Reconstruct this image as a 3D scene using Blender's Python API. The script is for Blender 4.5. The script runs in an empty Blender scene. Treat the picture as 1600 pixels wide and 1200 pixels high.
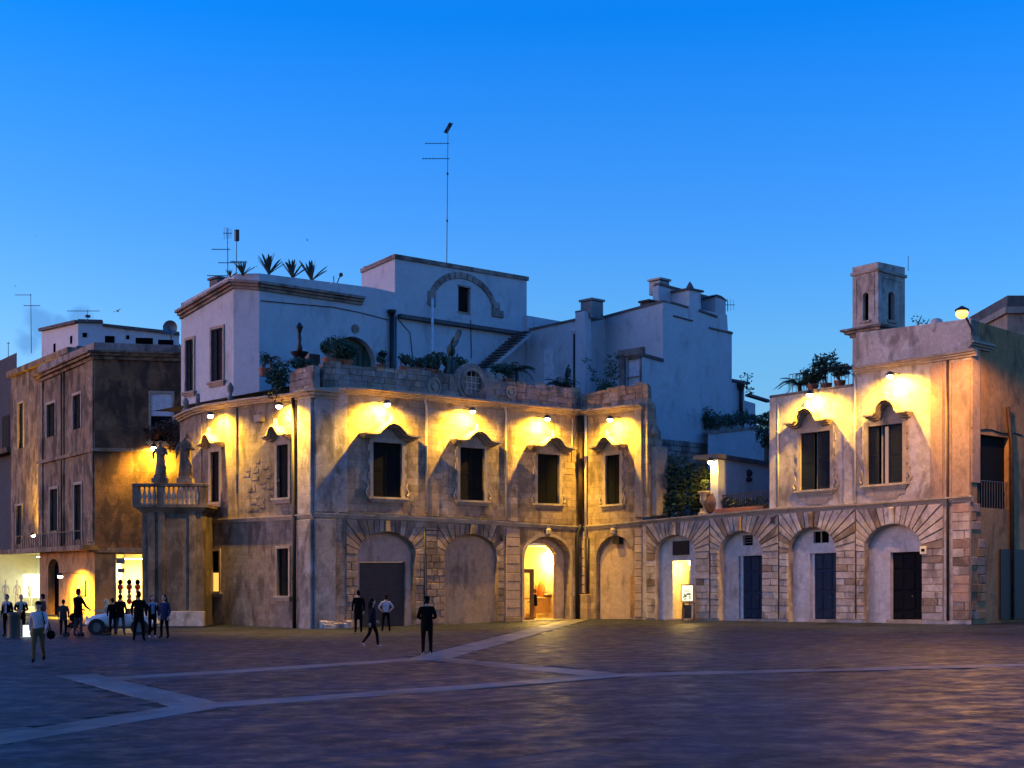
import bpy, bmesh, math, random
from mathutils import Vector, Matrix, noise
V = Vector
rnd = random.Random(11)
sc = bpy.context.scene
col = sc.collection

# ------------------------------------------------------------------ camera
FPX, HZ, CAMH = 2200.0, 905.0, 2.4          # focal length and horizon in the 1600x1200 photograph
cd = bpy.data.cameras.new('camera'); cam = bpy.data.objects.new('camera', cd); col.objects.link(cam)
cd.sensor_width = 36.0; cd.lens = 36.0 * FPX / 1600.0; cd.shift_y = (HZ - 600.0) / 1600.0
cd.clip_start = 0.5; cd.clip_end = 3000
cam.location = (0, 0, CAMH); cam.rotation_euler = (math.pi / 2, 0, 0)
sc.camera = cam

# ------------------------------------------------------------------ dusk sky, weak afterglow, exposure
SUN_ROT, SUN_EL = 272.0, 3.8
SKY_LO = (.4, .195, .155)
wd = bpy.data.worlds.new('World'); sc.world = wd; wd.use_nodes = True
wt = wd.node_tree; bg = wt.nodes['Background']
sky = wt.nodes.new('ShaderNodeTexSky'); sky.sky_type = 'NISHITA'; sky.sun_disc = False
sky.sun_elevation = math.radians(SUN_EL); sky.sun_rotation = math.radians(SUN_ROT)
sky.ozone_density = 6.0; sky.dust_density = 1.0; sky.air_density = 1.0
_tc = wt.nodes.new('ShaderNodeTexCoord'); _sp = wt.nodes.new('ShaderNodeSeparateXYZ'); wt.links.new(_tc.outputs['Generated'], _sp.inputs[0])
_rp = wt.nodes.new('ShaderNodeValToRGB'); wt.links.new(_sp.outputs[2], _rp.inputs[0])     # paler towards the horizon, deeper blue above
_cr = _rp.color_ramp; _cr.elements[0].position = .16; _cr.elements[0].color = (SKY_LO[0], SKY_LO[1], SKY_LO[2], 1); _cr.elements[1].position = .5; _cr.elements[1].color = (.09, .15, .185, 1)
for _q, _c in ((.242, (.25, .17, .17)), (.37, (.02, .15, .185))): _e = _cr.elements.new(_q); _e.color = _c + (1,)
_mx = wt.nodes.new('ShaderNodeVectorMath'); _mx.operation = 'MULTIPLY'; wt.links.new(sky.outputs[0], _mx.inputs[0]); wt.links.new(_rp.outputs[0], _mx.inputs[1])
_sc = wt.nodes.new('ShaderNodeVectorMath'); _sc.operation = 'SCALE'; wt.links.new(_mx.outputs[0], _sc.inputs[0]); _sc.inputs['Scale'].default_value = 5.0
# a few small low clouds on the left, defined by direction
_geo = _tc.outputs['Generated']; _nz = wt.nodes.new('ShaderNodeTexNoise'); _nz.inputs['Scale'].default_value = 55.0; _nz.inputs['Detail'].default_value = 6; wt.links.new(_geo, _nz.inputs['Vector'])
_tot = None
for _x, _y, _r in ((62, 510, 34), (96, 508, 22), (122, 497, 26), (45, 535, 30)):
    _d = V(((_x - 800) / FPX, 1.0, (HZ - _y) / FPX)).normalized()
    _ds = wt.nodes.new('ShaderNodeVectorMath'); _ds.operation = 'DISTANCE'; wt.links.new(_geo, _ds.inputs[0]); _ds.inputs[1].default_value = _d
    _m1 = wt.nodes.new('ShaderNodeMath'); _m1.operation = 'MULTIPLY_ADD'; wt.links.new(_nz.outputs[0], _m1.inputs[0]); _m1.inputs[1].default_value = _r / FPX * 1.3; wt.links.new(_ds.outputs['Value'], _m1.inputs[2])
    _m2 = wt.nodes.new('ShaderNodeMapRange'); wt.links.new(_m1.outputs[0], _m2.inputs[0]); _m2.inputs[1].default_value = _r / FPX * 1.5; _m2.inputs[2].default_value = _r / FPX * 1.1; _m2.inputs[3].default_value = 0; _m2.inputs[4].default_value = .5
    if _tot is None: _tot = _m2.outputs[0]
    else:
        _mm = wt.nodes.new('ShaderNodeMath'); _mm.operation = 'MAXIMUM'; wt.links.new(_tot, _mm.inputs[0]); wt.links.new(_m2.outputs[0], _mm.inputs[1]); _tot = _mm.outputs[0]
_cm = wt.nodes.new('ShaderNodeMix'); _cm.data_type = 'RGBA'; wt.links.new(_tot, _cm.inputs[0]); wt.links.new(_sc.outputs[0], _cm.inputs[6]); _cm.inputs[7].default_value = (.09, .28, .72, 1)
wt.links.new(_cm.outputs[2], bg.inputs[0]); bg.inputs[1].default_value = 0.15
sd = bpy.data.lights.new('sun', 'SUN'); sun = bpy.data.objects.new('sun', sd); col.objects.link(sun)
sd.energy = 0.03; sd.angle = math.radians(40); sd.color = (1.0, 0.88, 0.7)
_a = math.radians(SUN_ROT)
sun.rotation_euler = V((math.sin(_a), math.cos(_a), math.tan(math.radians(8)))).to_track_quat('Z', 'Y').to_euler()
sun.location = (-60, 30, 40)
sc.view_settings.view_transform = 'Standard'; sc.view_settings.look = 'None'
sc.view_settings.gamma = 1.0; sc.view_settings.use_curve_mapping = False
sc.view_settings.exposure = 2.55
sc.cycles.use_denoising = True
sc.cycles.max_bounces = 6; sc.cycles.diffuse_bounces = 3; sc.cycles.glossy_bounces = 3
sc.cycles.sample_clamp_indirect = 4.0

# ------------------------------------------------------------------ helpers
def ray(px, py): return V(((px - 800) / FPX, 1.0, (HZ - py) / FPX))
CAM = V((0, 0, CAMH))
def at(px, py, Y): return CAM + ray(px, py) * Y
def gz(x, y=0):                                  # the piazza rises a little towards the right
    return 0.0302 * math.log1p(math.exp(max(-30, min(60, (x + 5.8) / 2))))
def gpt(px, py):                                 # point of the piazza seen at a pixel
    Y = CAMH * FPX / (py - HZ)
    for _ in range(6):
        X = (px - 800) / FPX * Y; Y = (CAMH - gz(X)) * FPX / (py - HZ)
    X = (px - 800) / FPX * Y
    return V((X, Y, gz(X)))

DF = V((.738, .674, 0)).normalized(); NF = V((DF.y, -DF.x, 0))      # front wing: along, outward
WR = V((DF.y, -DF.x, 0)); NR = V((-DF.x, -DF.y, 0))                  # right wing: along, outward

class Fr:                                        # a facade: u along it, v up, w outward
    def __init__(s, o, d, n, k=0.0): s.o, s.d, s.n, s.k = V(o), V(d), V(n), k
    def P(s, u, v, w=0.0): return s.o + s.d * u + s.n * w + V((0, 0, v + s.k * u))
    def uv(s, px, py, w=0.0):
        r = ray(px, py); t = (s.o + s.n * w - CAM).dot(s.n) / r.dot(s.n)
        p = CAM + r * t; u = (p - s.o).dot(s.d)
        return u, p.z - s.o.z - s.k * u
    def u(s, px, w=0.0): return s.uv(px, HZ, w)[0]
    def v(s, px, py, w=0.0): return s.uv(px, py, w)[1]
    def rect(s, x0, y0, x1, y1, w=0.0):          # pixel box -> u0,u1,v0,v1
        xm, = ((x0 + x1) / 2,)
        return s.u(x0, w), s.u(x1, w), s.v(xm, y1, w), s.v(xm, y0, w)
    def off(s, w): return Fr(s.o + s.n * w, s.d, s.n, s.k)
    def ang(s): return math.atan2(s.d.y, s.d.x)

C0 = V((-9.54, 67.7, 0.0))
FW = Fr(C0, DF, NF, 0.008)                       # front wing
SW = Fr(C0, WR, NR, 0.0)                         # side wing (u < 0 to the left)
I0 = C0 + DF * 18.24; I0.z = 0.146
RW = Fr(I0, WR, NR, 0.0174)                      # right wing

class MB:
    def __init__(s): s.v, s.f, s.m = [], [], []
    def face(s, pts, m=0):
        b = len(s.v); s.v += [tuple(p) for p in pts]; s.f.append(list(range(b, b + len(pts)))); s.m.append(m)
    def add(s, vs, fs, m=0):
        b = len(s.v); s.v += [tuple(p) for p in vs]
        for f in fs: s.f.append([b + i for i in f]); s.m.append(m)
    def box(s, fr, u0, u1, v0, v1, w0, w1, m=0):
        p = [fr.P(u, v, w) for w in (w0, w1) for v in (v0, v1) for u in (u0, u1)]
        s.add(p, [(0, 2, 3, 1), (4, 5, 7, 6), (0, 1, 5, 4), (2, 6, 7, 3), (0, 4, 6, 2), (1, 3, 7, 5)], m)
    def wbox(s, x0, x1, y0, y1, z0, z1, m=0):
        s.box(Fr((0, 0, 0), (1, 0, 0), (0, -1, 0)), x0, x1, z0, z1, -y1, -y0, m)
    def prism(s, fr, poly, w0, w1, m=0, ch=0.0):
        n = len(poly)
        if ch:
            cu = sum(p[0] for p in poly) / n; cv = sum(p[1] for p in poly) / n
            def ins(p):
                d = math.hypot(p[0] - cu, p[1] - cv) or 1
                t = max(0.3, 1 - 1.35 * ch / d); return (cu + (p[0] - cu) * t, cv + (p[1] - cv) * t)
            top = [ins(p) for p in poly]
            vs = [fr.P(a, b, w0) for a, b in poly] + [fr.P(a, b, w1 - ch) for a, b in poly] + [fr.P(a, b, w1) for a, b in top]
            fs = [(i, (i + 1) % n, n + (i + 1) % n, n + i) for i in range(n)]
            fs += [(n + i, n + (i + 1) % n, 2 * n + (i + 1) % n, 2 * n + i) for i in range(n)]
            fs.append(tuple(range(2 * n, 3 * n)))
        else:
            vs = [fr.P(a, b, w0) for a, b in poly] + [fr.P(a, b, w1) for a, b in poly]
            fs = [(i, (i + 1) % n, n + (i + 1) % n, n + i) for i in range(n)]
            fs += [tuple(range(n, 2 * n)), tuple(range(n - 1, -1, -1))]
        s.add(vs, fs, m)
    def strip(s, fr, lo, hi, w0, w1, m=0):       # moulding between two (u,v) polylines
        for i in range(len(lo) - 1):
            q = [lo[i], lo[i + 1], hi[i + 1], hi[i]]
            s.prism(fr, q, w0, w1, m)
    def tube(s, pts, r, seg=8, m=0, cap=True):
        pts = [V(p) for p in pts]; n = len(pts)
        rr = r if isinstance(r, (list, tuple)) else [r] * n
        b = len(s.v); ref = None
        for i, p in enumerate(pts):
            t = (pts[min(i + 1, n - 1)] - pts[max(i - 1, 0)])
            t = t.normalized() if t.length > 1e-9 else V((0, 0, 1))
            if ref is None: ref = t.orthogonal().normalized()
            a = (ref - t * ref.dot(t)); a = a.normalized() if a.length > 1e-6 else t.orthogonal().normalized(); ref = a
            c = t.cross(a)
            for k in range(seg):
                th = 2 * math.pi * k / seg
                s.v.append(tuple(p + (a * math.cos(th) + c * math.sin(th)) * rr[i]))
        for i in range(n - 1):
            for k in range(seg):
                k2 = (k + 1) % seg
                s.f.append([b + i * seg + k, b + i * seg + k2, b + (i + 1) * seg + k2, b + (i + 1) * seg + k]); s.m.append(m)
        if cap:
            s.f.append([b + k for k in range(seg)][::-1]); s.m.append(m)
            s.f.append([b + (n - 1) * seg + k for k in range(seg)]); s.m.append(m)
    def lathe(s, c, prof, seg=12, m=0, sx=1.0, sy=1.0, fold=0.0, nf=7, ph=0.0):
        c = V(c); b = len(s.v); n = len(prof)
        for r, z in prof:
            for k in range(seg):
                th = 2 * math.pi * k / seg
                q = r * (1 + fold * math.sin(nf * th + ph + z * 2))
                s.v.append((c.x + q * sx * math.cos(th), c.y + q * sy * math.sin(th), c.z + z))
        for i in range(n - 1):
            for k in range(seg):
                k2 = (k + 1) % seg
                s.f.append([b + i * seg + k, b + i * seg + k2, b + (i + 1) * seg + k2, b + (i + 1) * seg + k]); s.m.append(m)
        s.f.append([b + k for k in range(seg)][::-1]); s.m.append(m)
        s.f.append([b + (n - 1) * seg + k for k in range(seg)]); s.m.append(m)
    def ball(s, c, rx, ry=None, rz=None, seg=10, rings=7, m=0, rot=None):
        ry = ry or rx; rz = rz or rx; c = V(c); b = len(s.v)
        def q(x, y, z):
            p = V((x * rx, y * ry, z * rz)); p = rot @ p if rot else p
            return tuple(c + p)
        s.v.append(q(0, 0, -1))
        for i in range(1, rings):
            a = -math.pi / 2 + math.pi * i / rings
            for k in range(seg):
                th = 2 * math.pi * k / seg; s.v.append(q(math.cos(a) * math.cos(th), math.cos(a) * math.sin(th), math.sin(a)))
        s.v.append(q(0, 0, 1)); top = len(s.v) - 1
        for k in range(seg):
            k2 = (k + 1) % seg
            s.f.append([b, b + 1 + k2, b + 1 + k]); s.m.append(m)
            s.f.append([top, top - seg + k, top - seg + k2]); s.m.append(m)
        for i in range(rings - 2):
            for k in range(seg):
                k2 = (k + 1) % seg; a0 = b + 1 + i * seg
                s.f.append([a0 + k, a0 + k2, a0 + seg + k2, a0 + seg + k]); s.m.append(m)
    def mesh(s, name, mats, smooth=False):
        me = bpy.data.meshes.new(name); me.from_pydata(s.v, [], s.f)
        for x in (mats if isinstance(mats, (list, tuple)) else [mats]): me.materials.append(x)
        me.polygons.foreach_set('material_index', s.m)
        bm = bmesh.new(); bm.from_mesh(me); bmesh.ops.recalc_face_normals(bm, faces=bm.faces); bm.to_mesh(me); bm.free()
        if smooth:
            me.polygons.foreach_set('use_smooth', [True] * len(me.polygons))
        me.update(); return me
    def build(s, name, mats, parent=None, smooth=False):
        o = bpy.data.objects.new(name, s.mesh(name, mats, smooth)); col.objects.link(o)
        if parent: adopt(o, parent)
        return o

_minv = {}
def adopt(o, parent):
    o.parent = parent
    top = parent
    off = V(parent.get('_o', (0, 0, 0)))
    o.matrix_parent_inverse = Matrix.Translation(-off)
    o['_o'] = (0.0, 0.0, 0.0) if o.type == 'MESH' else tuple(o.location)
def emp(name, loc, label=None, cat=None, group=None, parent=None):
    o = bpy.data.objects.new(name, None); col.objects.link(o); o.empty_display_size = 0.3
    o.location = loc; o['_o'] = tuple(loc)
    if parent: adopt(o, parent); o['_o'] = tuple(loc)
    if label: tag(o, label, cat, group)
    return o
def tag(o, label=None, cat=None, group=None, kind=None):
    if label: o['label'] = label
    if cat: o['category'] = cat
    if group: o['group'] = group
    if kind: o['kind'] = kind
    return o
def one(fn, name, mats, parent=None, smooth=False):
    m = MB(); fn(m); return m.build(name, mats, parent, smooth)
def bx(name, fr, u0, u1, v0, v1, w0, w1, mat, parent, bev=0.0):
    m = MB(); m.box(fr, u0, u1, v0, v1, w0, w1); o = m.build(name, mat, parent)
    if bev:
        b = o.modifiers.new('bevel', 'BEVEL'); b.width = bev; b.segments = 2; b.limit_method = 'ANGLE'
    return o

# ------------------------------------------------------------------ materials
def _nt(name):
    m = bpy.data.materials.new(name); m.use_nodes = True; t = m.node_tree
    return m, t, t.nodes['Principled BSDF'], t.nodes.new, t.links.new
def simple(name, c, rough=0.7, metal=0.0, emit=None, es=0.0, var=0.12, spec=0.5):
    m, t, b, N, L = _nt(name)
    b.inputs['Roughness'].default_value = rough; b.inputs['Metallic'].default_value = metal
    b.inputs['Specular IOR Level'].default_value = spec
    if var:
        g = N('ShaderNodeNewGeometry'); n = N('ShaderNodeTexNoise'); n.inputs['Scale'].default_value = 3.0; n.inputs['Detail'].default_value = 5
        L(g.outputs['Position'], n.inputs['Vector'])
        r = N('ShaderNodeValToRGB'); r.color_ramp.elements[0].position = .3; r.color_ramp.elements[1].position = .7
        r.color_ramp.elements[0].color = tuple(x * (1 - var * 2) for x in c) + (1,); r.color_ramp.elements[1].color = tuple(min(1, x * (1 + var)) for x in c) + (1,)
        L(n.outputs[0], r.inputs[0]); L(r.outputs[0], b.inputs['Base Color'])
    else: b.inputs['Base Color'].default_value = tuple(c) + (1,)
    if emit:
        b.inputs['Emission Color'].default_value = tuple(emit) + (1,); b.inputs['Emission Strength'].default_value = es
    return m
def stone(name, c1, c2, crust=(.07, .055, .045), amt=0.6, pale=None, pamt=0.0, brick=0.5, bump=0.35, rough=0.9, thr=0.52, seed=0.0, bw=.75, bh=.36, flake=0.0, flakec=(.2, .14, .09), grain=1.0):
    m, t, b, N, L = _nt(name)
    g = N('ShaderNodeNewGeometry')
    add = N('ShaderNodeVectorMath'); add.operation = 'ADD'; add.inputs[1].default_value = (seed * 13.7, seed * 7.1, seed * 3.3); L(g.outputs['Position'], add.inputs[0]); pos = add.outputs[0]
    def noise_(scale, detail=6, rough_=.6, vec=None, dist=0.0):
        n = N('ShaderNodeTexNoise'); n.inputs['Scale'].default_value = scale; n.inputs['Detail'].default_value = detail; n.inputs['Roughness'].default_value = rough_; n.inputs['Distortion'].default_value = dist
        L(vec or pos, n.inputs['Vector']); return n.outputs[0]
    def ramp(x, a, c, lo=0.0, hi=1.0):
        r = N('ShaderNodeMapRange'); r.inputs[1].default_value = a; r.inputs[2].default_value = c; r.inputs[3].default_value = lo; r.inputs[4].default_value = hi; L(x, r.inputs[0]); return r.outputs[0]
    def mix(fac, a, c, mode='MIX'):
        x = N('ShaderNodeMix'); x.data_type = 'RGBA'; x.blend_type = mode
        for sock, val in ((x.inputs[0], fac), (x.inputs[6], a), (x.inputs[7], c)):
            if hasattr(val, 'is_linked'): L(val, sock)
            elif isinstance(val, (int, float)): sock.default_value = val
            else: sock.default_value = tuple(val) + (1,)
        return x.outputs[2]
    def math_(op, a, c):
        x = N('ShaderNodeMath'); x.operation = op
        for i, val in enumerate((a, c)):
            if hasattr(val, 'is_linked'): L(val, x.inputs[i])
            else: x.inputs[i].default_value = val
        return x.outputs[0]
    big = noise_(.7, 6); mid = noise_(3.6, 9, .7); fine = noise_(19, 6, .75)
    colr = mix(ramp(big, .35, .65), c1, c2)
    colr = mix(ramp(mid, .36, .66, 0, .75 * grain), colr, tuple(x * .5 for x in c1))
    if pamt:
        colr = mix(ramp(noise_(1.1, 8, .62, dist=.6), .53, .6, 0, pamt), colr, pale)
    if flake:                                    # plaster fallen off in patches
        colr = mix(ramp(noise_(.8, 9, .62, dist=.9), .545, .565, 0, flake), colr, flakec)
    dt = N('ShaderNodeVectorMath'); dt.operation = 'DOT_PRODUCT'; L(g.outputs['Position'], dt.inputs[0]); dt.inputs[1].default_value = tuple(DF + WR)
    sp = N('ShaderNodeSeparateXYZ'); L(g.outputs['Position'], sp.inputs[0])
    cb = N('ShaderNodeCombineXYZ'); L(dt.outputs['Value'], cb.inputs[0]); L(sp.outputs[2], cb.inputs[1])
    bt = N('ShaderNodeTexBrick'); L(cb.outputs[0], bt.inputs['Vector'])
    bt.inputs['Color1'].default_value = (.6, .58, .56, 1); bt.inputs['Color2'].default_value = (1.15, 1.12, 1.1, 1); bt.inputs['Mortar'].default_value = (.42, .38, .34, 1)
    bt.inputs['Scale'].default_value = 1.0; bt.inputs['Brick Width'].default_value = bw; bt.inputs['Row Height'].default_value = bh
    bt.inputs['Mortar Size'].default_value = .012; bt.inputs['Mortar Smooth'].default_value = .4
    if brick: colr = mix(brick, colr, bt.outputs[0], 'MULTIPLY')
    mp = N('ShaderNodeMapping'); mp.inputs['Scale'].default_value = (1.0, 1.0, .5); L(pos, mp.inputs[0])
    st = noise_(1.1, 9, .62, mp.outputs[0], .4)
    colr = mix(math_('MULTIPLY', ramp(st, thr - .02, thr + .1), amt), colr, crust)
    colr = mix(ramp(fine, .38, .64, 0, .5 * grain), colr, tuple(x * .45 for x in c2))
    oi = N('ShaderNodeObjectInfo')
    rv = ramp(oi.outputs['Random'], 0, 1, .86, 1.1)
    hs = N('ShaderNodeHueSaturation'); L(rv, hs.inputs['Value']); L(colr, hs.inputs['Color'])
    L(hs.outputs[0], b.inputs['Base Color'])
    b.inputs['Roughness'].default_value = rough; b.inputs['Specular IOR Level'].default_value = .25
    h = math_('ADD', math_('MULTIPLY', fine, .5), math_('MULTIPLY', mid, 1.0))
    if brick: h = math_('SUBTRACT', h, math_('MULTIPLY', bt.outputs[1], .9 * brick))
    bp = N('ShaderNodeBump'); bp.inputs['Strength'].default_value = bump; bp.inputs['Distance'].default_value = .05
    L(h, bp.inputs['Height']); L(bp.outputs[0], b.inputs['Normal'])
    return m

M = {}
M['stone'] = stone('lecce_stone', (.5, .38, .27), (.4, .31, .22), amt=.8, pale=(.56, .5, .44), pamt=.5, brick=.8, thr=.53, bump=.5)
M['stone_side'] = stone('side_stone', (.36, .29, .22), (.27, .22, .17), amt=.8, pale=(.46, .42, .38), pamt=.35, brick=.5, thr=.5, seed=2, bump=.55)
M['stone_corner'] = stone('corner_stone', (.44, .4, .37), (.36, .31, .27), amt=.75, pale=(.55, .53, .52), pamt=.5, brick=.2, thr=.52, seed=3)
M['stone_pale'] = stone('pale_stone', (.66, .58, .5), (.56, .47, .4), amt=.7, pale=(.76, .72, .68), pamt=.5, brick=.15, thr=.54, seed=4, flake=.35, flakec=(.3, .21, .15))
M['render_pale'] = stone('weathered_render', (.66, .58, .5), (.57, .49, .42), amt=.65, pale=(.76, .72, .68), pamt=.5, brick=.0, thr=.55, seed=5, flake=.3, flakec=(.36, .29, .24))
M['block'] = stone('rusticated_block', (.68, .59, .5), (.56, .46, .38), amt=.65, pale=(.78, .73, .68), pamt=.5, brick=0, thr=.52, seed=6, bump=.5, flake=.3, flakec=(.33, .23, .17))
M['block_dark'] = stone('brown_block', (.38, .28, .2), (.3, .22, .16), amt=.7, pale=(.48, .4, .34), pamt=.4, brick=0, thr=.5, seed=7, bump=.5)
M['trim'] = stone('carved_trim', (.52, .44, .35), (.44, .36, .28), amt=.55, brick=0, thr=.56, seed=8)
M['parapet'] = stone('parapet_stone', (.4, .33, .29), (.31, .25, .21), amt=.7, pale=(.5, .45, .43), pamt=.5, brick=0, thr=.5, seed=9, bump=.5)
M['niche'] = stone('niche_plaster', (.52, .4, .33), (.47, .36, .29), amt=.55, brick=0, thr=.56, seed=10, bump=.12)
M['niche_white'] = stone('lime_plaster', (.78, .73, .7), (.7, .65, .62), amt=.55, pale=(.5, .42, .36), pamt=.6, brick=0, thr=.56, seed=11, bump=.15)
M['niche_brown'] = stone('brown_plaster', (.42, .32, .23), (.36, .27, .19), amt=.7, brick=0, thr=.53, seed=12, bump=.2)
M['white'] = stone('white_plaster', (.53, .57, .6), (.46, .5, .54), crust=(.25, .24, .25), amt=.45, brick=0, thr=.56, seed=13, bump=.1, grain=.35)
M['coping'] = stone('grey_coping', (.2, .19, .19), (.13, .12, .12), amt=.6, brick=0, seed=14)
M['old'] = stone('old_town_stone', (.4, .29, .18), (.28, .19, .11), amt=.9, pale=(.5, .44, .36), pamt=.4, brick=.3, thr=.48, seed=15, bump=.5, crust=(.06, .045, .035))
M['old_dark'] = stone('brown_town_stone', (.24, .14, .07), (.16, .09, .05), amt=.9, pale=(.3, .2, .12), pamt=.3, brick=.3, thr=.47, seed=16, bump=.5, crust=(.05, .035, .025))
M['gate'] = stone('gate_stone', (.3, .23, .16), (.22, .165, .115), amt=.85, pale=(.38, .31, .24), pamt=.4, brick=.25, thr=.49, seed=17, bump=.45)
M['pink'] = stone('salmon_render', (.52, .36, .26), (.45, .3, .21), amt=.5, brick=0, thr=.56, seed=18, bump=.2, flake=.25, flakec=(.3, .22, .16))
M['ochre'] = stone('ochre_render', (.5, .29, .13), (.42, .23, .1), amt=.7, brick=0, thr=.52, seed=19, bump=.3, crust=(.09, .06, .04))
M['blue_grey'] = stone('blue_grey_render', (.07, .08, .1), (.05, .06, .075), amt=.5, brick=0, seed=21)
M['cream'] = simple('shop_cream', (.72, .6, .36), .8)
M['shopwhite'] = simple('shop_white', (.8, .72, .45), .8, var=.04)
M['dark'] = simple('dark_interior', (.004, .004, .005), .9, var=0, spec=.0)
M['shutter'] = simple('shutter_paint', (.008, .009, .009), .8, spec=.1)
M['shutter_blue'] = simple('shutter_blue', (.014, .02, .03), .8, spec=.1)
M['door_blue'] = simple('door_blue', (.014, .03, .06), .7, spec=.2)
M['door_black'] = simple('door_black', (.006, .007, .01), .8, spec=.1)
M['roller'] = simple('roller_metal', (.022, .024, .032), .6, .2)
M['metal'] = simple('dark_metal', (.04, .04, .042), .5, .6)
M['pipe'] = simple('rusty_pipe', (.055, .03, .02), .6, .3, var=.25)
M['pipe_black'] = simple('black_pipe', (.015, .014, .016), .5, .2)
M['galv'] = simple('galvanised', (.16, .17, .18), .5, .6)
M['whitepipe'] = simple('white_pipe', (.6, .62, .66), .5)
M['conduit'] = simple('pale_conduit', (.62, .57, .48), .6)
M['leaf'] = simple('leaf', (.045, .075, .03), .6, var=.3)
M['leaf2'] = simple('agave_leaf', (.05, .085, .06), .5, var=.3)
M['leaf3'] = simple('bougainvillea', (.1, .05, .03), .6, var=.3)
M['bark'] = simple('bark', (.09, .06, .04), .9)
M['pot'] = simple('terracotta', (.3, .11, .06), .8)
M['wood'] = simple('wood', (.12, .06, .03), .5)
M['orange_wood'] = simple('counter_wood', (.5, .3, .1), .5)
def glass(name, c=(.02, .025, .03)):
    m, t, b, N, L = _nt(name)
    b.inputs['Base Color'].default_value = tuple(c) + (1,); b.inputs['Roughness'].default_value = .05; b.inputs['Specular IOR Level'].default_value = .7
    return m
M['glass'] = glass('window_glass')
def clear():
    m, t, b, N, L = _nt('clear_glass')
    tr = N('ShaderNodeBsdfTransparent'); gl = N('ShaderNodeBsdfGlossy'); gl.inputs['Roughness'].default_value = .03
    mx = N('ShaderNodeMixShader'); mx.inputs[0].default_value = .07
    L(tr.outputs[0], mx.inputs[1]); L(gl.outputs[0], mx.inputs[2]); L(mx.outputs[0], t.nodes['Material Output'].inputs[0])
    return m
M['clear'] = clear()
SODIUM = (1.0, .545, .03)
M['lens'] = simple('lit_lens', (.9, .8, .6), .3, emit=(1, .82, .5), es=9, var=0)
M['orb'] = simple('lit_globe', (.9, .8, .6), .3, emit=(1, .4, .06), es=.42, var=0)
M['tube'] = simple('lit_shop_lamp', (.9, .9, .9), .3, emit=(1, .9, .68), es=3.0, var=0)
M['display'] = simple('lit_display', (.9, .9, .9), .3, emit=(.85, 1.0, .9), es=.35, var=0)
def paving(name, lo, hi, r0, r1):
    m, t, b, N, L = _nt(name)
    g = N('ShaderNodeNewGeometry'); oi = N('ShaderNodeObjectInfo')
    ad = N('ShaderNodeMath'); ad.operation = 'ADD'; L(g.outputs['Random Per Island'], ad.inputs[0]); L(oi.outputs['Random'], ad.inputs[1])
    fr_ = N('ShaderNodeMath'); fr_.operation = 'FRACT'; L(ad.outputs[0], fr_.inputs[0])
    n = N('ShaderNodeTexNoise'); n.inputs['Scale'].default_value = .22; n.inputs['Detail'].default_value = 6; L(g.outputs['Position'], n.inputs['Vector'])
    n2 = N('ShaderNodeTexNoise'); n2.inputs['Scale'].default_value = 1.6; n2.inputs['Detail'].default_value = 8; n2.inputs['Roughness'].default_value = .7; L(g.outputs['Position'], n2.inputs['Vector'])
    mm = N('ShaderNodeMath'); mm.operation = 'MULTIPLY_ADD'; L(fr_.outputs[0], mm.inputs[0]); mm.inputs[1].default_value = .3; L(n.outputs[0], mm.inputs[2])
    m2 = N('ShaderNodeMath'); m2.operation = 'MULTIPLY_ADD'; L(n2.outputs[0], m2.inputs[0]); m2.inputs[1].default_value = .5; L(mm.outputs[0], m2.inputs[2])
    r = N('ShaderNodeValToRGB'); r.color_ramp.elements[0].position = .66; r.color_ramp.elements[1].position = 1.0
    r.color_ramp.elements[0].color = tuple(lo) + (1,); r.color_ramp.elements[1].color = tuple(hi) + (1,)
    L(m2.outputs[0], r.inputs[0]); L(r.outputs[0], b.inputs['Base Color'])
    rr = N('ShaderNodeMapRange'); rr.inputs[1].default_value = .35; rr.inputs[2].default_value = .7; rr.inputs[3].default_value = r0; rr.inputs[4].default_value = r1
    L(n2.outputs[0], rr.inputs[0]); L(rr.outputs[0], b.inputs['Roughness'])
    b.inputs['Specular IOR Level'].default_value = .1
    bp = N('ShaderNodeBump'); bp.inputs['Strength'].default_value = .12; bp.inputs['Distance'].default_value = .012
    n3 = N('ShaderNodeTexNoise'); n3.inputs['Scale'].default_value = 1.2; n3.inputs['Detail'].default_value = 2; L(g.outputs['Position'], n3.inputs['Vector'])
    L(n3.outputs[0], bp.inputs['Height']); L(bp.outputs[0], b.inputs['Normal'])
    return m
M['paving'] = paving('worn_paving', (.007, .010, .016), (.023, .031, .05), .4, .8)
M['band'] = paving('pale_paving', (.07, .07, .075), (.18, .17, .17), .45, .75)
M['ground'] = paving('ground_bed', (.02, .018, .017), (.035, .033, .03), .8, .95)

# ------------------------------------------------------------------ ground
def in_piazza(p):
    r = p - C0
    return (r.dot(NF) > .05 and (p - I0).dot(NR) > .05) or r.dot(NR) > .05
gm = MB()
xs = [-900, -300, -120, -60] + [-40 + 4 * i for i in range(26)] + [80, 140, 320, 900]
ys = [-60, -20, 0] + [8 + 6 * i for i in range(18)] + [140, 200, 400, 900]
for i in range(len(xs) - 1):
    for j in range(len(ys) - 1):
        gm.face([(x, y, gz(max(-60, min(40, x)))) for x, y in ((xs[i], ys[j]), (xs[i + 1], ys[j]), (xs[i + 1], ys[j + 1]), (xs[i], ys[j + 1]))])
ground = gm.build('ground', M['ground']); tag(ground, kind='structure')

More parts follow.
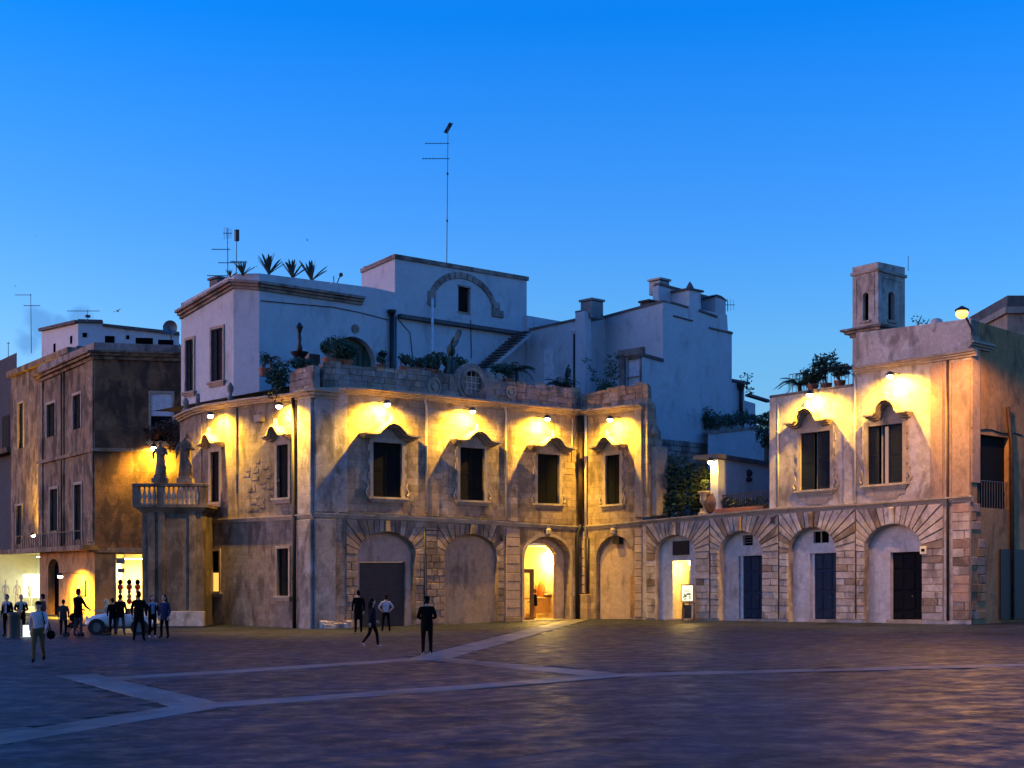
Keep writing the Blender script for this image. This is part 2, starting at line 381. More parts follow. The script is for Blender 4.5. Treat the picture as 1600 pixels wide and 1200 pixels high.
def q2(p): return (p - C0).dot(DF), (p - C0).dot(NF)
def gq(px, py):
    p = gpt(px, py); return p
bands = []                                       # pale stripes: centre line (world) and width
T_ = gq(672, 1029); Lc = gq(150, 1063); Bt = gq(315, 1104); Rt = gq(955, 1056)
bands.append((I0 + V((-.2, -1, 0)), T_, 1.25))
bands.append((Lc, T_, 1.0)); bands.append((Lc + (Lc - Bt).normalized() * 2, Bt, 1.0)); bands.append((T_, Rt, 1.0))
a_ = gq(0, 1156); bands.append((a_ - (Bt - a_).normalized() * 6, Bt, 1.0)); bands.append((Bt, gq(800, 1069), 1.0)); bands.append((gq(800, 1069), Rt, 1.0))
e_ = gq(1600, 1040); bands.append((Rt, e_ + (e_ - Rt).normalized() * 8, 1.0))
def in_band(p):
    for a, b, w in bands:
        d = (b - a); d.z = 0; L = d.length; d = d / L; r = p - a
        t = r.x * d.x + r.y * d.y
        if -.2 < t < L + .2 and abs(r.x * -d.y + r.y * d.x) < w / 2: return True
    return False
def slab_mesh(l, w, mat, name):
    m = MB(); h = .014; c = .003
    a, b = l / 2 - .002, w / 2 - .002
    vs = [(-a, -b, 0), (a, -b, 0), (a, b, 0), (-a, b, 0), (-a, -b, h - c), (a, -b, h - c), (a, b, h - c), (-a, b, h - c), (-a + c, -b + c, h), (a - c, -b + c, h), (a - c, b - c, h), (-a + c, b - c, h)]
    fs = [(i, (i + 1) % 4, 4 + (i + 1) % 4, 4 + i) for i in range(4)] + [(4 + i, 4 + (i + 1) % 4, 8 + (i + 1) % 4, 8 + i) for i in range(4)] + [(8, 9, 10, 11)]
    m.add(vs, fs); return m.mesh(name, mat)
def tilt(x, a):                                   # lie along the slope of the ground
    sl = (gz(x + .5) - gz(x - .5)); return (Matrix.Rotation(-math.atan(sl) + rnd.gauss(0, .0008), 3, 'Y') @ Matrix.Rotation(a, 3, 'Z')).to_euler()
slabs = []
ang = math.atan2(DF.y, DF.x)
qv = -62.0
while qv < 62:
    wid = rnd.choice((.5, .6, .7))
    pu = -75.0 + rnd.random()
    while pu < 75:
        ln = rnd.choice((.7, .9, 1.1, 1.3))
        c = C0 + DF * (pu + ln / 2) + NF * (qv + wid / 2)
        pu += ln
        if not (13 < c.y < 96) or abs(c.x) > .5 * c.y + 4: continue
        if not in_piazza(c) or in_band(c): continue
        slabs.append((c.y, c.x, ln, wid))
    qv += wid
slabs.sort(key=lambda q: (abs(q[1]) > .37 * q[0] + .5 or q[0] < 17.5, q[0]))
cache = {}
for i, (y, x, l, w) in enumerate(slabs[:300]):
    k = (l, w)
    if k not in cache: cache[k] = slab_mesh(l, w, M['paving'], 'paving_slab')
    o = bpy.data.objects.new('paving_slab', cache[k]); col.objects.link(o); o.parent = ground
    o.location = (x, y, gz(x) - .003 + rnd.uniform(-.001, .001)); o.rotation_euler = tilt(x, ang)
far = MB()
for y, x, l, w in slabs[300:]:
    me_a, me_b = l / 2 - .002, w / 2 - .002; c = .003; z0 = gz(x); ta, tb = rnd.gauss(0, .0012), rnd.gauss(0, .0012); hz = .011 + rnd.uniform(-.001, .001)
    pts = []
    for (sa, sb, h, ins) in [(-1, -1, 0, 0), (1, -1, 0, 0), (1, 1, 0, 0), (-1, 1, 0, 0), (-1, -1, 1, c), (1, -1, 1, c), (1, 1, 1, c), (-1, 1, 1, c)]:
        p = DF * (sa * (me_a - ins)) + NF * (sb * (me_b - ins))
        pts.append((x + p.x, y + p.y, gz(x + p.x) + h * (hz + sa * ta * me_a + sb * tb * me_b)))
    far.add(pts, [(0, 1, 5, 4), (1, 2, 6, 5), (2, 3, 7, 6), (3, 0, 4, 7), (4, 5, 6, 7)])
o = far.build('paving_field', M['paving'], None); o.parent = ground; tag(o, kind='stuff')
bn = 0
for a, b, w in bands:
    d = b - a; d.z = 0; L = d.length; d = d / L; t = 0.0; an = math.atan2(d.y, d.x)
    while t < L:
        l = rnd.choice((.8, 1.0, 1.2)); 
        if t + l > L: l = max(.4, L - t)
        l = round(l, 1); c = a + d * (t + l / 2); t += l
        if c.y < 14 or abs(c.x) > .5 * c.y + 4: continue
        for half in (-1, 1):
            k = ('b', l, w)
            if k not in cache: cache[k] = slab_mesh(l, w / 2, M['band'], 'band_slab')
            cc = c + V((-d.y, d.x, 0)) * half * w / 4
            if bn < 280:
                o = bpy.data.objects.new('band_slab', cache[k]); col.objects.link(o); o.parent = ground
                o.location = (cc.x, cc.y, gz(cc.x) + .002 + rnd.uniform(0, .002)); o.rotation_euler = tilt(cc.x, an); bn += 1

# ------------------------------------------------------------------ facade building kit
class Op:                                        # an opening in a wall
    def __init__(s, u0, u1, v0, v1, spring=None, depth=.35): s.u0, s.u1, s.v0, s.v1, s.sp, s.d = u0, u1, v0, v1, spring, depth
    def top(s, u):
        if s.sp is None: return s.v1
        a = (s.u1 - s.u0) / 2; c = (s.u0 + s.u1) / 2; x = max(-1, min(1, (u - c) / a))
        return s.sp + (s.v1 - s.sp) * math.sqrt(max(0, 1 - x * x))
    def us(s):
        if s.sp is None: return [s.u0, s.u1]
        a = (s.u1 - s.u0) / 2; c = (s.u0 + s.u1) / 2
        return [c - a * math.cos(math.pi * i / 20) for i in range(21)]
    def outline(s):
        pts = [(s.u0, s.v0)] + [(u, s.top(u)) for u in s.us()] + [(s.u1, s.v0)]
        if s.sp is None: pts = [(s.u0, s.v0), (s.u0, s.v1), (s.u1, s.v1), (s.u1, s.v0)]
        return pts
def wall_mesh(m, fr, u0, u1, vb, vt, ops, extra=(), mi=0, w=0.0):
    fb = vb if callable(vb) else (lambda u: vb); ft = vt if callable(vt) else (lambda u: vt)
    bp = {u0, u1} | set(x for x in extra if u0 < x < u1)
    for o in ops: bp |= set(o.us())
    bp = sorted(x for x in bp if u0 - 1e-6 <= x <= u1 + 1e-6)
    for a, b in zip(bp, bp[1:]):
        if b - a < 1e-5: continue
        md = (a + b) / 2; ca, cb = fb(a), fb(b)
        for o in sorted((o for o in ops if o.u0 < md < o.u1), key=lambda o: o.v0):
            if o.v0 - min(ca, cb) > 1e-4: m.face([fr.P(a, ca, w), fr.P(b, cb, w), fr.P(b, o.v0, w), fr.P(a, o.v0, w)], mi)
            ca, cb = o.top(a), o.top(b)
        m.face([fr.P(a, ca, w), fr.P(b, cb, w), fr.P(b, ft(b), w), fr.P(a, ft(a), w)], mi)
    for o in ops:
        pts = o.outline()
        for (p, q) in zip(pts, pts[1:] + pts[:1]):
            m.face([fr.P(p[0], p[1], w), fr.P(q[0], q[1], w), fr.P(q[0], q[1], w - o.d), fr.P(p[0], p[1], w - o.d)], mi)
def opfill(m, fr, o, w, mi=0):
    m.face([fr.P(a, b, w) for a, b in o.outline()], mi)
def lerp_fn(pts):
    pts = sorted(pts)
    def f(u):
        if u <= pts[0][0]: return pts[0][1]
        for (a, va), (b, vb) in zip(pts, pts[1:]):
            if u <= b: return va + (vb - va) * (u - a) / (b - a)
        return pts[-1][1]
    return f
def line(fr, *pp): return lerp_fn([fr.uv(*p) for p in pp])
_bc = {}
def block(parent, fr, u0, u1, v0, v1, w0, w1, mat, name='stone_block', ch=.03):
    g = .022
    su, sv, sw = round(u1 - u0 - g, 2), round(v1 - v0 - g, 2), round(w1 - w0, 3)
    if su < .04 or sv < .04: return
    k = (su, sv, sw, mat.name, ch, round(fr.ang(), 3))
    if k not in _bc:
        m = MB(); l = Fr((0, 0, 0), fr.d, fr.n)
        a, b = su / 2, sv / 2
        m.prism(l, [(-a, -b), (a, -b), (a, b), (-a, b)], 0, sw, 0, ch); _bc[k] = m.mesh(name, mat)
    o = bpy.data.objects.new(name, _bc[k]); col.objects.link(o); adopt(o, parent)
    o.location = fr.P((u0 + u1) / 2, (v0 + v1) / 2, w0)
    return o
def courses(parent, fr, u0, u1, v0, v1, n, mat, w0=.0, w1=.05, lens=(.6, .9), name='stone_block', skip=0.0, mats=None):
    h = (v1 - v0) / n
    for i in range(n):
        u = u0 if (i % 2 == 0 or u1 - u0 < 1.0) else u0
        first = True
        while u < u1 - .03:
            l = rnd.uniform(*lens) * (.6 if first and i % 2 else 1); first = False
            e = min(u1, u + l)
            if u1 - e < .2: e = u1
            if rnd.random() >= skip:
                block(parent, fr, u, e, v0 + i * h, v0 + (i + 1) * h, w0, w1 + rnd.uniform(-.012, .012), rnd.choice(mats) if mats else mat, name)
            u = e
def voussoirs(parent, fr, o, ul, ur, vtop, n, mat, w1=.08, name='voussoir', mats=None, keystone=True):
    c = (o.u0 + o.u1) / 2; a = (o.u1 - o.u0) / 2; b = o.v1 - o.sp
    def inner(t): return (c - a * math.cos(t), o.sp + b * math.sin(t))
    def outer(t):
        dx, dy = -math.cos(t), math.sin(t)
        ts = [1e9]
        if dx < -1e-6: ts.append((ul - c) / dx)
        if dx > 1e-6: ts.append((ur - c) / dx)
        if dy > 1e-6: ts.append((vtop - o.sp) / dy)
        k = min(ts); return (c + dx * k, o.sp + dy * k)
    for i in range(n):
        t0, t1 = math.pi * i / n, math.pi * (i + 1) / n
        e = .02 / max(.5, a)
        t0 += e; t1 -= e
        key = keystone and i == n // 2
        poly = [inner(t0), inner((t0 + t1) / 2), inner(t1)]
        p0, p1 = outer(t0), outer(t1)
        poly.append(p1)
        for corner in ((ur, vtop), (ul, vtop)):
            tc = math.atan2(corner[1] - o.sp, -(corner[0] - c))
            if t0 < tc < t1: poly.append(corner)
        poly.append(p0)
        m = MB(); m.prism(fr, poly, 0, w1 + (.09 if key else rnd.uniform(-.012, .012)), 0, .025)
        m.build('keystone' if key else name, (rnd.choice(mats) if mats else mat), parent)
def ledge(name, fr, pts_lo, prof, mat, parent, extra=None):
    """moulding along a (u,v) polyline; prof = [(dv0,dv1,w)] layers"""
    m = MB()
    for dv0, dv1, w in prof:
        m.strip(fr, [(u, v + dv0) for u, v in pts_lo], [(u, v + dv1) for u, v in pts_lo], -.05, w)
    return m.build(name, mat, parent)
def pl(fr, *pp, n=1): return [fr.uv(*p) for p in pp]

PED_A = [(-1, 0), (-.62, .02), (-.5, .08), (-.36, .3), (-.2, .52), (-.08, .6), (0, .62), (.08, .6), (.2, .52), (.36, .3), (.5, .08), (.62, .02), (1, 0)]
PED_B = [(-1, 0), (-.56, .0), (-.46, .12), (-.4, .34), (-.28, .56), (-.12, .68), (0, .7), (.12, .68), (.28, .56), (.4, .34), (.46, .12), (.56, .0), (1, 0)]
def window(fr, parent, r, ped=None, sill=True, shutter='shutter', jamb=.2, proj=.62, style=PED_A, apron=False, ajar=None, label=None, quoins=True, slim=False):
    u0, u1, v0, v1 = r; W = u1 - u0; H = v1 - v0; c = (u0 + u1) / 2
    m = MB()
    j = jamb
    m.box(fr, u0 - j, u0, v0, v1, -.02, .07); m.box(fr, u1, u1 + j, v0, v1, -.02, .07); m.box(fr, u0 - j, u1 + j, v1, v1 + j * 1.1, -.02, .075)
    if quoins:
        k = 4
        for i in range(k):
            y = v0 + H * (i + .3) / k
            for s in (-1, 1):
                a = u0 - j - .1 if s < 0 else u1 + j; m.box(fr, a, a + .1, y, y + H / k * .5, -.02, .06)
        for s in (-1, 1):                        # scroll at the foot of the surround
            x = u0 - j - .16 if s < 0 else u1 + j + .16
            pts = [fr.P(x + s * .1 * math.sin(t * 1.6) * (1 - t / 6), v0 + .08 + t * .16, .05) for t in [i * .5 for i in range(9)]]
            m.tube(pts, [.07 - .005 * i for i in range(9)], 6)
    win = m.build('window', M['trim'], parent)
    if label: win['label'] = label
    one(lambda b: b.box(fr, u0 - .02, u1 + .02, v0 - .02, v1 + .02, -.42, -.36), 'recess', M['dark'], win)
    def leaf(a, b, w=-.14, name='shutter', ang=0.0, hinge=None):
        b_ = MB(); f = fr
        if ang:
            h = hinge; d2 = Matrix.Rotation(ang, 3, 'Z') @ fr.d; n2 = Matrix.Rotation(ang, 3, 'Z') @ fr.n
            f = Fr(fr.P(h, 0, w) - d2 * h, d2, n2, 0); w_ = 0
            f.o.z = fr.o.z + fr.k * h
        else: w_ = w
        t = .06
        b_.box(f, a, a + t, v0, v1, w_, w_ + .05); b_.box(f, b - t, b, v0, v1, w_, w_ + .05)
        for y in (v0, (v0 + v1) / 2 - t / 2, v1 - t): b_.box(f, a + t, b - t, y, y + t, w_, w_ + .048)
        n = max(8, int(H / .09))
        for i in range(n):
            y = v0 + t + (H - 2 * t) * i / n
            b_.add([f.P(a + t, y, w_ + .04), f.P(b - t, y, w_ + .04), f.P(b - t, y + H / n * .98, w_ + .008), f.P(a + t, y + H / n * .98, w_ + .008)], [(0, 1, 2, 3)])
        b_.build(name, M[shutter], win)
    if ajar is None:
        leaf(u0 + .01, c - .006); leaf(c + .006, u1 - .01)
    else:
        g0, g1 = ajar
        leaf(u0 + .01, u0 + W * g0, -.06); leaf(u0 + W * g1, u1 - .01, -.06)
        one(lambda b: (b.box(fr, u0 + W * g0, u0 + W * g0 + .06, v0, v1, -.3, -.24), b.box(fr, u0 + W * g1 - .06, u0 + W * g1, v0, v1, -.3, -.24)), 'sash', M['whitepipe'], win)
        one(lambda b: b.box(fr, u0 + W * g0 + .06, u0 + W * g1 - .06, v0, v1, -.29, -.27), 'pane', M['glass'], win)
    if sill:
        s_ = MB(); s_.box(fr, u0 - j - .15, u1 + j + .15, v0 - .1, v0, -.02, .2); s_.box(fr, u0 - j - .08, u1 + j + .08, v0 - .19, v0 - .1, -.02, .14); s_.box(fr, u0 - j, u1 + j, v0 - .27, v0 - .19, -.02, .09)
        s_.build('sill', M['trim'], win)
        if apron:
            a_ = MB(); w2 = W / 2 + j * .6
            a_.prism(fr, [(c - w2, v0 - .27), (c - w2, v0 - .48), (c - w2 * .75, v0 - .52), (c - w2 * .6, v0 - .7), (c + w2 * .6, v0 - .7), (c + w2 * .75, v0 - .52), (c + w2, v0 - .48), (c + w2, v0 - .27)][::-1], -.02, .05)
            a_.build('apron', M['trim'], win)
    if ped:
        pu0, pu1, pv, ph = ped; pc = (pu0 + pu1) / 2; hw = (pu1 - pu0) / 2
        p_ = MB(); path = [(pc + s * hw, pv + h * ph) for s, h in style]
        for dv0, dv1, w, sh in ((-.2, -.12, proj * .4, .92), (-.12, -.04, proj * .7, .96), (-.04, .04, proj, 1.0)):
            p2 = [(pc + (u - pc) * sh, v) for u, v in path]
            p_.strip(fr, [(u, v + dv0) for u, v in p2], [(u, v + dv1) for u, v in p2], -.02, w)
        # plain field under the moulding
        lo = [(u, v1 + j * 1.05) for u, v in path]; hi = [(u, v - .18) for u, v in path]
        sel = [i for i in range(len(path)) if abs(path[i][0] - pc) < W / 2 + j]
        p_.strip(fr, [lo[i] for i in sel], [(hi[i][0], max(hi[i][1], lo[i][1] + .01)) for i in sel], -.02, .05)
        fz = pv + .62 * ph if style is PED_A else pv + .7 * ph
        p_.lathe(fr.P(pc, fz + .02, proj * .55), [(.13, 0), (.15, .06), (.1, .12), (.12, .2), (.09, .28), (.04, .36)], 8)
        p_.build('pediment', M['trim'], win)
    return win

def floodlight(fr, px, py, label, w=.76, power=26.0, group='sodium floodlights under the cornice', wallw=.0, up=False):
    u, v = fr.uv(px, py, w); p = fr.P(u, v, w)
    t = emp('floodlight', p, label, 'floodlight', group)
    one(lambda b: b.tube([fr.P(u, v + .16, wallw), fr.P(u, v + .18, w * .6), fr.P(u, v + .13, w)], .025, 6), 'bracket', M['metal'], t)
    def hood(b):
        b.lathe(fr.P(u, v - .02, w), [(.2, .02), (.205, .04), (.17, .13), (.1, .2), (.03, .22)], 14)
    one(hood, 'housing', M['metal'], t, True)
    one(lambda b: b.ball(fr.P(u, v - .03, w), .15, .15, .12, 12, 8), 'lens', M['lens'], t, True)
    ld = bpy.data.lights.new('lamp_light', 'SPOT'); lo = bpy.data.objects.new('lamp_light', ld); col.objects.link(lo)
    ld.energy = power; ld.color = SODIUM; ld.spot_size = math.radians(164); ld.spot_blend = .6; ld.shadow_soft_size = .05
    d = (V((0, 0, 1 if up else -1)) - fr.n * .7).normalized()
    lo.rotation_euler = (-d).to_track_quat('Z', 'Y').to_euler(); lo.location = fr.P(u, v + (.3 if up else -.2), w)
    adopt(lo, t)
    return t
def pipe(name, parent, pts, r, mat, seg=8): return one(lambda b: b.tube(pts, r, seg), name, mat, parent, True)

# ================================================================== the stone palace: side wing, front wing, return
UI = 18.24
pal = emp('stone_palace', C0, 'weathered two storey stone palace with floodlit upper windows at the corner of the square', 'building')
# ---- front wing
fr = FW
str_f = line(fr, (490, 803), (663, 809), (905, 824))             # string course
cor_f = line(fr, (490, 617), (540, 613), (905, 650))             # underside of the cornice
par_f = line(fr, (506, 563), (700, 581), (892, 605))             # top of the parapet
wins = [(582, 692, 627, 777), (718, 700, 756, 782), (839, 710, 873, 787)]
fops = [Op(*fr.rect(*w), depth=.34) for w in wins]
def arch(fr, x0, x1, yap, ysp, ybot, depth):
    u0, u1 = fr.u(x0), fr.u(x1); xm = (x0 + x1) / 2
    return Op(u0, u1, fr.v(xm, ybot), fr.v(xm, yap), fr.v(xm, ysp), depth)
A1 = arch(fr, 558, 649, 831, 866, 978, .3); A2 = arch(fr, 694.5, 777, 835, 868, 974, .22); A3 = arch(fr, 818, 890, 838, 872, 967, .45)
for A in (A1, A2, A3): A.v0 = -.3
fops += [A1, A2, A3]
wm = MB(); wall_mesh(wm, fr, 0, UI, -.6, cor_f, fops); wall_f = wm.build('wall', M['stone'], pal)
for w, p, lb in zip(wins, [(561, 647, 681, 657), (703, 774, 690, 670), (823, 890, 699, 679)], ('first', 'second', 'third')):
    pv = fr.v((p[0] + p[1]) / 2, p[2]); ph = (fr.v((p[0] + p[1]) / 2, p[3]) - pv) / .78
    window(fr, pal, fr.rect(*w), (fr.u(p[0]), fr.u(p[1]), pv, ph))
# string course and cornice
us = [0, 3, 6, 9, 12, 15, UI - .12]
ledge('string_course', fr, [(u, str_f(u)) for u in us], [(-.16, -.08, .06), (-.08, 0, .1), (0, .07, .16)], M['trim'], pal)
ledge('cornice', fr, [(u, cor_f(u)) for u in us], [(0, .1, .12), (.1, .2, .24), (.2, .32, .4)], M['trim'], pal)
# parapet: a wall of ashlar blocks
def parapet(fr, u0, u1, lo, hi, mat, n, parent, w=-.02, th=.35, skipu=None, broken=True):
    m = MB(); k = max(1, int((u1 - u0) / 2)); uu = [u0 + (u1 - u0) * i / k for i in range(k + 1)]
    m.strip(fr, [(u, lo(u)) for u in uu], [(u, hi(u) - (hi(u) - lo(u)) * .45 / n) for u in uu], w - th, w)
    m.build('parapet', mat, parent)
    for i in range(n):
        u = u0; first = True
        while u < u1 - .05:
            l = rnd.uniform(.55, 1.05) * (.55 if first and i % 2 else 1); first = False
            e = min(u1, u + l); e = u1 if u1 - e < .25 else e
            h0 = lo(u) + (hi(u) - lo(u)) * i / n; h1 = lo(u) + (hi(u) - lo(u)) * (i + 1) / n
            if not (skipu and skipu[0] < (u + e) / 2 < skipu[1]):
                if broken and i == n - 1: h1 += rnd.uniform(-.12, .06)
                if not (broken and i == n - 1 and rnd.random() < .16):
                    block(parent, fr, u, e, h0, h1, w - .02, w + .04 + rnd.uniform(-.02, .02), rnd.choice((M['parapet'], M['parapet'], M['stone'])), 'ashlar_block', .02)
            u = e
lo_f = lambda u: cor_f(u) + .32
ouo = fr.rect(720, 583, 752, 611)
parapet(fr, .55, UI, lo_f, par_f, M['parapet'], 4, pal, skipu=(fr.u(706), fr.u(764)))
# oculus gable in the parapet
uc = fr.u(736); vc = fr.v(736, 598); R = fr.u(750) - uc
def ocu(b):
    N = 24
    for i in range(N):
        t0, t1 = 2 * math.pi * i / N, 2 * math.pi * (i + 1) / N
        for r0, r1, w in ((R, R * 1.28, .16), (R * 1.28, R * 1.62, .08)):
            b.prism(fr, [(uc + r0 * math.cos(t0), vc + r0 * math.sin(t0)), (uc + r1 * math.cos(t0), vc + r1 * math.sin(t0)), (uc + r1 * math.cos(t1), vc + r1 * math.sin(t1)), (uc + r0 * math.cos(t1), vc + r0 * math.sin(t1))], -.3, w)
    h0 = lo_f(uc)
    b.strip(fr, [(uc - R * 2.4, h0), (uc - R * 1.55, h0)], [(uc - R * 2.4, vc + .2), (uc - R * 1.55, vc + .4)], -.3, .06)
    b.strip(fr, [(uc + R * 1.55, h0), (uc + R * 2.4, h0)], [(uc + R * 1.55, vc + .4), (uc + R * 2.4, vc + .2)], -.3, .06)
ow = one(ocu, 'oculus', M['parapet'], pal)
one(lambda b: b.lathe(fr.P(uc, vc, -.3), [(R * .99, 0), (R, .01)], 20) if 0 else b.prism(fr, [(uc + R * math.cos(t * .2618), vc + R * math.sin(t * .2618)) for t in range(24)], -.34, -.3), 'recess', M['dark'], ow)
def grille(b):
    for i in (-.5, 0, .5):
        h = math.sqrt(1 - i * i) * R
        b.tube([fr.P(uc + i * R, vc - h, .02), fr.P(uc + i * R, vc + h, .02)], .02, 5); b.tube([fr.P(uc - h, vc + i * R, .03), fr.P(uc + h, vc + i * R, .03)], .02, 5)
one(grille, 'grille', M['conduit'], ow)
def rosette(px, py, r_px):
    u, v = fr.uv(px, py); r = fr.u(px + r_px) - u
    def f(b):
        N = 16
        for r0, r1, w in ((r * .75, r, .13), (.0, r * .4, .15), (r * .4, r * .75, .06)):
            for i in range(N):
                t0, t1 = 2 * math.pi * i / N, 2 * math.pi * (i + 1) / N
                b.prism(fr, [(u + max(r0, .01) * math.cos(t0), v + max(r0, .01) * math.sin(t0)), (u + r1 * math.cos(t0), v + r1 * math.sin(t0)), (u + r1 * math.cos(t1), v + r1 * math.sin(t1)), (u + max(r0, .01) * math.cos(t1), v + max(r0, .01) * math.sin(t1))], 0, w)
    one(f, 'rosette', M['trim'], pal)
rosette(677, 604, 11); rosette(796, 613, 7.5)
# pilasters on the front
def pilaster(fr, x0, x1, y0, y1, mat, w=.06, parent=pal, wl=0.0):
    u0, u1 = fr.u(x0), fr.u(x1); xm = (x0 + x1) / 2
    return bx('pilaster', fr, u0, u1, fr.v(xm, y1), fr.v(xm, y0), -.02, w, mat, parent, .015)
pilaster(fr, 521, 541, 612, 803, M['stone_corner'], .1); pilaster(fr, 667, 685, 626, 807, M['stone'], .05); pilaster(fr, 792, 808, 640, 818, M['stone'], .05)
# corner pier, front half; panels
pilaster(fr, 490.5, 521, 620, 800, M['stone_corner'], .16); pilaster(fr, 490.5, 521, 811, 990, M['stone_corner'], .16)
# ground floor: arches, niche panels, rustication
def fill(fr, o, mat, name='niche', parent=pal, dep=None):
    m = MB(); opfill(m, fr, o, -(dep or o.d) + .004); return m.build(name, mat, parent)
# roller shutter bay
d1 = Op(fr.u(567), fr.u(639), -.3, fr.v(603, 878), None, .22)
n1 = MB()
wall_mesh(n1, fr, A1.u0 - .05, A1.u1 + .05, -.3, lambda u: max(A1.top(u), A1.sp - .1) + .05, [d1], A1.us(), 0, -A1.d + .01)
n1.build('niche', M['niche'], pal)
ro = emp('roller_door', fr.P(d1.u0, 0, -.4), parent=pal)
nsl = 26; hh = d1.v1 - .02
for i in range(nsl):
    y0, y1 = i * hh / nsl, (i + 1) * hh / nsl
    def sl(b):
        b.prism(Fr(fr.P(0, 0, -.46), fr.d, fr.n, fr.k), [(d1.u0, y0 + .006), (d1.u1, y0 + .006), (d1.u1, y1 - .006), (d1.u0, y1 - .006)], 0, .05, 0, .02)
    one(sl, 'slat', M['roller'], ro)
bx('door_backing', fr, d1.u0, d1.u1, -.3, hh, -.52, -.47, M['dark'], ro)
fill(fr, A2, M['niche_brown'])
mixf = [M['stone'], M['block_dark'], M['block_dark'], M['stone']]
vt = lambda o: str_f((o.u0 + o.u1) / 2) - .2
voussoirs(pal, fr, A1, fr.u(540), fr.u(662), vt(A1), 17, M['stone'], .05, mats=mixf)
voussoirs(pal, fr, A2, fr.u(683), fr.u(787), vt(A2), 17, M['stone'], .05, mats=mixf)
courses(pal, fr, fr.u(540), A1.u0, 0.02, A1.sp, 9, M['stone'], lens=(.5, .9), mats=mixf, skip=.12)
courses(pal, fr, A1.u1, fr.u(662), 0.02, A1.sp, 9, M['stone'], lens=(.3, .5), mats=mixf)
courses(pal, fr, fr.u(666), A2.u0, 0.02, A2.sp, 10, M['stone'], lens=(.4, .7), mats=mixf)
courses(pal, fr, fr.u(664), fr.u(682), A2.sp, vt(A2) - .25, 4, M['stone'], lens=(.9, 1.2), mats=mixf)
courses(pal, fr, A2.u1, fr.u(787.5), 0.02, A2.sp, 10, M['stone'], lens=(.5, .7), mats=mixf)
courses(pal, fr, fr.u(789.5), fr.u(811), 0.25, str_f(fr.u(800)) - .3, 10, M['niche'], w1=.09, lens=(2, 3))
bx('pier_base', fr, fr.u(788.5), fr.u(812), -.3, .24, 0, .13, M['stone'], pal, .02)
# shop arch: outer ring, inner opening
u0, u1 = fr.u(819), fr.u(878)
A3b = Op(u0, u1, .02, fr.v(848, 848), fr.v(848, 873), .25)
m3 = MB(); wall_mesh(m3, fr, A3.u0 - .05, A3.u1 + .05, -.3, lambda u: max(A3.top(u), A3.sp - .1) + .05, [A3b], A3.us(), 0, -.45); m3.build('arch_lining', M['niche'], pal)
def ring(b):
    c = (A3.u0 + A3.u1) / 2; a = (A3.u1 - A3.u0) / 2; h = A3.v1 - A3.sp
    pts = [(A3.u0, .02)] + [(c - a * math.cos(math.pi * i / 20), A3.sp + h * math.sin(math.pi * i / 20)) for i in range(21)] + [(A3.u1, .02)]
    out = [(A3.u0 - .16, .02)] + [(c - (a + .16) * math.cos(math.pi * i / 20), A3.sp + (h + .16) * math.sin(math.pi * i / 20)) for i in range(21)] + [(A3.u1 + .16, .02)]
    b.strip(fr, pts, out, -.02, .07)
one(ring, 'archivolt', M['trim'], pal)
one(lambda b: b.lathe(fr.P((A3.u0 + A3.u1) / 2, A3.v1 + .05, .08), [(.1, 0), (.18, .1), (.2, .3), (.14, .4), (.16, .46)], 8), 'keystone', M['trim'], pal)
# shop room behind the arch
def room(b):
    U0, U1, T, D = u0 - .6, u1 + 1.4, 4.15, -4.6
    P = fr.P
    b.face([P(U0, .03, -.71), P(U1, .03, -.71), P(U1, .03, D), P(U0, .03, D)], 1)
    b.face([P(U0, .03, D), P(U1, .03, D), P(U1, T, D), P(U0, T, D)])
    b.face([P(U0, .03, -.71), P(U0, .03, D), P(U0, T, D), P(U0, T, -.71)])
    b.face([P(U1, .03, -.71), P(U1, .03, D), P(U1, T, D), P(U1, T, -.71)])
    b.face([P(U0, T, -.71), P(U1, T, -.71), P(U1, T, D), P(U0, T, D)])
one(room, 'shop_room', [M['cream'], M['orange_wood']], pal)
st_ = emp('glass_door', fr.P(u0, 0, -.6), parent=pal)
du1 = fr.u(846); dv = fr.v(832, 889)
def dframe(b):
    b.box(fr, u0 + .02, u0 + .12, .03, dv, -.66, -.6); b.box(fr, du1 - .28, du1, .03, dv, -.66, -.6); b.box(fr, u0 + .12, du1 - .28, dv - .22, dv, -.66, -.6); b.box(fr, u0 + .12, du1 - .28, .03, .14, -.66, -.6)
one(dframe, 'door_frame', M['wood'], st_); bx('pane', fr, u0 + .12, du1 - .28, .14, dv - .22, -.64, -.63, M['clear'], st_)
one(lambda b: b.tube([fr.P(du1 - .2, 1.0, -.56), fr.P(du1 - .2, 1.5, -.56)], .02, 6), 'handle', M['galv'], st_)
bx('threshold', fr, u0 - .3, u1 + .3, -.2, .03, -.75, .25, M['trim'], pal)
sl_ = emp('ceiling_lamp', fr.P((u0 + u1) / 2, 4.0, -2.4), 'bright lamp glowing inside the arched shop doorway', 'lamp')
p = fr.P(fr.u(853, -2.6), fr.v(853, 868, -2.6), -2.6)
one(lambda b: b.ball(p, .2, .2, .14), 'globe', M['tube'], sl_, True); one(lambda b: b.tube([p + V((0, 0, .1)), V((p.x, p.y, 4.2))], .02, 6), 'stem', M['metal'], sl_)
ld = bpy.data.lights.new('lamp_light', 'POINT'); lo = bpy.data.objects.new('lamp_light', ld); col.objects.link(lo); ld.energy = 150; ld.color = (1, .66, .16); ld.shadow_soft_size = .22; lo.location = p + V((0, -.35, -.25)); adopt(lo, sl_)
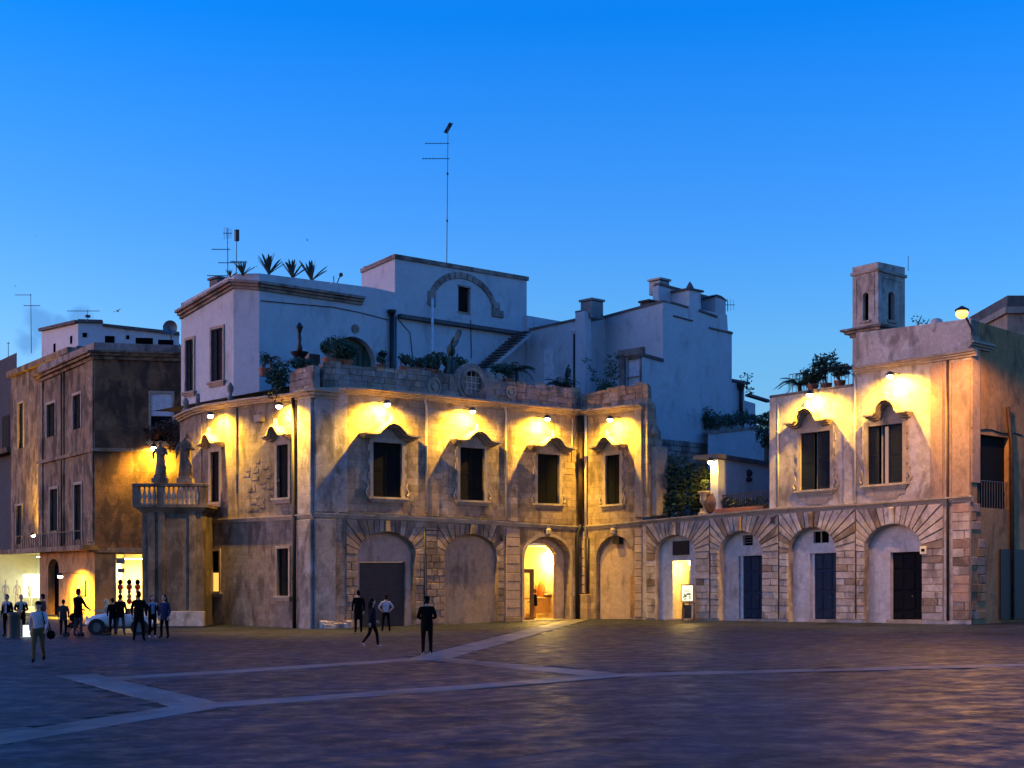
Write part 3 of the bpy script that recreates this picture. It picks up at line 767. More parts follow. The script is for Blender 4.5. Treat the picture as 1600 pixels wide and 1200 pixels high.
# counter, coat on a stand, box under the counter
ct = emp('shop_counter', fr.P(u0 + 1.2, .03, -2.6), 'orange wooden counter standing inside the arched shop', 'counter')
cu0, cu1 = fr.u(829, -2.4), fr.u(869, -2.4)
bx('counter_top', fr, cu0, cu1, 1.12, 1.2, -3.0, -2.35, M['orange_wood'], ct, .02); bx('front_panel', fr, cu0 + .04, cu1 - .04, .3, 1.12, -2.5, -2.42, M['orange_wood'], ct)
for a in (cu0 + .05, cu1 - .13): bx('leg', fr, a, a + .08, .03, .3, -2.9, -2.42, M['orange_wood'], ct)
def coat(b):
    cu = fr.u(853, -2.2); base = fr.P(cu, 1.25, -2.7)
    b.lathe(base, [(.3, 0), (.28, .3), (.26, .6), (.24, .85), (.1, .98), (.05, 1.02)], 12, 0, 1, .6, .06)
    for s in (-1, 1): b.tube([base + fr.d * .22 * s + V((0, 0, .85)), base + fr.d * .33 * s + V((0, 0, .45)), base + fr.d * .34 * s + V((0, 0, .1))], [.09, .08, .06], 8)
tag(one(coat, 'coat', simple('orange_coat', (.6, .26, .06), .9), None, True), 'orange coat displayed on the shop counter', 'coat')
def sbag(b):
    cu = fr.u(857, -2.2); base = fr.P(cu + .1, 1.2, -2.5); b.ball(base + V((0, 0, .12)), .38, .2, .12); b.tube([base + fr.d * -.2 + V((0, 0, .15)), base + V((0, 0, .3)), base + fr.d * .2 + V((0, 0, .15))], .02, 6)
tag(one(sbag, 'handbag', M['wood'], None, True), 'brown handbag lying on the shop counter', 'handbag')
bx('step', fr, 0.2, .22, 0, .01, -3, -2.9, M['dark'], pal) if 0 else None

# ---- return of the palace (right of the inner corner)
fr = RW
cor_r = line(fr, (912, 650), (1003, 640)); par_r = line(fr, (915, 612), (1000, 598)); str_r = line(fr, (912, 824), (1010, 815), (1205, 797), (1335, 790), (1517, 777))
ue = fr.u(1004)
w4 = fr.rect(947, 711, 969, 788)
A4 = arch(fr, 931, 990, 837, 874, 967, .35); A4.v0 = -.3
wm = MB(); wall_mesh(wm, fr, 0, ue, -.6, cor_r, [Op(*w4, depth=.34), A4]); wm.build('wall', M['stone'], pal)
fill(fr, A4, M['niche'])
window(fr, pal, w4, (fr.u(931), fr.u(980), fr.v(955, 698), .85), quoins=True)
ur_ = [0.12, ue / 2, ue]
ledge('cornice', fr, [(u, cor_r(u)) for u in [.1, ue / 2, ue + .1]], [(0, .1, .12), (.1, .2, .24), (.2, .32, .4)], M['trim'], pal)
ledge('string_course', fr, [(u, str_r(u)) for u in ur_], [(-.16, -.08, .06), (-.08, 0, .1), (0, .07, .16)], M['trim'], pal)
parapet(fr, 0, ue, lambda u: cor_r(u) + .32, par_r, M['parapet'], 4, pal)
pilaster(fr, 993, 1004, 640, 808, M['trim'], .1)
bx('sign_box', fr, fr.u(957), fr.u(967), fr.v(962, 850), fr.v(962, 837), -.34, .02, M['metal'], pal)
one(lambda b: b.lathe(fr.P((A4.u0 + A4.u1) / 2, A4.v1 + .03, .06), [(.1, 0), (.18, .1), (.2, .3), (.14, .4), (.16, .46)], 8), 'keystone', M['trim'], pal)
s0, s1, s2, s3 = fr.rect(979, 900, 989, 964)
bx('slit_window', fr, s0, s1 - .12, s2, s3, -.37, -.3, M['ochre'], pal); bx('slit_jamb', fr, s1 - .12, s1, s2, s3, -.37, -.28, M['trim'], pal)
courses(pal, fr, fr.u(992), ue, .1, str_r(ue) - .35, 11, M['niche'], w1=.06, lens=(2, 3))
# stepped scroll buttress at the end of the return
endf = Fr(fr.P(ue, 0, 0), DF, -NR.cross(V((0, 0, 1))) if 0 else WR, 0)
def scroll(b):
    prof = [(0, fr.v(1005, 640) + .3), (.0, 5.55), (1.9, 5.55), (1.95, 7.3), (1.7, 8.3), (1.5, 9.0), (1.15, 9.4), (1.1, 10.2), (.75, 10.6), (.7, 11.6), (.35, 11.9), (.3, 12.6), (0, 12.8)]
    f2 = Fr(fr.P(ue, 0, 0), DF, WR, 0)
    n = len(prof); vs = [f2.P(a, v, w) for w in (0, .35) for a, v in prof[1:]]
    n -= 1
    b.add(vs, [tuple(range(n)), tuple(range(n, 2 * n))] + [(i, (i + 1) % n, n + (i + 1) % n, n + i) for i in range(n)])
one(scroll, 'buttress', M['stone'], pal)
def finials(b):
    for px, py, r in ((1002, 612, .22), (1008, 632, .2), (1022, 672, .2)):
        u, v = fr.uv(px, py, -.4); b.lathe(fr.P(u, v - .3, -.4), [(r * .7, 0), (r, .15), (r * .9, .3), (r * .5, .42), (r * .3, .5), (r * .35, .6)], 8)
one(finials, 'buttress_knobs', M['trim'], pal, True)
bx('end_column', fr, ue + .36, ue + .75, 5.6, fr.v(1012, 698), -1.2, -.3, M['trim'], pal, .03)

# ---- side wing
fr = SW
cor_s = line(fr, (278, 661), (300, 650), (330, 641), (395, 632), (462, 625)); str_s = line(fr, (283, 817), (314, 814), (460, 807), (490, 804))
uL = fr.u(281)
ws = [(330, 706, 343.5, 785), (434, 695, 451.5, 778)]; ws2 = [(330, 861, 343.5, 925), (434, 857, 452, 931)]
ops = [Op(*fr.rect(*w), depth=.34) for w in ws + ws2]
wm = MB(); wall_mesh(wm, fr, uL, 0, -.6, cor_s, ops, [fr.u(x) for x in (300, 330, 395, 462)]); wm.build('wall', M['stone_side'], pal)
for w, p in zip(ws, [(320, 351, 694, 676), (421, 459, 682, 664)]):
    window(fr, pal, fr.rect(*w), (fr.u(p[0]), fr.u(p[1]), fr.v((p[0] + p[1]) / 2, p[2]), .8), quoins=False)
for i, w in enumerate(ws2):
    r = fr.rect(*w); win = window(fr, pal, r, None, quoins=False, sill=True, jamb=.12)
    if i == 0:
        r2 = fr.rect(330, 895, 343.5, 924); bx('lit_pane', fr, r2[0] + .05, r2[1] - .05, r2[2], r2[3], -.1, -.08, simple('lit_pane', (.8, .5, .15), .4, emit=(1, .52, .1), es=.22, var=.2), win)
ss = [uL, fr.u(300), fr.u(330), fr.u(395), fr.u(462), 0]
ledge('cornice', fr, [(u, cor_s(u)) for u in ss], [(0, .1, .14), (.1, .2, .26), (.2, .3, .42)], M['trim'], pal)
ledge('string_course', fr, [(u, str_s(u)) for u in ss], [(-.16, -.08, .06), (-.08, 0, .1), (0, .07, .16)], M['trim'], pal)
pilaster(fr, 358, 371, 638, 812, M['stone_side'], .07); pilaster(fr, 300, 316, 650, 812, M['stone_side'], .07)
pilaster(fr, 469, 489.5, 622, 803, M['stone_corner'], .16); pilaster(fr, 469, 489.5, 812, 990, M['stone_corner'], .16)
r = fr.rect(399, 649, 414, 660); bx('stone_bracket', fr, r[0] + .3, r[1], r[2], r[3], -.02, .3, M['trim'], pal, .02)
parapet(fr, fr.u(452, 0), 0, lambda u: cor_s(u) + .3, line(fr, (452, 578), (490, 566)), M['parapet'], 4, pal)
def ccap(b):                                     # corner cornice block
    for v, h, e in ((0, .14, .2), (.14, .16, .34), (.3, .12, .5)):
        z = fr.v(490, 622) + v
        b.prism(Fr((0, 0, 0), (1, 0, 0), (0, 0, 1), 0) if 0 else Fr(C0 + V((0, 0, z)), V((1, 0, 0)), V((0, 0, 1)), 0), [], 0, h) if 0 else None
        pts = [C0 + WR * -1.0 + NR * e, C0 + WR * (-.05) + NR * e + NF * -.0, C0 + NF * e + NR * e * .6, C0 + NF * e + DF * 1.35, C0 + DF * 1.35 - NF * .3, C0 + DF * .4 - NF * .4, C0 - WR * 1.0 - NR * .3]
        n = len(pts); vs = [(p.x, p.y, z) for p in pts] + [(p.x, p.y, z + h) for p in pts]
        b.add(vs, [tuple(range(n)), tuple(range(n, 2 * n))] + [(i, (i + 1) % n, n + (i + 1) % n, n + i) for i in range(n)])
one(ccap, 'corner_cornice', M['trim'], pal)
# loose masonry at the foot of the corner, exposed stones in the side wall
for k in range(26):
    x = rnd.uniform(376, 428); y = rnd.uniform(722, 800); u, v = fr.uv(x, y)
    block(pal, fr, u, u + rnd.uniform(.35, .7), v, v + rnd.uniform(.16, .28), -.03, .02, M['stone_side'], 'rubble_stone', .015)
for k in range(10):
    x = 495 + k * 4.4; u, v = FW.uv(x, 977); block(pal, FW, u, u + rnd.uniform(.3, .6), v - .2, v + rnd.uniform(.05, .25), .0, rnd.uniform(.2, .35), M['stone_pale'], 'rubble_stone', .05)
# exposed ashlar near the floodlights of the front
for (x0, x1, y0, y1, n) in ((560, 660, 632, 672, 16), (700, 785, 640, 688, 16), (815, 895, 655, 695, 18), (876, 897, 720, 800, 14)):
    for k in range(n):
        x = rnd.uniform(x0, x1 - 8); y = rnd.uniform(y0, y1); u, v = FW.uv(x, y); v = round(v / .34) * .34
        if any(o.u0 - .5 < u < o.u1 + .3 and o.v0 - .4 < v < o.v1 + .3 for o in fops[:3]): continue
        l = rnd.uniform(.4, .75)
        if u + l > UI: continue
        block(pal, FW, u, u + l, v, v + .34, -.03, rnd.uniform(.005, .02), M['stone'], 'ashlar_block', .008)
# roof terrace behind the parapets
def terr(b):
    b.face([C0 + V((0, 0, 11.9)), FW.P(UI, 11.85), FW.P(UI, 11.85) + WR * 3.2 - NR * .2, FW.P(UI, 11.85) - NF * 9 + DF * 6, FW.P(0, 11.9) - NF * 16])
one(terr, 'roof_terrace', M['coping'], pal)
# drain pipes and conduits
P = FW.P
pipe('drain_pipe', pal, [RW.P(.22, cor_r(.2), .3), RW.P(.22, str_r(.2) + .2, .28)], .14, M['pipe'])
pipe('drain_pipe', pal, [RW.P(.48, cor_r(.2), .12), RW.P(.48, str_r(.2) - .5, .12)], .07, M['conduit'])
u_ = FW.u(900); pipe('drain_pipe', pal, [RW.P(.22, str_r(.2) + .25, .28), P(u_ + .1, str_f(u_) - .1, .2), P(u_, str_f(u_) - .35, .14), P(u_, .0, .14)], .105, M['pipe_black'])
pipe('drain_pipe', pal, [RW.P(.6, str_r(.2) - .6, .1), RW.P(.6, 1.4, .1)], .08, M['pipe_black'])
bx('corner_block', RW, .05, .75, -.3, 1.4, -.1, .3, M['stone'], pal, .04)
courses(pal, RW, .05, .4, 1.42, str_r(.2) - .25, 7, M['niche'], w1=.12, lens=(2, 3))
u_ = SW.u(462); pipe('drain_pipe', pal, [SW.P(u_, cor_s(u_) + .1, .14), SW.P(u_ + .05, 5.5, .14), SW.P(u_ + .22, 5.2, .24), SW.P(u_ + .25, 0, .24)], .1, M['pipe_black'])
for x, ya in ((665, 625), (789.5, 636)):
    u, v = FW.uv(x, ya); pipe('conduit', pal, [P(u - .12, v + .25, .1), P(u - .1, v, .08), P(u, v - .4, .07), P(u, str_f(u) + .3, .07)], .055, M['conduit'])
for px_, in ((893,), (903,)):
    u = FW.u(px_); pipe('conduit', pal, [P(u, cor_f(u) - .2, .05), P(u, FW.v(px_, 722), .05)], .03, M['conduit'])
pipe('cable', pal, [P(FW.u(662), str_f(4) - .5, .05), P(FW.u(662), .1, .05)], .035, M['pipe_black'])
pipe('cable', pal, [P(FW.u(686), str_f(4) - .65, .06), P(FW.u(664), str_f(4) - .65, .06)], .03, M['metal'])
pipe('cable', pal, [P(FW.u(783) + .12 * math.cos(t * .4) * (1 if t < 8 else .6), FW.v(780, 835) - .35 + .35 * abs(math.cos(t * .4)), .08) for t in range(9)], .035, M['metal'])
pipe('cable', pal, [P(x * .5 + 1.4, str_f(x * .5 + 1.4) + .1 + .02 * math.sin(x * 2.1), .15) for x in range(33)], .02, M['metal'], 5)

# ================================================================== the right wing
fr = RW
rw = emp('arcaded_wing', RW.P(ue + 8, 0), 'pale stone wing with rusticated ground floor arches and two shuttered windows', 'building')
uEnd = fr.u(1517)
arches = [(1024, 1087, 836, 864, 968), (1124, 1191.5, 830, 864, 970), (1232, 1307, 824, 863, 972), (1351, 1441, 819, 860, 974)]
AR = []
for a in arches:
    o = arch(fr, a[0], a[1], a[2], a[3], a[4], .38); o.v0 = -.3; AR.append(o)
wins = [(1252, 675, 1298, 765), (1357, 664, 1411, 756)]
u1202, u1337 = fr.u(1203), fr.u(1337)
topA = line(fr, (1203, 622), (1330, 604)); corB = line(fr, (1337, 584), (1490, 560), (1520, 557)); topB = line(fr, (1337, 520), (1500, 498), (1530, 497))
wm = MB(); wall_mesh(wm, fr, ue, u1202, -.6, str_r, AR[:2], mi=0)
wall_mesh(wm, fr, u1202, uEnd, -.6, str_r, AR[2:], mi=0); wm.build('wall', M['stone_pale'], rw)
wm = MB(); wall_mesh(wm, fr, u1202, u1337, str_r, topA, [Op(*fr.rect(*wins[0]), depth=.34)]); wall_mesh(wm, fr, u1337, uEnd, str_r, corB, [Op(*fr.rect(*wins[1]), depth=.34)])
wm.build('upper_wall', M['render_pale'], rw)
window(fr, rw, fr.rect(*wins[0]), (fr.u(1235), fr.u(1301), fr.v(1268, 660), .95), style=PED_B, apron=True, shutter='shutter_blue', ajar=(.44, .56), proj=.62)
window(fr, rw, fr.rect(*wins[1]), (fr.u(1359), fr.u(1427), fr.v(1393, 648), .95), style=PED_B, apron=True, shutter='shutter_blue', ajar=(.3, .58), proj=.62)
m = MB(); m.strip(fr, [(u1337, corB(u1337) + .3), (uEnd, corB(uEnd) + .3)], [(u1337, topB(u1337)), (uEnd, topB(uEnd))], -.5, -.03); m.build('parapet', M['render_pale'], rw)
m = MB(); m.strip(fr, [(u1202, topA(u1202)), (u1337, topA(u1337))], [(u1202, topA(u1202) + .12), (u1337, topA(u1337) + .12)], -.5, .04); m.build('coping', M['coping'], rw)
ledge('cornice', fr, [(u1337, corB(u1337)), (uEnd + .3, corB(uEnd))], [(0, .1, .1), (.1, .2, .2), (.2, .3, .3)], M['trim'], rw)
ledge('string_course', fr, [(u, str_r(u)) for u in (ue, u1202, u1337, uEnd + .12)], [(-.18, -.08, .06), (-.08, 0, .1), (0, .08, .17)], M['trim'], rw)
pilaster(fr, 1203.5, 1215, 626, 797, M['render_pale'], .07, rw); pilaster(fr, 1319, 1335, 607, 788, M['render_pale'], .05, rw)
pilaster(fr, 1455, 1474, 568, 780, M['pink'], .08, rw); pilaster(fr, 1476, 1487, 566, 780, M['pink'], .04, rw); pilaster(fr, 1489, 1516.5, 564, 780, M['pink'], .08, rw)
for x, ya, yb in ((1217, 630, 790), (1337, 590, 786)):
    u = fr.u(x); pipe('conduit', rw, [fr.P(u, fr.v(x, ya), .06), fr.P(u, fr.v(x, yb), .06)], .05, M['conduit'])
mixb = [M['block'], M['block'], M['stone_pale'], M['stone_pale'], M['block'], M['block'], M['block_dark']]
joints = [1010, 1110, 1217.5, 1338, 1475.5]
for i, o in enumerate(AR):
    ul, ur = fr.u(joints[i]) + .03, fr.u(joints[i + 1]) - .03
    vt_ = str_r((o.u0 + o.u1) / 2) - .2
    voussoirs(rw, fr, o, ul, ur, vt_, 19, M['block'], .09, mats=mixb)
    courses(rw, fr, ul, o.u0, .03, o.sp, 10, M['block'], w1=.08, lens=(.8, 1.4), mats=mixb)
    courses(rw, fr, o.u1, ur, .03, o.sp, 10, M['block'], w1=.08, lens=(.8, 1.4), mats=mixb)
courses(rw, fr, fr.u(1489), uEnd - .01, .03, str_r(uEnd) - .25, 13, M['block'], w1=.08, lens=(.9, 1.5), mats=[M['pink'], M['block'], M['pink'], M['block_dark']])
pipe('drain_pipe', rw, [fr.P(fr.u(1482), corB(uEnd), .06), fr.P(fr.u(1482), 0, .06)], .06, M['pipe'])
for x in (1110, 1217.5, 1338): pipe('conduit', rw, [fr.P(fr.u(x), str_r(3) - .3, .03), fr.P(fr.u(x), .1, .03)], .025, M['pipe'], 5)
# panels in the arches with doors
def bay(o, mat, door=None, vent=None, dw=-.1):
    f2 = Fr(fr.o - fr.n * o.d, fr.d, fr.n, fr.k); ops = []
    if door: ops.append(Op(door[0], door[1], -.3, door[3], None, .25))
    if vent: ops.append(Op(vent[0], vent[1], vent[2], vent[3], None, .2))
    m = MB(); wall_mesh(m, f2, o.u0 - .05, o.u1 + .05, -.3, lambda u: max(o.top(u), o.sp - .1) + .05, ops, o.us(), 0, .006); m.build('niche', mat, rw)
    return f2
def panel_door(f2, r, mat, label, rows=(.0, .13, .42, .74, 1), colsn=3):
    a, b, v0, v1 = r; v0 = .03
    dr = bx('door', f2, a, b, v0, v1, -.22, -.17, mat, rw); dr['label'] = label
    mid = (a + b) / 2
    bx('door_jamb', f2, a - .25, a - .004, -.2, v1 + .02, -.24, -.12, M['niche_white'], rw)
    for (x0, x1) in ((a, mid - .008), (mid + .008, b)) if colsn == 2 else [(a + (b - a) * i / 3, a + (b - a) * (i + 1) / 3) for i in range(3)]:
        for i in range(len(rows) - 1):
            y0, y1 = v0 + (v1 - v0) * rows[i], v0 + (v1 - v0) * rows[i + 1]
            g = .06
            mm = MB(); mm.prism(f2, [(x0 + g, y0 + g), (x1 - g, y0 + g), (x1 - g, y1 - g), (x0 + g, y1 - g)], -.17, -.13, 0, .025); mm.build('door_panel', mat, dr)
    one(lambda q: q.ball(f2.P(mid + .12, 1.1, -.12), .04, .04, .04), 'handle', M['galv'], dr)
    bx('door_step', f2, a - .1, b + .1, -.2, .03, -.25, .3, M['trim'], rw)
bv = fr.rect(1045, 845, 1070, 867); f2 = bay(AR[0], M['niche_white'], fr.rect(1044, 876, 1071, 964), None)
vt1 = bx('vent_window', f2, bv[0], bv[1], bv[2], bv[3], .0, .08, M['metal'], rw); one(lambda q: [q.box(f2, bv[0] + .08, bv[1] - .08, bv[2] + .08 + i * .09, bv[2] + .12 + i * .09, .08, .1) for i in range(7)], 'louvre', M['pipe_black'], vt1)
dd = fr.rect(1147, 868, 1192, 969); f2 = bay(AR[1], M['niche_white'], (dd[0], AR[1].u1 - .02, 0, dd[3]), fr.rect(1154, 836, 1169, 852)); panel_door(f2, (dd[0] + .2, AR[1].u1 - .02, 0, dd[3]), M['door_blue'], 'blue panelled door')
bv = fr.rect(1153, 835, 1170, 852); vw = bx('vent_window', f2, bv[0], bv[1], bv[2], bv[3], -.22, -.16, M['dark'], rw)
one(lambda q: [q.tube([f2.P(bv[0], bv[2] + (bv[3] - bv[2]) * i / 4, .02), f2.P(bv[1], bv[2] + (bv[3] - bv[2]) * i / 4, .02)], .02, 5) for i in (1, 2, 3)], 'bars', M['galv'], vw)
dd = fr.rect(1258, 864, 1309, 973); f2 = bay(AR[2], M['niche_white'], (dd[0], AR[2].u1 - .02, 0, dd[3]), fr.rect(1264, 830, 1288, 848)); panel_door(f2, (dd[0] + .2, AR[2].u1 - .02, 0, dd[3]), M['door_blue'], 'weathered blue door with nine panels')
bv = fr.rect(1264, 828, 1288, 848); vw = bx('vent_window', f2, bv[0] - .02, bv[1], bv[2], bv[3], -.22, -.16, M['dark'], rw); one(lambda q: q.box(f2, (bv[0] + bv[1]) / 2 - .1, (bv[0] + bv[1]) / 2 - .04, bv[2], bv[3], -.16, -.1), 'mullion', M['galv'], vw)
dd = fr.rect(1384, 862, 1441, 973); f2 = bay(AR[3], M['niche_white'], (dd[0], AR[3].u1 - .02, 0, dd[3]), None); panel_door(f2, (dd[0] + .05, AR[3].u1 - .02, 0, dd[3]), M['door_black'], 'black panelled double door')
r = fr.rect(1440, 854, 1450, 866); mb = bx('meter_box', fr, r[0], r[1], r[2], r[3], 0, .16, M['shopwhite'], rw, .02); bx('meter_window', fr, r[0] + .08, r[1] - .08, r[2] + .12, r[3] - .1, .16, .17, M['dark'], mb)
r = fr.rect(1206, 808, 1212, 818); bx('junction_box', fr, r[0], r[1], r[2], r[3], 0, .1, M['pipe_black'], rw)
# lit doorway in the first bay
dd = fr.rect(1044, 876, 1071, 964); f2 = Fr(fr.o - fr.n * .38, fr.d, fr.n, fr.k)
def rm(b):
    a, c, t, D = dd[0] - .02, dd[1] + .02, dd[3], -2.2; Q = f2.P
    b.face([Q(a, .03, -.25), Q(c, .03, -.25), Q(c, .03, D), Q(a, .03, D)]); b.face([Q(a, .03, D), Q(c, .03, D), Q(c, t, D), Q(a, t, D)])
    b.face([Q(a, .03, -.25), Q(a, .03, D), Q(a, t, D), Q(a, t, -.25)]); b.face([Q(c, .03, -.25), Q(c, .03, D), Q(c, t, D), Q(c, t, -.25)]); b.face([Q(a, t, -.25), Q(c, t, -.25), Q(c, t, D), Q(a, t, D)])
one(rm, 'entrance_hall', M['cream'], rw)
bx('door_step', f2, dd[0] - .2, dd[1] + .2, -.2, .03, -.25, .3, M['trim'], rw)
gd = bx('inner_door', f2, dd[0] + .25, dd[1] - .12, .05, dd[3] - .55, -1.2, -1.15, M['shopwhite'], rw)
cx = (dd[0] + dd[1]) / 2 + .1
def ddet(b):
    for s in range(12):
        t0, t1 = math.pi * s / 6, math.pi * (s + 1) / 6
        b.prism(f2, [(cx + .17 * math.cos(t0), 2.35 + .25 * math.sin(t0)), (cx + .22 * math.cos(t0), 2.35 + .31 * math.sin(t0)), (cx + .22 * math.cos(t1), 2.35 + .31 * math.sin(t1)), (cx + .17 * math.cos(t1), 2.35 + .25 * math.sin(t1))], -1.15, -1.12)
    b.box(f2, cx - .25, cx + .2, 1.72, 1.76, -1.15, -1.12); b.box(f2, cx - .08, cx + .15, .75, 1.15, -1.15, -1.12)
one(ddet, 'door_ornament', M['orange_wood'], gd)
bx('door_jamb', f2, dd[0] + .18, dd[0] + .25, .05, dd[3] - .5, -1.22, -1.1, M['wood'], gd)
hl = emp('hall_lamp', f2.P(cx, dd[3] - .1, -.7), 'small lamp lighting the narrow doorway beside the poster stand', 'lamp')
one(lambda b: b.ball(f2.P(cx, dd[3] - .14, -.6), .1), 'globe', M['tube'], hl, True)
ld = bpy.data.lights.new('lamp_light', 'POINT'); lo = bpy.data.objects.new('lamp_light', ld); col.objects.link(lo); ld.energy = 34; ld.color = (1, .66, .16); ld.shadow_soft_size = .1; lo.location = f2.P(cx, dd[3] - .4, -.45); adopt(lo, hl)
# right end face of the wing
RF = Fr(fr.P(uEnd, 0, 0), DF, NF, 0.0)
we = RF.rect(1527, 681, 1576, 794)
ctop = line(RF, (1517, 499), (1537, 505), (1600, 524), (1640, 536))
wm = MB(); wall_mesh(wm, RF, 0, 14, -.6, ctop, [Op(*we, depth=.3)], [RF.u(1537), RF.u(1600)]); wm.build('side_wall', M['ochre'], rw)
wr = bx('balcony_window', RF, we[0], we[1], we[2], we[3], -.28, -.22, M['shutter'], rw)
bx('door_leaf', RF, we[0] + .05, we[0] + .7, we[2] + .05, we[3] - .05, -.22, -.17, M['shutter'], wr)
one(lambda b: [b.tube([RF.P(we[0] + (we[1] - we[0]) * (i / 12), we[2] + .02, -.05), RF.P(we[0] + (we[1] - we[0]) * (i / 12), we[2] + 1.2, -.05)], .012, 4) for i in range(13)] + [b.tube([RF.P(we[0], we[2] + 1.2, -.05), RF.P(we[1], we[2] + 1.2, -.05)], .02, 5)], 'railing', M['galv'], wr)
ledge('cornice', RF, [(-.28, corB(uEnd) + .38), (RF.u(1546), corB(uEnd) + .38)], [(0, .1, .1), (.1, .2, .2), (.2, .3, .3)], M['trim'], rw)
bx('pilaster', RF, .02, RF.u(1530), 6.1, 12.6, -.02, .06, M['pink'], rw, .015)
pipe('drain_pipe', rw, [RF.P(RF.u(1571), RF.v(1571, 636), .12), RF.P(RF.u(1577), RF.v(1577, 700), .12), RF.P(RF.u(1578), 0, .12)], .1, M['pipe'])
pipe('cable', rw, [RF.P(RF.u(1517 + i * 8), RF.v(1517 + i * 8, 668 + i * 1.2 + 1.5 * math.sin(i * 1.3)), .03) for i in range(11)], .025, M['pipe_black'], 5)
courses(rw, RF, .02, 1.2, .05, 5.2, 13, M['block'], w1=.05, lens=(.5, .9), mats=[M['pink'], M['block_dark'], M['ochre']], skip=.35)
bx('gate_panel', RF, RF.u(1560), RF.u(1600) + 2, 0, 3.2, .06, .12, M['pipe_black'], rw)
def roofs(b):
    t = fr.P(uEnd, 0).z
    b.face([fr.P(u1337, topB(u1337) - .6, -.1), fr.P(uEnd, topB(uEnd) - .6, -.1), fr.P(uEnd, topB(uEnd) - .6, -12), fr.P(u1337, topB(u1337) - .6, -12)])
    b.face([fr.P(u1202, topA(u1202) - .1, -.1), fr.P(u1337, topA(u1337) - .1, -.1), fr.P(u1337, topA(u1337) - .1, -10), fr.P(u1202, topA(u1202) - .1, -10)])
    b.face([fr.P(u1337, 6, -.1), fr.P(u1337, topB(u1337), -.1), fr.P(u1337, topB(u1337), -10), fr.P(u1337, 6, -10)])
    b.face([fr.P(u1202, 5.4, -.01), fr.P(u1202, topA(u1202), -.01), fr.P(u1202, topA(u1202), -10), fr.P(u1202, 5.4, -10)])
    b.face([fr.P(ue, str_r(ue) - .02, -.1), fr.P(u1202, str_r(u1202) - .02, -.1), fr.P(u1202, str_r(u1202) - .02, -8), fr.P(ue, str_r(ue) - .02, -8)])
one(roofs, 'roof', M['coping'], rw)
one(lambda b: b.lathe(fr.P(fr.u(1458), fr.v(1458, 520, -.3), -.3), [(.3, 0), (.32, .35), (.25, .55), (.12, .62)], 10), 'chimney', M['render_pale'], rw, True)

# ------------------------------------------------------------------ floodlights and the street lamp
for f, px, py, lb in ((SW, 329, 649, 'lit floodlight above the side window nearest the balustraded gate'), (SW, 436, 634, 'lit floodlight above the side window beside the black drain pipe'),
                      (FW, 605, 631, 'lit floodlight above the shuttered window over the roller door'), (FW, 738, 642, 'lit floodlight below the round grilled oculus'),
                      (FW, 855, 654, 'lit floodlight above the window over the glowing shop arch'), (RW, 953, 655, 'lit floodlight just right of the inner corner drain pipe'),
                      (RW, 1265, 616, 'lit floodlight below the roof terrace with railing and palms'), (RW, 1391, 587, 'lit floodlight below the square white turret')):
    floodlight(f, px, py, lb, power=(430 if px > 1200 else 720) * (1 + .16 * math.sin(px)))
sl = emp('street_lamp', RW.P(uEnd, topB(uEnd), -.2), 'glowing orange street lamp on the roof corner at right', 'lamp')
lp = at(1503, 490, RW.P(uEnd, 0).y - 3.6)
one(lambda b: b.ball(lp, .26, .26, .22, 14, 9), 'globe', M['orb'], sl, True)
one(lambda b: (b.tube([lp + V((2.0, 4.5, -.8)), lp + V((1.9, 4.3, -.05)), lp + V((.1, .2, .16))], .05, 8), b.lathe(lp + V((2.0, 4.7, -.6)), [(.28, 0), (.3, .2), (.2, .35), (.06, .5), (.02, .65)], 10)), 'bracket', M['metal'], sl)
one(lambda b: b.lathe(lp + V((0, 0, .12)), [(.3, 0), (.28, .06), (.1, .16), (.03, .2)], 12), 'cap', M['metal'], sl, True)
ld = bpy.data.lights.new('lamp_light', 'SPOT'); ld.spot_size = math.radians(165); ld.spot_blend = .25; lo = bpy.data.objects.new('lamp_light', ld); col.objects.link(lo); ld.energy = 750; ld.color = (1, .45, .1); ld.shadow_soft_size = .2; lo.location = lp + NF * .3 + V((0, 0, -.4)); adopt(lo, sl)

# ================================================================== white rooftop house above the palace
WF = Fr(C0 - NF * 7.65, DF, NF, 0.0); WS = Fr(C0 + DF * 1.0, WR, NR, 0.0)
wh = emp('white_rooftop_house', WF.P(4, 11.9), 'white plastered rooftop house with blind arch and agaves on its roof', 'house')
pS0, pS1, pF0 = WS.u(283), WS.u(365), WF.u(405)
ts = line(WS, (283, 489), (365, 440)); ts2 = line(WS, (283, 474), (365, 428))
c_a = WS.P(pS1, 0); c_b = WF.P(pF0, 0); cdv = (c_b - c_a); cl = cdv.length; cdv.normalize()
CF = Fr(c_a, cdv, V((cdv.y, -cdv.x, 0)), 0)
zc0, zc1 = WS.v(365, 428), WF.v(405, 427)
tf = line(WF, (405, 427), (580, 449), (617, 457)); u617 = WF.u(617); u823 = WF.u(823)
wS = [WS.rect(291, 531, 303, 612), WS.rect(331, 514, 349, 596)]
ad = arch(WF, 519, 587, 526, 566, 590, .5)
m = MB()
wall_mesh(m, WS, pS0, pS1, 11.0, ts2, [Op(*r, depth=.3) for r in wS])
wall_mesh(m, CF, 0, cl, 11.0, lambda u: zc0 + (zc1 - zc0) * u / cl, [])
ad.v0 = 11.5
wall_mesh(m, WF, pF0, u617, 11.0, tf, [ad], [WF.u(580)])
tt = line(WF, (617, 400), (823, 435)); wB = WF.rect(716, 449, 733, 488)
wall_mesh(m, WF, u617, u823, 11.0, tt, [Op(*wB, depth=.25)])
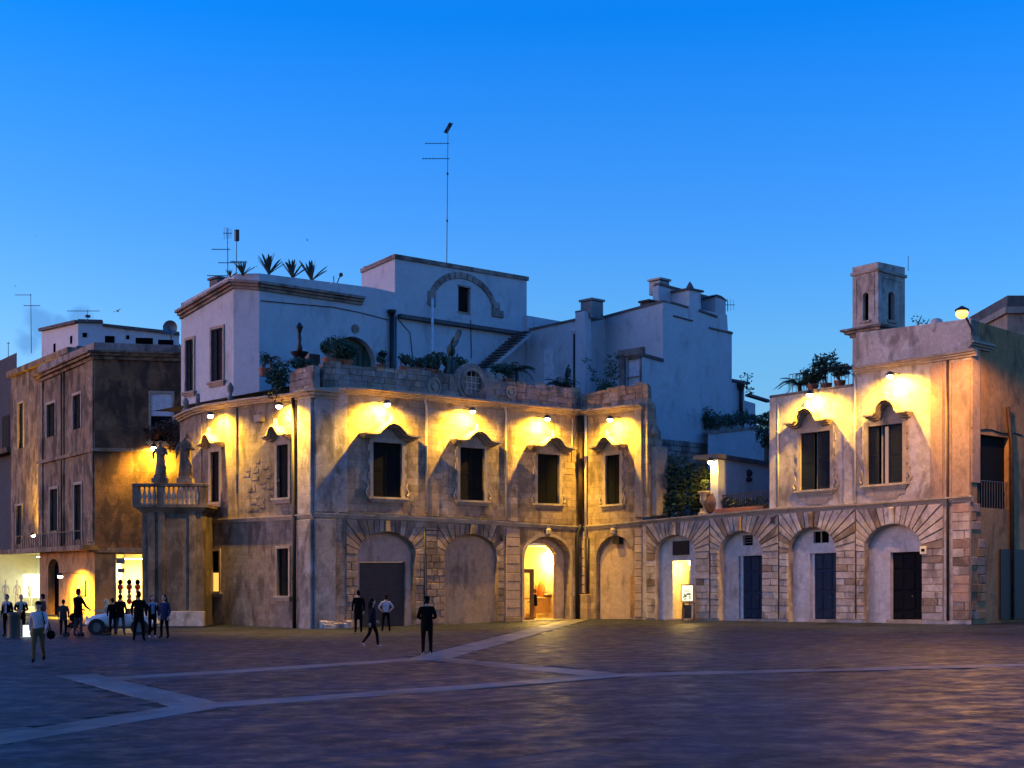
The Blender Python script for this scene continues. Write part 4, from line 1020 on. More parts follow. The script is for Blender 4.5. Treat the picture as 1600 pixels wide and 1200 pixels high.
# left flank of the upper block and roof planes
UB = Fr(WF.P(u617, 0), WR, NR, 0); ub0 = UB.u(565)
wall_mesh(m, UB, ub0, 0, 14.0, line(UB, (565, 423), (617, 400)), [])
zt = tf(pF0) - .7
m.face([WS.P(pS0, ts2(pS0) - .6), WS.P(pS1, zt), WF.P(pF0, zt), WF.P(u617, zt), WF.P(u617, zt) - NF * 10, WS.P(pS0, zt)])
m.face([WS.P(pS0, 9), WS.P(pS0, ts2(pS0)), WS.P(pS0, ts2(pS0)) + DF * 8, WS.P(pS0, 9) + DF * 8])
zt2 = tt(u823) - .3
m.face([WF.P(u617, tt(u617) - .3), WF.P(u823, zt2), WF.P(u823, zt2) + NF * ub0 * .97, WF.P(u617, zt2) + NF * ub0 * .97])
m.face([WF.P(u823, 11), WF.P(u823, tt(u823)), WF.P(u823, tt(u823)) - NF * 6, WF.P(u823, 11) - NF * 6])
m.build('wall', M['white'], wh)
for r in wS:
    w = window(WS, wh, r, None, sill=True, quoins=False, jamb=.14, ajar=(.42, .58), shutter='shutter_blue')
def loop_ledge(b, dv, prof, stop=565):
    for a, c, w in prof:
        e0, e1 = WF.u(405), WF.u(stop)
        b.strip(WS, [(pS0, ts(pS0) + a), (pS1 + w * .4, ts(pS1) + a)], [(pS0, ts(pS0) + c), (pS1 + w * .4, ts(pS1) + c)], -.05, w)
        za, zb = WS.P(0, ts(pS1)).z, WF.v(405, 443)
        b.strip(CF, [(-w * .3, za + a), (cl + w * .3, zb + a)], [(-w * .3, za + c), (cl + w * .3, zb + c)], -.05, w)
        f = line(WF, (405, 443), (565, 467)); b.strip(WF, [(e0 - w * .3, f(e0) + a), (e1, f(e1) + a)], [(e0 - w * .3, f(e0) + c), (e1, f(e1) + c)], -.05, w)
one(lambda b: loop_ledge(b, 0, [(-.36, -.2, .12), (-.2, -.06, .26), (-.06, .08, .42)]), 'cornice', M['parapet'], wh)
def cap(b):
    b.strip(WF, [(u617, tt(u617) - .14), (u823 + .1, tt(u823) - .14)], [(u617, tt(u617) + .1), (u823 + .1, tt(u823) + .1)], -.5, .1)
    f = line(UB, (565, 423), (617, 400)); b.strip(UB, [(ub0, f(ub0) - .14), (.1, f(0) - .14)], [(ub0, f(ub0) + .1), (.1, f(0) + .1)], -.5, .1)
one(cap, 'coping', M['parapet'], wh)
# blind arch built of stones
uc, vs_ = WF.uv(724, 486); ra = (WF.u(772) - WF.u(677)) / 2; rb = WF.v(724, 436) - vs_
N = 17
for i in range(N):
    t0, t1 = math.pi * i / N + .01, math.pi * (i + 1) / N - .01
    e = lambda t, k: (uc - (ra + k) * math.cos(t), vs_ + (rb + k) * math.sin(t))
    mm = MB(); mm.prism(WF, [e(t0, 0), e((t0 + t1) / 2, 0), e(t1, 0), e(t1, .38), e((t0 + t1) / 2, .38), e(t0, .38)], -.02, .08 + rnd.uniform(-.01, .01), 0, .015); mm.build('arch_stone', M['parapet'], wh)
for px0, px1, py0, py1 in ((668, 680, 455, 467), (672, 680, 468, 480), (768, 780, 472, 484), (768, 786, 484.5, 496)):
    r = WF.rect(px0, py0, px1, py1); block(wh, WF, r[0], r[1], r[2], r[3], -.02, .1, M['parapet'], 'arch_stone', .02)
ww = bx('window', WF, wB[0], wB[1], wB[2], wB[3], -.2, -.14, M['shutter'], wh)
one(lambda b: (b.box(WF, wB[1], wB[1] + .08, wB[2], wB[3], -.1, .04), b.box(WF, wB[0] - .05, wB[1] + .1, wB[3], wB[3] + .1, -.1, .08), b.box(WF, wB[0] - .05, wB[1] + .1, wB[2] - .08, wB[2], -.1, .08)), 'window_frame', M['trim'], ww)
# ledge across the lower part, oculus disc, arched garden door
f = line(WF, (621, 494), (808, 521))
one(lambda b: b.strip(WF, [(WF.u(621), f(WF.u(621)) - .12), (WF.u(812), f(WF.u(812)) - .12)], [(WF.u(621), f(WF.u(621)) + .1), (WF.u(812), f(WF.u(812)) + .1)], -.02, .3), 'ledge', M['coping'], wh)
bx('lower_wall', WF, WF.u(621), u823, 11, f(WF.u(760)) - .6, -.02, .12, M['white'], wh) if 0 else None
u, v = WF.uv(555, 514); r_ = WF.u(561) - u
one(lambda b: b.prism(WF, [(u + r_ * math.cos(t * .5236), v + r_ * math.sin(t * .5236)) for t in range(12)], 0, .06), 'disc', M['parapet'], wh)
mm = MB(); opfill(mm, WF, ad, -.45); gdoor = mm.build('arched_door', simple('green_door', (.03, .06, .03), .6), wh)
one(lambda b: [b.box(WF, WF.u(x), WF.u(x + 2), 11.6, WF.v(x, 540), -.45, -.38) for x in (548, 566, 574)], 'door_rail', M['pipe_black'], gdoor)
pipe('drain_pipe', wh, [WF.P(WF.u(609), WF.v(609, 490), .2), WF.P(WF.u(609), 11.6, .2)], .13, M['pipe_black'])
one(lambda b: b.lathe(WF.P(WF.u(609), WF.v(609, 492), .2), [(.13, -.1), (.24, .12), (.26, .25), (.2, .26)], 10), 'pipe_funnel', M['pipe_black'], wh, True)
pipe('conduit', wh, [WF.P(WF.u(617), WF.v(617, 494), .1), WF.P(WF.u(617), 11.6, .1)], .05, M['galv'])
pipe('white_pole', wh, [WF.P(WF.u(669.5), WF.v(669.5, 467), .35), WF.P(WF.u(669.5), 11.6, .35)], .08, M['whitepipe'])
for pts in (((621, 498), (640, 520), (646, 575)), ((830, 500), (846, 530), (848, 590)), ((407, 470), (450, 474), (519, 480), (560, 488), (606, 500)), ((735, 500), (736, 560))):
    pipe('cable', wh, [WF.P(*WF.uv(*q), .04) for q in pts], .022, M['pipe_black'], 5)
# outside stair
st0, st1 = WF.uv(762, 576, 1.0), WF.uv(829, 518, 1.0)
sx = emp('stair', WF.P(st0[0], 12, .8), parent=wh)
def stringer(b):
    for w in (1.0, .12):
        b.prism(WF, [(st0[0], st0[1] - .3), (st1[0], st1[1] - .3), (st1[0] + .1, st1[1]), (st0[0], st0[1])], w - .08, w)
one(stringer, 'stringer', M['white'], sx)
NS = 13
for i in range(NS):
    a = (i + .1) / NS; u = st0[0] + (st1[0] - st0[0]) * a; v = st0[1] + (st1[1] - st0[1]) * a + .1
    bx('tread', WF, u - .22, u + .2, v, v + .07, .05, 1.06, M['coping'], sx)
# chimneys and pots on the roof
def chim(name, fr, px0, px1, py0, py1, w, parent, mat='coping', capm=True):
    r = fr.rect(px0, py0, px1, py1, w); d = r[1] - r[0]
    o = bx(name, fr, r[0], r[1], r[2] - .3, r[3] - (.15 if capm else 0), w - d, w, M[mat], parent, .02)
    if capm: bx('chimney_cap', fr, r[0] - .08, r[1] + .08, r[3] - .12, r[3], w - d - .08, w + .08, M[mat], o)
    return o
chim('chimney', WS, 327, 340, 433, 446, -1.0, wh)

# ================================================================== white houses behind the inner corner
wp = emp('white_stepped_house', WF.P(u823, 11.9), 'blue-white stepped party wall house behind the inner corner with chimneys', 'house')
M1 = Fr(WF.P(u823, 0), WR, NR, 0); u905 = M1.u(905)
B1 = Fr(M1.P(u905, 0), DF, NF, 0); u946 = B1.u(946)
M3 = Fr(B1.P(u946, 0), WR, NR, 0); u1036 = M3.u(1036)
B2 = Fr(M3.P(u1036, 0), DF, NF, 0); uA = B2.u(1003); u1143 = B2.u(1143.5); u1171 = B2.u(1171)
m = MB()
wall_mesh(m, M1, 0, u905, 11, line(M1, (825, 517), (903, 500)), [])
wall_mesh(m, B1, 0, u946, 11, line(B1, (905, 488), (946, 497)), [])
t3 = line(M3, (946, 496), (1036, 472)); dr3 = M3.rect(979, 557, 1000, 600); dr3 = (dr3[0], dr3[1], 11.3, dr3[3])
wall_mesh(m, M3, 0, u1036, 11, t3, [Op(*dr3, depth=.3)])
wall_mesh(m, B2, 0, u1143, B2.v(1070, 690), line(B2, (1036, 472), (1136, 492), (1137.5, 520), (1143.5, 522)), [], [B2.u(1136), B2.u(1137.5)])
wall_mesh(m, B2, uA, 0, B2.v(1020, 690), line(B2, (1003, 556), (1036, 565)), [], w=.0)
wall_mesh(m, B2, u1143, u1171, B2.v(1150, 680), line(B2, (1144, 595), (1171, 600)), [], w=-.4)
wall_mesh(m, B2, u1171, B2.u(1204), 5, line(B2, (1171, 618), (1204, 628)), [], w=-1.2)
# taller block
q = 1.6
wall_mesh(m, B2, B2.u(1029, -q), B2.u(1132, -q), 12, line(B2.off(-q), (1029, 445), (1100, 464), (1132, 472)), [], w=-q)
TS = Fr(B2.P(B2.u(1029, -q), 0, -q), WR, NR, 0); wall_mesh(m, TS, TS.u(1020), 0, 12, line(TS, (1020, 450), (1029, 445)), [])
for P0, fr_, ua, ub in ((14.5, M1, 0, u905), (14.5, M3, 0, u1036)):
    m.face([fr_.P(ua, P0), fr_.P(ub, P0), fr_.P(ub, P0, -5), fr_.P(ua, P0, -5)])
zz = B2.v(1090, 500); m.face([B2.P(0, zz), B2.P(u1143, zz - .8), B2.P(u1143, zz - .8, -6), B2.P(0, zz, -6)])
m.face([B2.P(u1143, 5), B2.P(u1143, B2.v(1143, 522)), B2.P(u1143, B2.v(1143, 522), -8), B2.P(u1143, 5, -8)])
# block further behind the stair
m.box(B2, B2.u(824, -9), B2.u(893, -9), 12, B2.v(824, 493, -9), -12, -9)
m.build('wall', M['white'], wp)
def copings():
    def c(fr, p, w=0.0, th=.12, e=.06):
        a = [fr.uv(*x, w) for x in p]; one(lambda b: b.strip(fr, [(u, v - th * .2) for u, v in a], [(u, v + th) for u, v in a], w - .35, w + e), 'coping', M['coping'], wp)
    c(M1, ((825, 517), (903, 500))); c(B1, ((905, 488), (946, 497))); c(M3, ((946, 496), (1036, 472))); c(B2, ((1003, 556), (1036, 565)), 0, .16, .08)
    c(B2, ((1137.5, 520), (1144, 522))); c(B2, ((1144, 595), (1171, 600)), -.4); c(B2, ((1171, 618), (1204, 628)), -1.2)
    c(B2, ((1029, 445), (1100, 464), (1132, 472)), -q); c(B2, ((1048, 473), (1075, 481)), .02, .08); c(B2, ((1052, 494), (1082, 502)), .02, .06); c(B2, ((1092, 486), (1120, 496)), .02, .1); c(B2, ((1108, 513), (1142, 521)), .02, .08)
copings()
one(lambda b: b.box(B2, B2.u(1073, -.4), B2.u(1091, -.4), B2.v(1080, 492), B2.v(1080, 455, -.4), -q, -.2), 'pier', M['white'], wp)
one(lambda b: (b.box(B2, B2.u(1071, -.4), B2.u(1094, -.4), B2.v(1080, 455, -.4), B2.v(1080, 452, -.4), -q - .1, -.1), b.lathe(B2.P(B2.u(1080, -.7), B2.v(1080, 453, -.7), -.8), [(.28, 0), (.22, .18), (.1, .4), (.02, .52)], 8)), 'pier_cap', M['coping'], wp)
one(lambda b: b.box(B2, B2.u(1115, -.2), B2.u(1131, -.2), B2.v(1123, 498), B2.v(1123, 466, -.2), -q, -.05), 'pier', M['white'], wp)
one(lambda b: b.prism(B2, [(B2.u(1111, -.2), B2.v(1111, 463, -.2)), (B2.u(1134, -.2), B2.v(1134, 471, -.2)), (B2.u(1124, -.2), B2.v(1124, 463, -.2)), (B2.u(1116, -.2), B2.v(1116, 460.5, -.2))], -q - .1, -.02), 'pier_cap', M['coping'], wp)
chim('chimney', M1, 907, 925, 467, 490, -.1, wp, 'galv'); chim('chimney', M3, 1000, 1014, 469, 486, -.6, wp, 'pipe'); chim('chimney', B2, 1031, 1046, 435, 452, -q - .5, wp, 'galv')
one(lambda b: b.box(M1, M1.u(903), M1.u(918) , 11, M1.v(910, 488), -.3, .22), 'chimney_breast', M['white'], wp)
dw = bx('terrace_door', M3, dr3[0], dr3[1], 11.3, dr3[3], -.28, -.22, M['whitepipe'], wp)
def dfr(b):
    b.box(M3, dr3[0] - .5, dr3[0] - .05, 11.2, dr3[3] + .05, -.02, .14); b.box(M3, dr3[0] - .55, dr3[1] + .4, dr3[3] + .05, dr3[3] + .45, -.02, .2); b.box(M3, dr3[1] + .05, dr3[1] + .3, 11.2, dr3[3] + .05, -.02, .1); b.box(M3, dr3[0] - .1, dr3[1], dr3[3] - .14, dr3[3], -.2, -.1)
one(dfr, 'door_surround', M['parapet'], dw)
pipe('drain_pipe', wp, [M1.P(M1.u(900), M1.v(900, 520), .12), M1.P(M1.u(900), 11.5, .12)], .09, M['pipe_black']); one(lambda b: b.lathe(M1.P(M1.u(900), M1.v(900, 520), .12), [(.09, -.1), (.2, .1), (.2, .2)], 8), 'pipe_funnel', M['whitepipe'], wp)
pipe('drain_pipe', wp, [B2.P(B2.u(1158, -.2), B2.v(1158, 602, -.2), -.2), B2.P(B2.u(1158, -.2), B2.v(1158, 650, -.2), -.2)], .12, M['pipe_black'])
one(lambda b: b.lathe(B2.P(B2.u(1158, -.2), B2.v(1158, 604, -.2), -.2), [(.12, -.3), (.26, .1), (.26, .2)], 8), 'pipe_funnel', M['pipe_black'], wp)
bx('white_door', M1, M1.u(851), M1.u(866), 11.2, M1.v(858, 545), .02, .06, M['whitepipe'], wp)
# rough masonry under the white wall and court wall of the low terrace
courses(wp, B2, B2.u(1032), B2.u(1106), B2.v(1070, 724), B2.v(1070, 689), 4, M['parapet'], w0=-.1, w1=.02, lens=(.5, 1.1), mats=[M['parapet'], M['stone_corner'], M['parapet']])
bx('masonry_base', B2, uA - .5, u1143, 5, B2.v(1070, 689), -.5, -.08, M['parapet'], wp)
gw = emp('garden_wall', B2.P(u1143, 5.4), 'grey plastered garden wall with plants along its top behind the low terrace', 'wall')
G0 = B2.off(.6)
m = MB(); wall_mesh(m, G0, G0.u(1106), G0.u(1212), 5, line(G0, (1106, 677), (1180, 668), (1212, 672)), [], [G0.u(1180)]); m.build('wall_face', M['white'], gw)
one(lambda b: b.strip(G0, [G0.uv(1106, 678), G0.uv(1180, 670)], [G0.uv(1106, 674), G0.uv(1180, 666)], -.4, .1), 'coping', M['parapet'], gw)
# white cabin on the low terrace, lit on its left return
tf_ = str_r(fr.u(1110)) if 0 else 5.75
cb = emp('terrace_cabin', RW.P(RW.u(1150), 5.7, -3.2), 'small white cabin wall with dark coping on the low terrace', 'cabin')
K0 = Fr(RW.P(RW.u(1117), 0, -2.2), DF, NF, 0); k0, k1 = K0.u(1122), K0.u(1212)
tk = line(K0, (1122, 716), (1202, 729))
m = MB(); wall_mesh(m, K0, k0, k1, 5.4, tk, []); KS = Fr(K0.P(k0, 0), WR, NR, 0); wall_mesh(m, KS, KS.u(1110), 0, 5.4, KS.v(1116, 716), []); m.build('wall', M['white'], cb)
one(lambda b: b.strip(K0, [(k0 - .2, tk(k0)), (k1, tk(k1))], [(k0 - .2, tk(k0) + .22), (k1, tk(k1) + .22)], -1.5, .15), 'coping', M['coping'], cb)
hd = emp('wall_mask', K0.P(K0.u(1169), K0.v(1169, 744), .05), 'dark ceramic mask hung on the white cabin wall', 'ornament')
u, v = K0.uv(1169, 744); one(lambda b: (b.ball(K0.P(u, v + .16, .06), .2, .1, .2), b.ball(K0.P(u - .02, v - .18, .06), .2, .1, .14)), 'mask', M['pipe_black'], hd, True)
floodlight(KS, 1110, 721, 'lit floodlight on the white cabin of the low terrace', w=.3, power=50)
rl = emp('terrace_railing', RW.P(RW.u(1160), 5.6, -.8), 'low iron railing along the terrace above the arcade', 'railing')
u0_, u1_ = RW.u(1124, -.6), RW.u(1200, -.6); vb = lambda u: str_r(u) + .35; vt2 = lambda u: str_r(u) + 1.05
for i in range(26):
    u = u0_ + (u1_ - u0_) * i / 25; one(lambda b: b.tube([RW.P(u, vb(u), -.6), RW.P(u, vt2(u), -.6)], .018, 5), 'baluster', M['metal'], rl)
for h in (vb, vt2): one(lambda b: b.tube([RW.P(u0_, h(u0_), -.6), RW.P(u1_, h(u1_), -.6)], .025, 5), 'rail', M['metal'], rl)
tag(bx('planter_trough', RW, u0_, u1_, str_r(u0_) + .08, str_r(u0_) + .34, -.55, -.2, M['pot'], None, .02), 'long reddish planter trough at the foot of the terrace railing', 'planter')
def jar(b):
    u, v = RW.uv(1115, 803, -.5); p = RW.P(u, str_r(u) + .08, -.5); b.lathe(p, [(.2, 0), (.36, .2), (.45, .55), (.4, .85), (.3, 1.02), (.33, 1.1)], 14)
tag(one(jar, 'terracotta_jar', M['wood'], None, True), 'big dark terracotta jar between the stone vase and the railing', 'jar')
vs = emp('stone_vase', RW.P(RW.u(1101), str_r(3), -.3), 'carved stone vase on a pedestal lit by the terrace floodlight', 'vase')
p = RW.P(RW.u(1101, -.3), str_r(RW.u(1101)) + .07, -.3)
one(lambda b: b.lathe(p, [(.34, 0), (.34, .12), (.26, .16), (.22, .3), (.28, .36)], 10), 'pedestal', M['trim'], vs); one(lambda b: b.lathe(p + V((0, 0, .36)), [(.1, 0), (.08, .12), (.2, .25), (.26, .5), (.22, .66), (.34, .82), (.36, .9), (.3, .9)], 14), 'bowl', M['trim'], vs, True)

# ================================================================== turret on the right wing
tw = emp('square_turret', RW.P(RW.u(1370), 12, -4), 'square white stone turret with slim arched slits above the right wing', 'tower')
T0 = RW.off(-3.5); tu1 = T0.u(1372); T1 = Fr(T0.P(tu1, 0), DF, NF, 0); tu0 = T0.u(1332); tw1 = T1.u(1414)
tl = line(T0, (1332, 418), (1372, 409)); tr = line(T1, (1372, 409), (1414, 418))
sl1 = arch(T0, 1348, 1357, 457, 463, 501, .25); sl2 = arch(T1, 1388, 1398, 456, 463, 501, .25)
m = MB(); wall_mesh(m, T0, tu0, tu1, 10, tl, [sl1]); wall_mesh(m, T1, 0, tw1, 10, tr, [sl2])
ztw = T0.P(tu1, tl(tu1)).z - .05; a, b_, c_ = T0.P(tu0, 0), T0.P(tu1, 0), T1.P(tw1, 0); d_ = a + (c_ - b_)
m.face([(p.x, p.y, ztw) for p in (a, b_, c_, d_)])
for p, q_ in ((c_, d_), (d_, a)): m.face([(p.x, p.y, 10), (q_.x, q_.y, 10), (q_.x, q_.y, ztw), (p.x, p.y, ztw)])
m.build('wall', M['render_pale'], tw)
for f_, o_ in ((T0, sl1), (T1, sl2)):
    mm = MB(); opfill(mm, f_, o_, -.24); mm.build('slit_window', M['dark'], tw)
    one(lambda b: b.box(f_, o_.u0 - .12, o_.u1 + .12, o_.v0 - .12, o_.v0, -.02, .1), 'sill', M['trim'], tw)
def bandz(b, z0, z1, e):
    for f_, x0, x1 in ((T0, tu0 - e, tu1 + e), (T1, -e, tw1 + e)): b.box(f_, x0, x1, z0 - f_.o.z - f_.k * (x0 + x1) / 2, z1 - f_.o.z - f_.k * (x0 + x1) / 2, -.3, e)
za = T0.P(tu1, T0.v(1372, 421)).z; one(lambda b: (bandz(b, za - .08, za + .06, .08)), 'band', M['trim'], tw)
zb = T0.P(tu1, T0.v(1372, 517)).z; one(lambda b: (bandz(b, zb - .15, zb + .02, .1), bandz(b, zb + .02, zb + .16, .3), bandz(b, zb + .16, zb + .26, .45)), 'cornice', M['parapet'], tw)
bz = T0.P(tu1, T0.v(1372, 452)).z
def tpanel(b):
    for f_, x0, x1 in ((T0, tu0, tu1), (T1, 0, tw1)):
        W_ = x1 - x0; z1 = za - .35 - f_.o.z; z0 = zb + .5 - f_.o.z
        for u_ in (x0 + W_ * .14, x1 - W_ * .14 - .04): b.box(f_, u_, u_ + .04, z0, z1, -.02, .03)
        b.box(f_, x0 + W_ * .14, x1 - W_ * .14, z1, z1 + .05, -.02, .03)
        for u_ in (x0 + W_ * .17, x1 - W_ * .17 - .2): b.box(f_, u_, u_ + .2, z1 - .25, z1 - .04, -.02, .03)
one(tpanel, 'panel_moulding', M['render_pale'], tw)
pipe('lightning_rod', tw, [V((c_.x, c_.y, ztw)) + NR * -.3, V((c_.x, c_.y, ztw + .75)) + NR * -.3], .015, M['metal'], 5)

# building beyond on the far right
fb = emp('distant_house', at(1600, 905, 78), 'pale house corner rising behind the right wing at the frame edge', 'house')
D0 = Fr(V((at(1570, 905, 80).x, 80, 0)), (1, 0, 0), (0, -1, 0))
m = MB(); m.box(D0, D0.u(1574), D0.u(1574) + 9, 0, D0.v(1590, 484), -8, 0); m.build('wall', M['pink'], fb)
one(lambda b: (b.box(D0, D0.u(1569), D0.u(1574) + 9, D0.v(1590, 490), D0.v(1590, 480), -8.2, .2)), 'cornice', M['trim'], fb); bx('attic', D0, D0.u(1577), D0.u(1574) + 9, D0.v(1590, 480), D0.v(1590, 460), -7, -.3, M['coping'], fb)

# ================================================================== the gate pier with balustrade and statues
GF = Fr(V((at(222, 905, 72).x, 72, 0)), (1, 0, 0), (0, -1, 0))
gp = emp('gate_pier', GF.P(1.5, 0), 'stained stone gate pier topped by a balustraded balcony', 'gate')
g0, g1 = 0, GF.u(316); gt = GF.v(270, 800)
m = MB(); m.box(GF, g0, g1, -.3, gt, -5, 0); m.build('pier_body', M['gate'], gp)
for x0, x1, w in ((232, 242, .1), (248, 258, .14), (296, 306, .12)): bx('pilaster', GF, GF.u(x0), GF.u(x1), -.3, gt, -.02, w, M['gate'], gp, .02)
bx('plinth', GF, g0 - .1, g1 + .1, -.3, GF.v(270, 955), -.3, .22, M['stone_pale'], gp, .03)
one(lambda b: [b.box(GF, g0 - e, g1 + e, gt + a, gt + c, -5.1, e) for a, c, e in ((0, .1, .1), (.1, .22, .22), (.22, .36, .38))], 'balcony_slab', M['gate'], gp)
bt = GF.v(270, 756); bb = gt + .36
for i in range(14):
    u = g0 - .2 + (g1 - g0 + .4) * (i + .5) / 14
    one(lambda b: b.lathe(GF.P(u, bb, .18), [(.1, 0), (.1, .08), (.05, .14), (.12, .38), (.11, .5), (.045, .75), (.05, .9), (.1, .98), (.1, bt - bb - .16)], 8), 'baluster', M['trim'], gp, True)
for u in (g0 - .25, g0 + 1.0, g1 + .1): bx('baluster_post', GF, u - .16, u + .16, bb, bt - .14, .02, .34, M['gate'], gp)
bx('handrail', GF, g0 - .42, g1 + .32, bt - .16, bt, -.02, .4, M['gate'], gp, .03)
def statue(px, py0, py1, lab, lean=0.0):
    base = at(px, py0, 72.6); top = at(px, py1, 72.6); H = top.z - base.z
    t = emp('statue', base, lab, 'statue')
    one(lambda b: (b.wbox(base.x - .4, base.x + .4, base.y - .3, base.y + .3, base.z - .02, base.z + .22), b.wbox(base.x - .3, base.x + .3, base.y - .24, base.y + .24, base.z + .22, base.z + .36)), 'pedestal', M['gate'], t)
    s = (H - .36) / 1.75; b0 = base + V((0, 0, .34))
    def body(b):
        b.lathe(b0, [(.3 * s, 0), (.27 * s, .2 * s), (.22 * s, .6 * s), (.2 * s, .95 * s), (.24 * s, 1.25 * s), (.23 * s, 1.38 * s), (.09 * s, 1.48 * s), (.065 * s, 1.55 * s)], 18, 0, 1, .75, .07, 8)
        b.ball(b0 + V((lean * .1, -.02, 1.64 * s)), .1 * s, .11 * s, .13 * s)
        b.tube([b0 + V((.2 * s, 0, 1.35 * s)), b0 + V((.33 * s, -.1, 1.08 * s)), b0 + V((.12 * s, -.26, 1.12 * s))], [.085 * s, .07 * s, .05 * s], 8)
        b.tube([b0 + V((-.2 * s, 0, 1.35 * s)), b0 + V((-.36 * s, -.05, 1.1 * s)), b0 + V((-.3 * s, -.2, .85 * s))], [.085 * s, .07 * s, .05 * s], 8)
        b.tube([b0 + V((-.22 * s, -.08, 1.3 * s)), b0 + V((0, -.22, .9 * s)), b0 + V((.24 * s, -.12, .4 * s)), b0 + V((.2 * s, -.1, .05))], [.07, .1, .09, .05], 8)
    one(body, 'figure', M['gate'], t, True)
statue(251, 754, 688, 'left robed stone statue standing on the gate balustrade'); statue(290, 754, 676, 'right robed stone statue on the gate beside the floodlit wall', 1)

# ================================================================== the old corner house on the left
LC = V((at(148, 905, 87).x, 87, 0))
LL = Fr(LC, V((.563, -.826, 0)).normalized(), V((-.826, -.563, 0)).normalized()); LR = Fr(LC, V((.992, .125, 0)).normalized(), V((.125, -.992, 0)).normalized())
ob = emp('old_corner_house', LC, 'dark stained stone corner house with lit shops on its ground floor at far left', 'building')
l60 = LL.u(60); zf = LL.v(148, 857)
cL = line(LL, (60, 597), (140, 561), (148, 559)); pL = line(LL, (60, 572), (140, 537), (148, 535)); cR = line(LR, (148, 559), (283, 563)); pR = line(LR, (148, 535), (200, 535), (300, 541))
wl = [(74, 631, 87, 682), (115, 617, 127, 670), (79, 764, 91, 829), (117, 757, 128, 843)]
m = MB(); wall_mesh(m, LL, l60, 0, zf, cL, [Op(*LL.rect(*w), depth=.3) for w in wl]); m.build('wall', M['old'], ob)
wr_ = LR.rect(236, 615, 269, 690)
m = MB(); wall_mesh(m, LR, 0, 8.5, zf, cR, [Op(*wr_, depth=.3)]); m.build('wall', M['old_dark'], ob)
for w in wl: window(LL, ob, LL.rect(*w), None, quoins=False, jamb=.16, sill=False)
wv = window(LR, ob, wr_, None, quoins=False, jamb=.14); r = LR.rect(236, 615, 269, 650); bx('blind', LR, r[0], r[1], r[2], r[3], -.08, -.04, M['whitepipe'], wv)
one(lambda b: [b.strip(LL, [(l60, cL(l60) + a), (.2, cL(0) + a)], [(l60, cL(l60) + c), (.2, cL(0) + c)], -.05, e) for a, c, e in ((-.1, .12, .15), (.12, .3, .35), (.3, .42, .5))] + [b.strip(LR, [(-.2, cR(0) + a), (8.5, cR(8.5) + a)], [(-.2, cR(0) + c), (8.5, cR(8.5) + c)], -.05, e) for a, c, e in ((-.1, .12, .15), (.12, .3, .35), (.3, .42, .5))], 'cornice', M['old'], ob)
one(lambda b: (b.strip(LL, [(l60, cL(l60) + .42), (0, cL(0) + .42)], [(l60, pL(l60)), (0, pL(0))], -.4, .05), b.strip(LR, [(0, cR(0) + .42), (8.5, cR(8.5) + .42)], [(0, pR(0)), (8.5, pR(8.5))], -.4, .05)), 'parapet', M['parapet'], ob)
zs = LL.v(148, 703); one(lambda b: (b.box(LL, l60, .1, zs - .1, zs + .12, -.02, .18), b.box(LR, -.1, 8.5, zs - .1, zs + .12, -.02, .18)), 'string_course', M['old'], ob)
for x0, x1 in ((62, 68), (97, 101), (135, 147)): bx('pilaster', LL, LL.u(x0), LL.u(x1), zf + .4, cL(-2) - .1 - (LL.u(147) - LL.u(x1)) * .0, -.02, .1, M['old'], ob)
pipe('drain_pipe', ob, [LL.P(LL.u(99), cL(-3) - .2, .12), LL.P(LL.u(99), zf, .12)], .07, M['pipe'])
zb_ = LL.v(100, 858)
one(lambda b: (b.box(LL, LL.u(18), .4, zf - .1, zf + .2, -.1, .9), b.box(LR, -.3, 8.5, zf - .25, zf + .05, -.05, .25)), 'balcony_slab', M['old'], ob)
br = emp('balcony_rail', LL.P(-3, zf, .8), parent=ob)
for i in range(30):
    u = LL.u(40) + (.3 - LL.u(40)) * i / 29; one(lambda b: b.tube([LL.P(u, zf + .2, .8), LL.P(u, zf + 1.1, .8)], .02, 4), 'baluster', M['pipe_black'], br)
one(lambda b: b.tube([LL.P(LL.u(40), zf + 1.1, .8), LL.P(.3, zf + 1.1, .8)], .03, 5), 'rail', M['pipe_black'], br)
# wing set back to the left, and the bluish house beyond it
L2 = LL.off(-1.6); x18 = L2.u(17); c2 = line(L2, (17, 590), (60, 575))
w2 = [(29, 630, 37, 700), (26, 790, 35, 850)]
m = MB(); wall_mesh(m, L2, x18, l60 + 2.5, zf, c2, [Op(*L2.rect(*w), depth=.25) for w in w2]); m.face([LL.P(l60, zf), LL.P(l60, cL(l60)), LL.P(l60, cL(l60), -3), LL.P(l60, zf, -3)]); m.build('wall', M['old'], ob)
for w in w2: window(L2, ob, L2.rect(*w), None, quoins=False, jamb=.12, sill=False)
one(lambda b: b.strip(L2, [(x18, c2(x18)), (l60 + 2.5, c2(l60 + 2))], [(x18, c2(x18) + .4), (l60 + 2.5, c2(l60 + 2) + .4)], -.1, .35), 'cornice', M['old'], ob)
one(lambda b: b.box(L2, L2.u(26), l60 + 2.5, c2(-9), LL.v(45, 551), -3, -.3), 'attic', M['coping'], ob)
nh = emp('blue_grey_house', at(-20, 905, 100), 'bluish grey house glimpsed at the left edge beyond the old corner house', 'house')
L3 = Fr(V((at(20, 905, 114).x, 114, 0)), LL.d, LL.n); m = MB(); wall_mesh(m, L3, -16, 1.2, 0, line(L3, (0, 562), (22, 553)), []); m.build('wall', M['blue_grey'], nh)
for x0, y0, x1, y1 in ((4, 650, 15, 705),): bx('window', L3, L3.u(x0), L3.u(x1), L3.v(9, y1), L3.v(9, y0), -.05, .05, M['shutter'], nh)
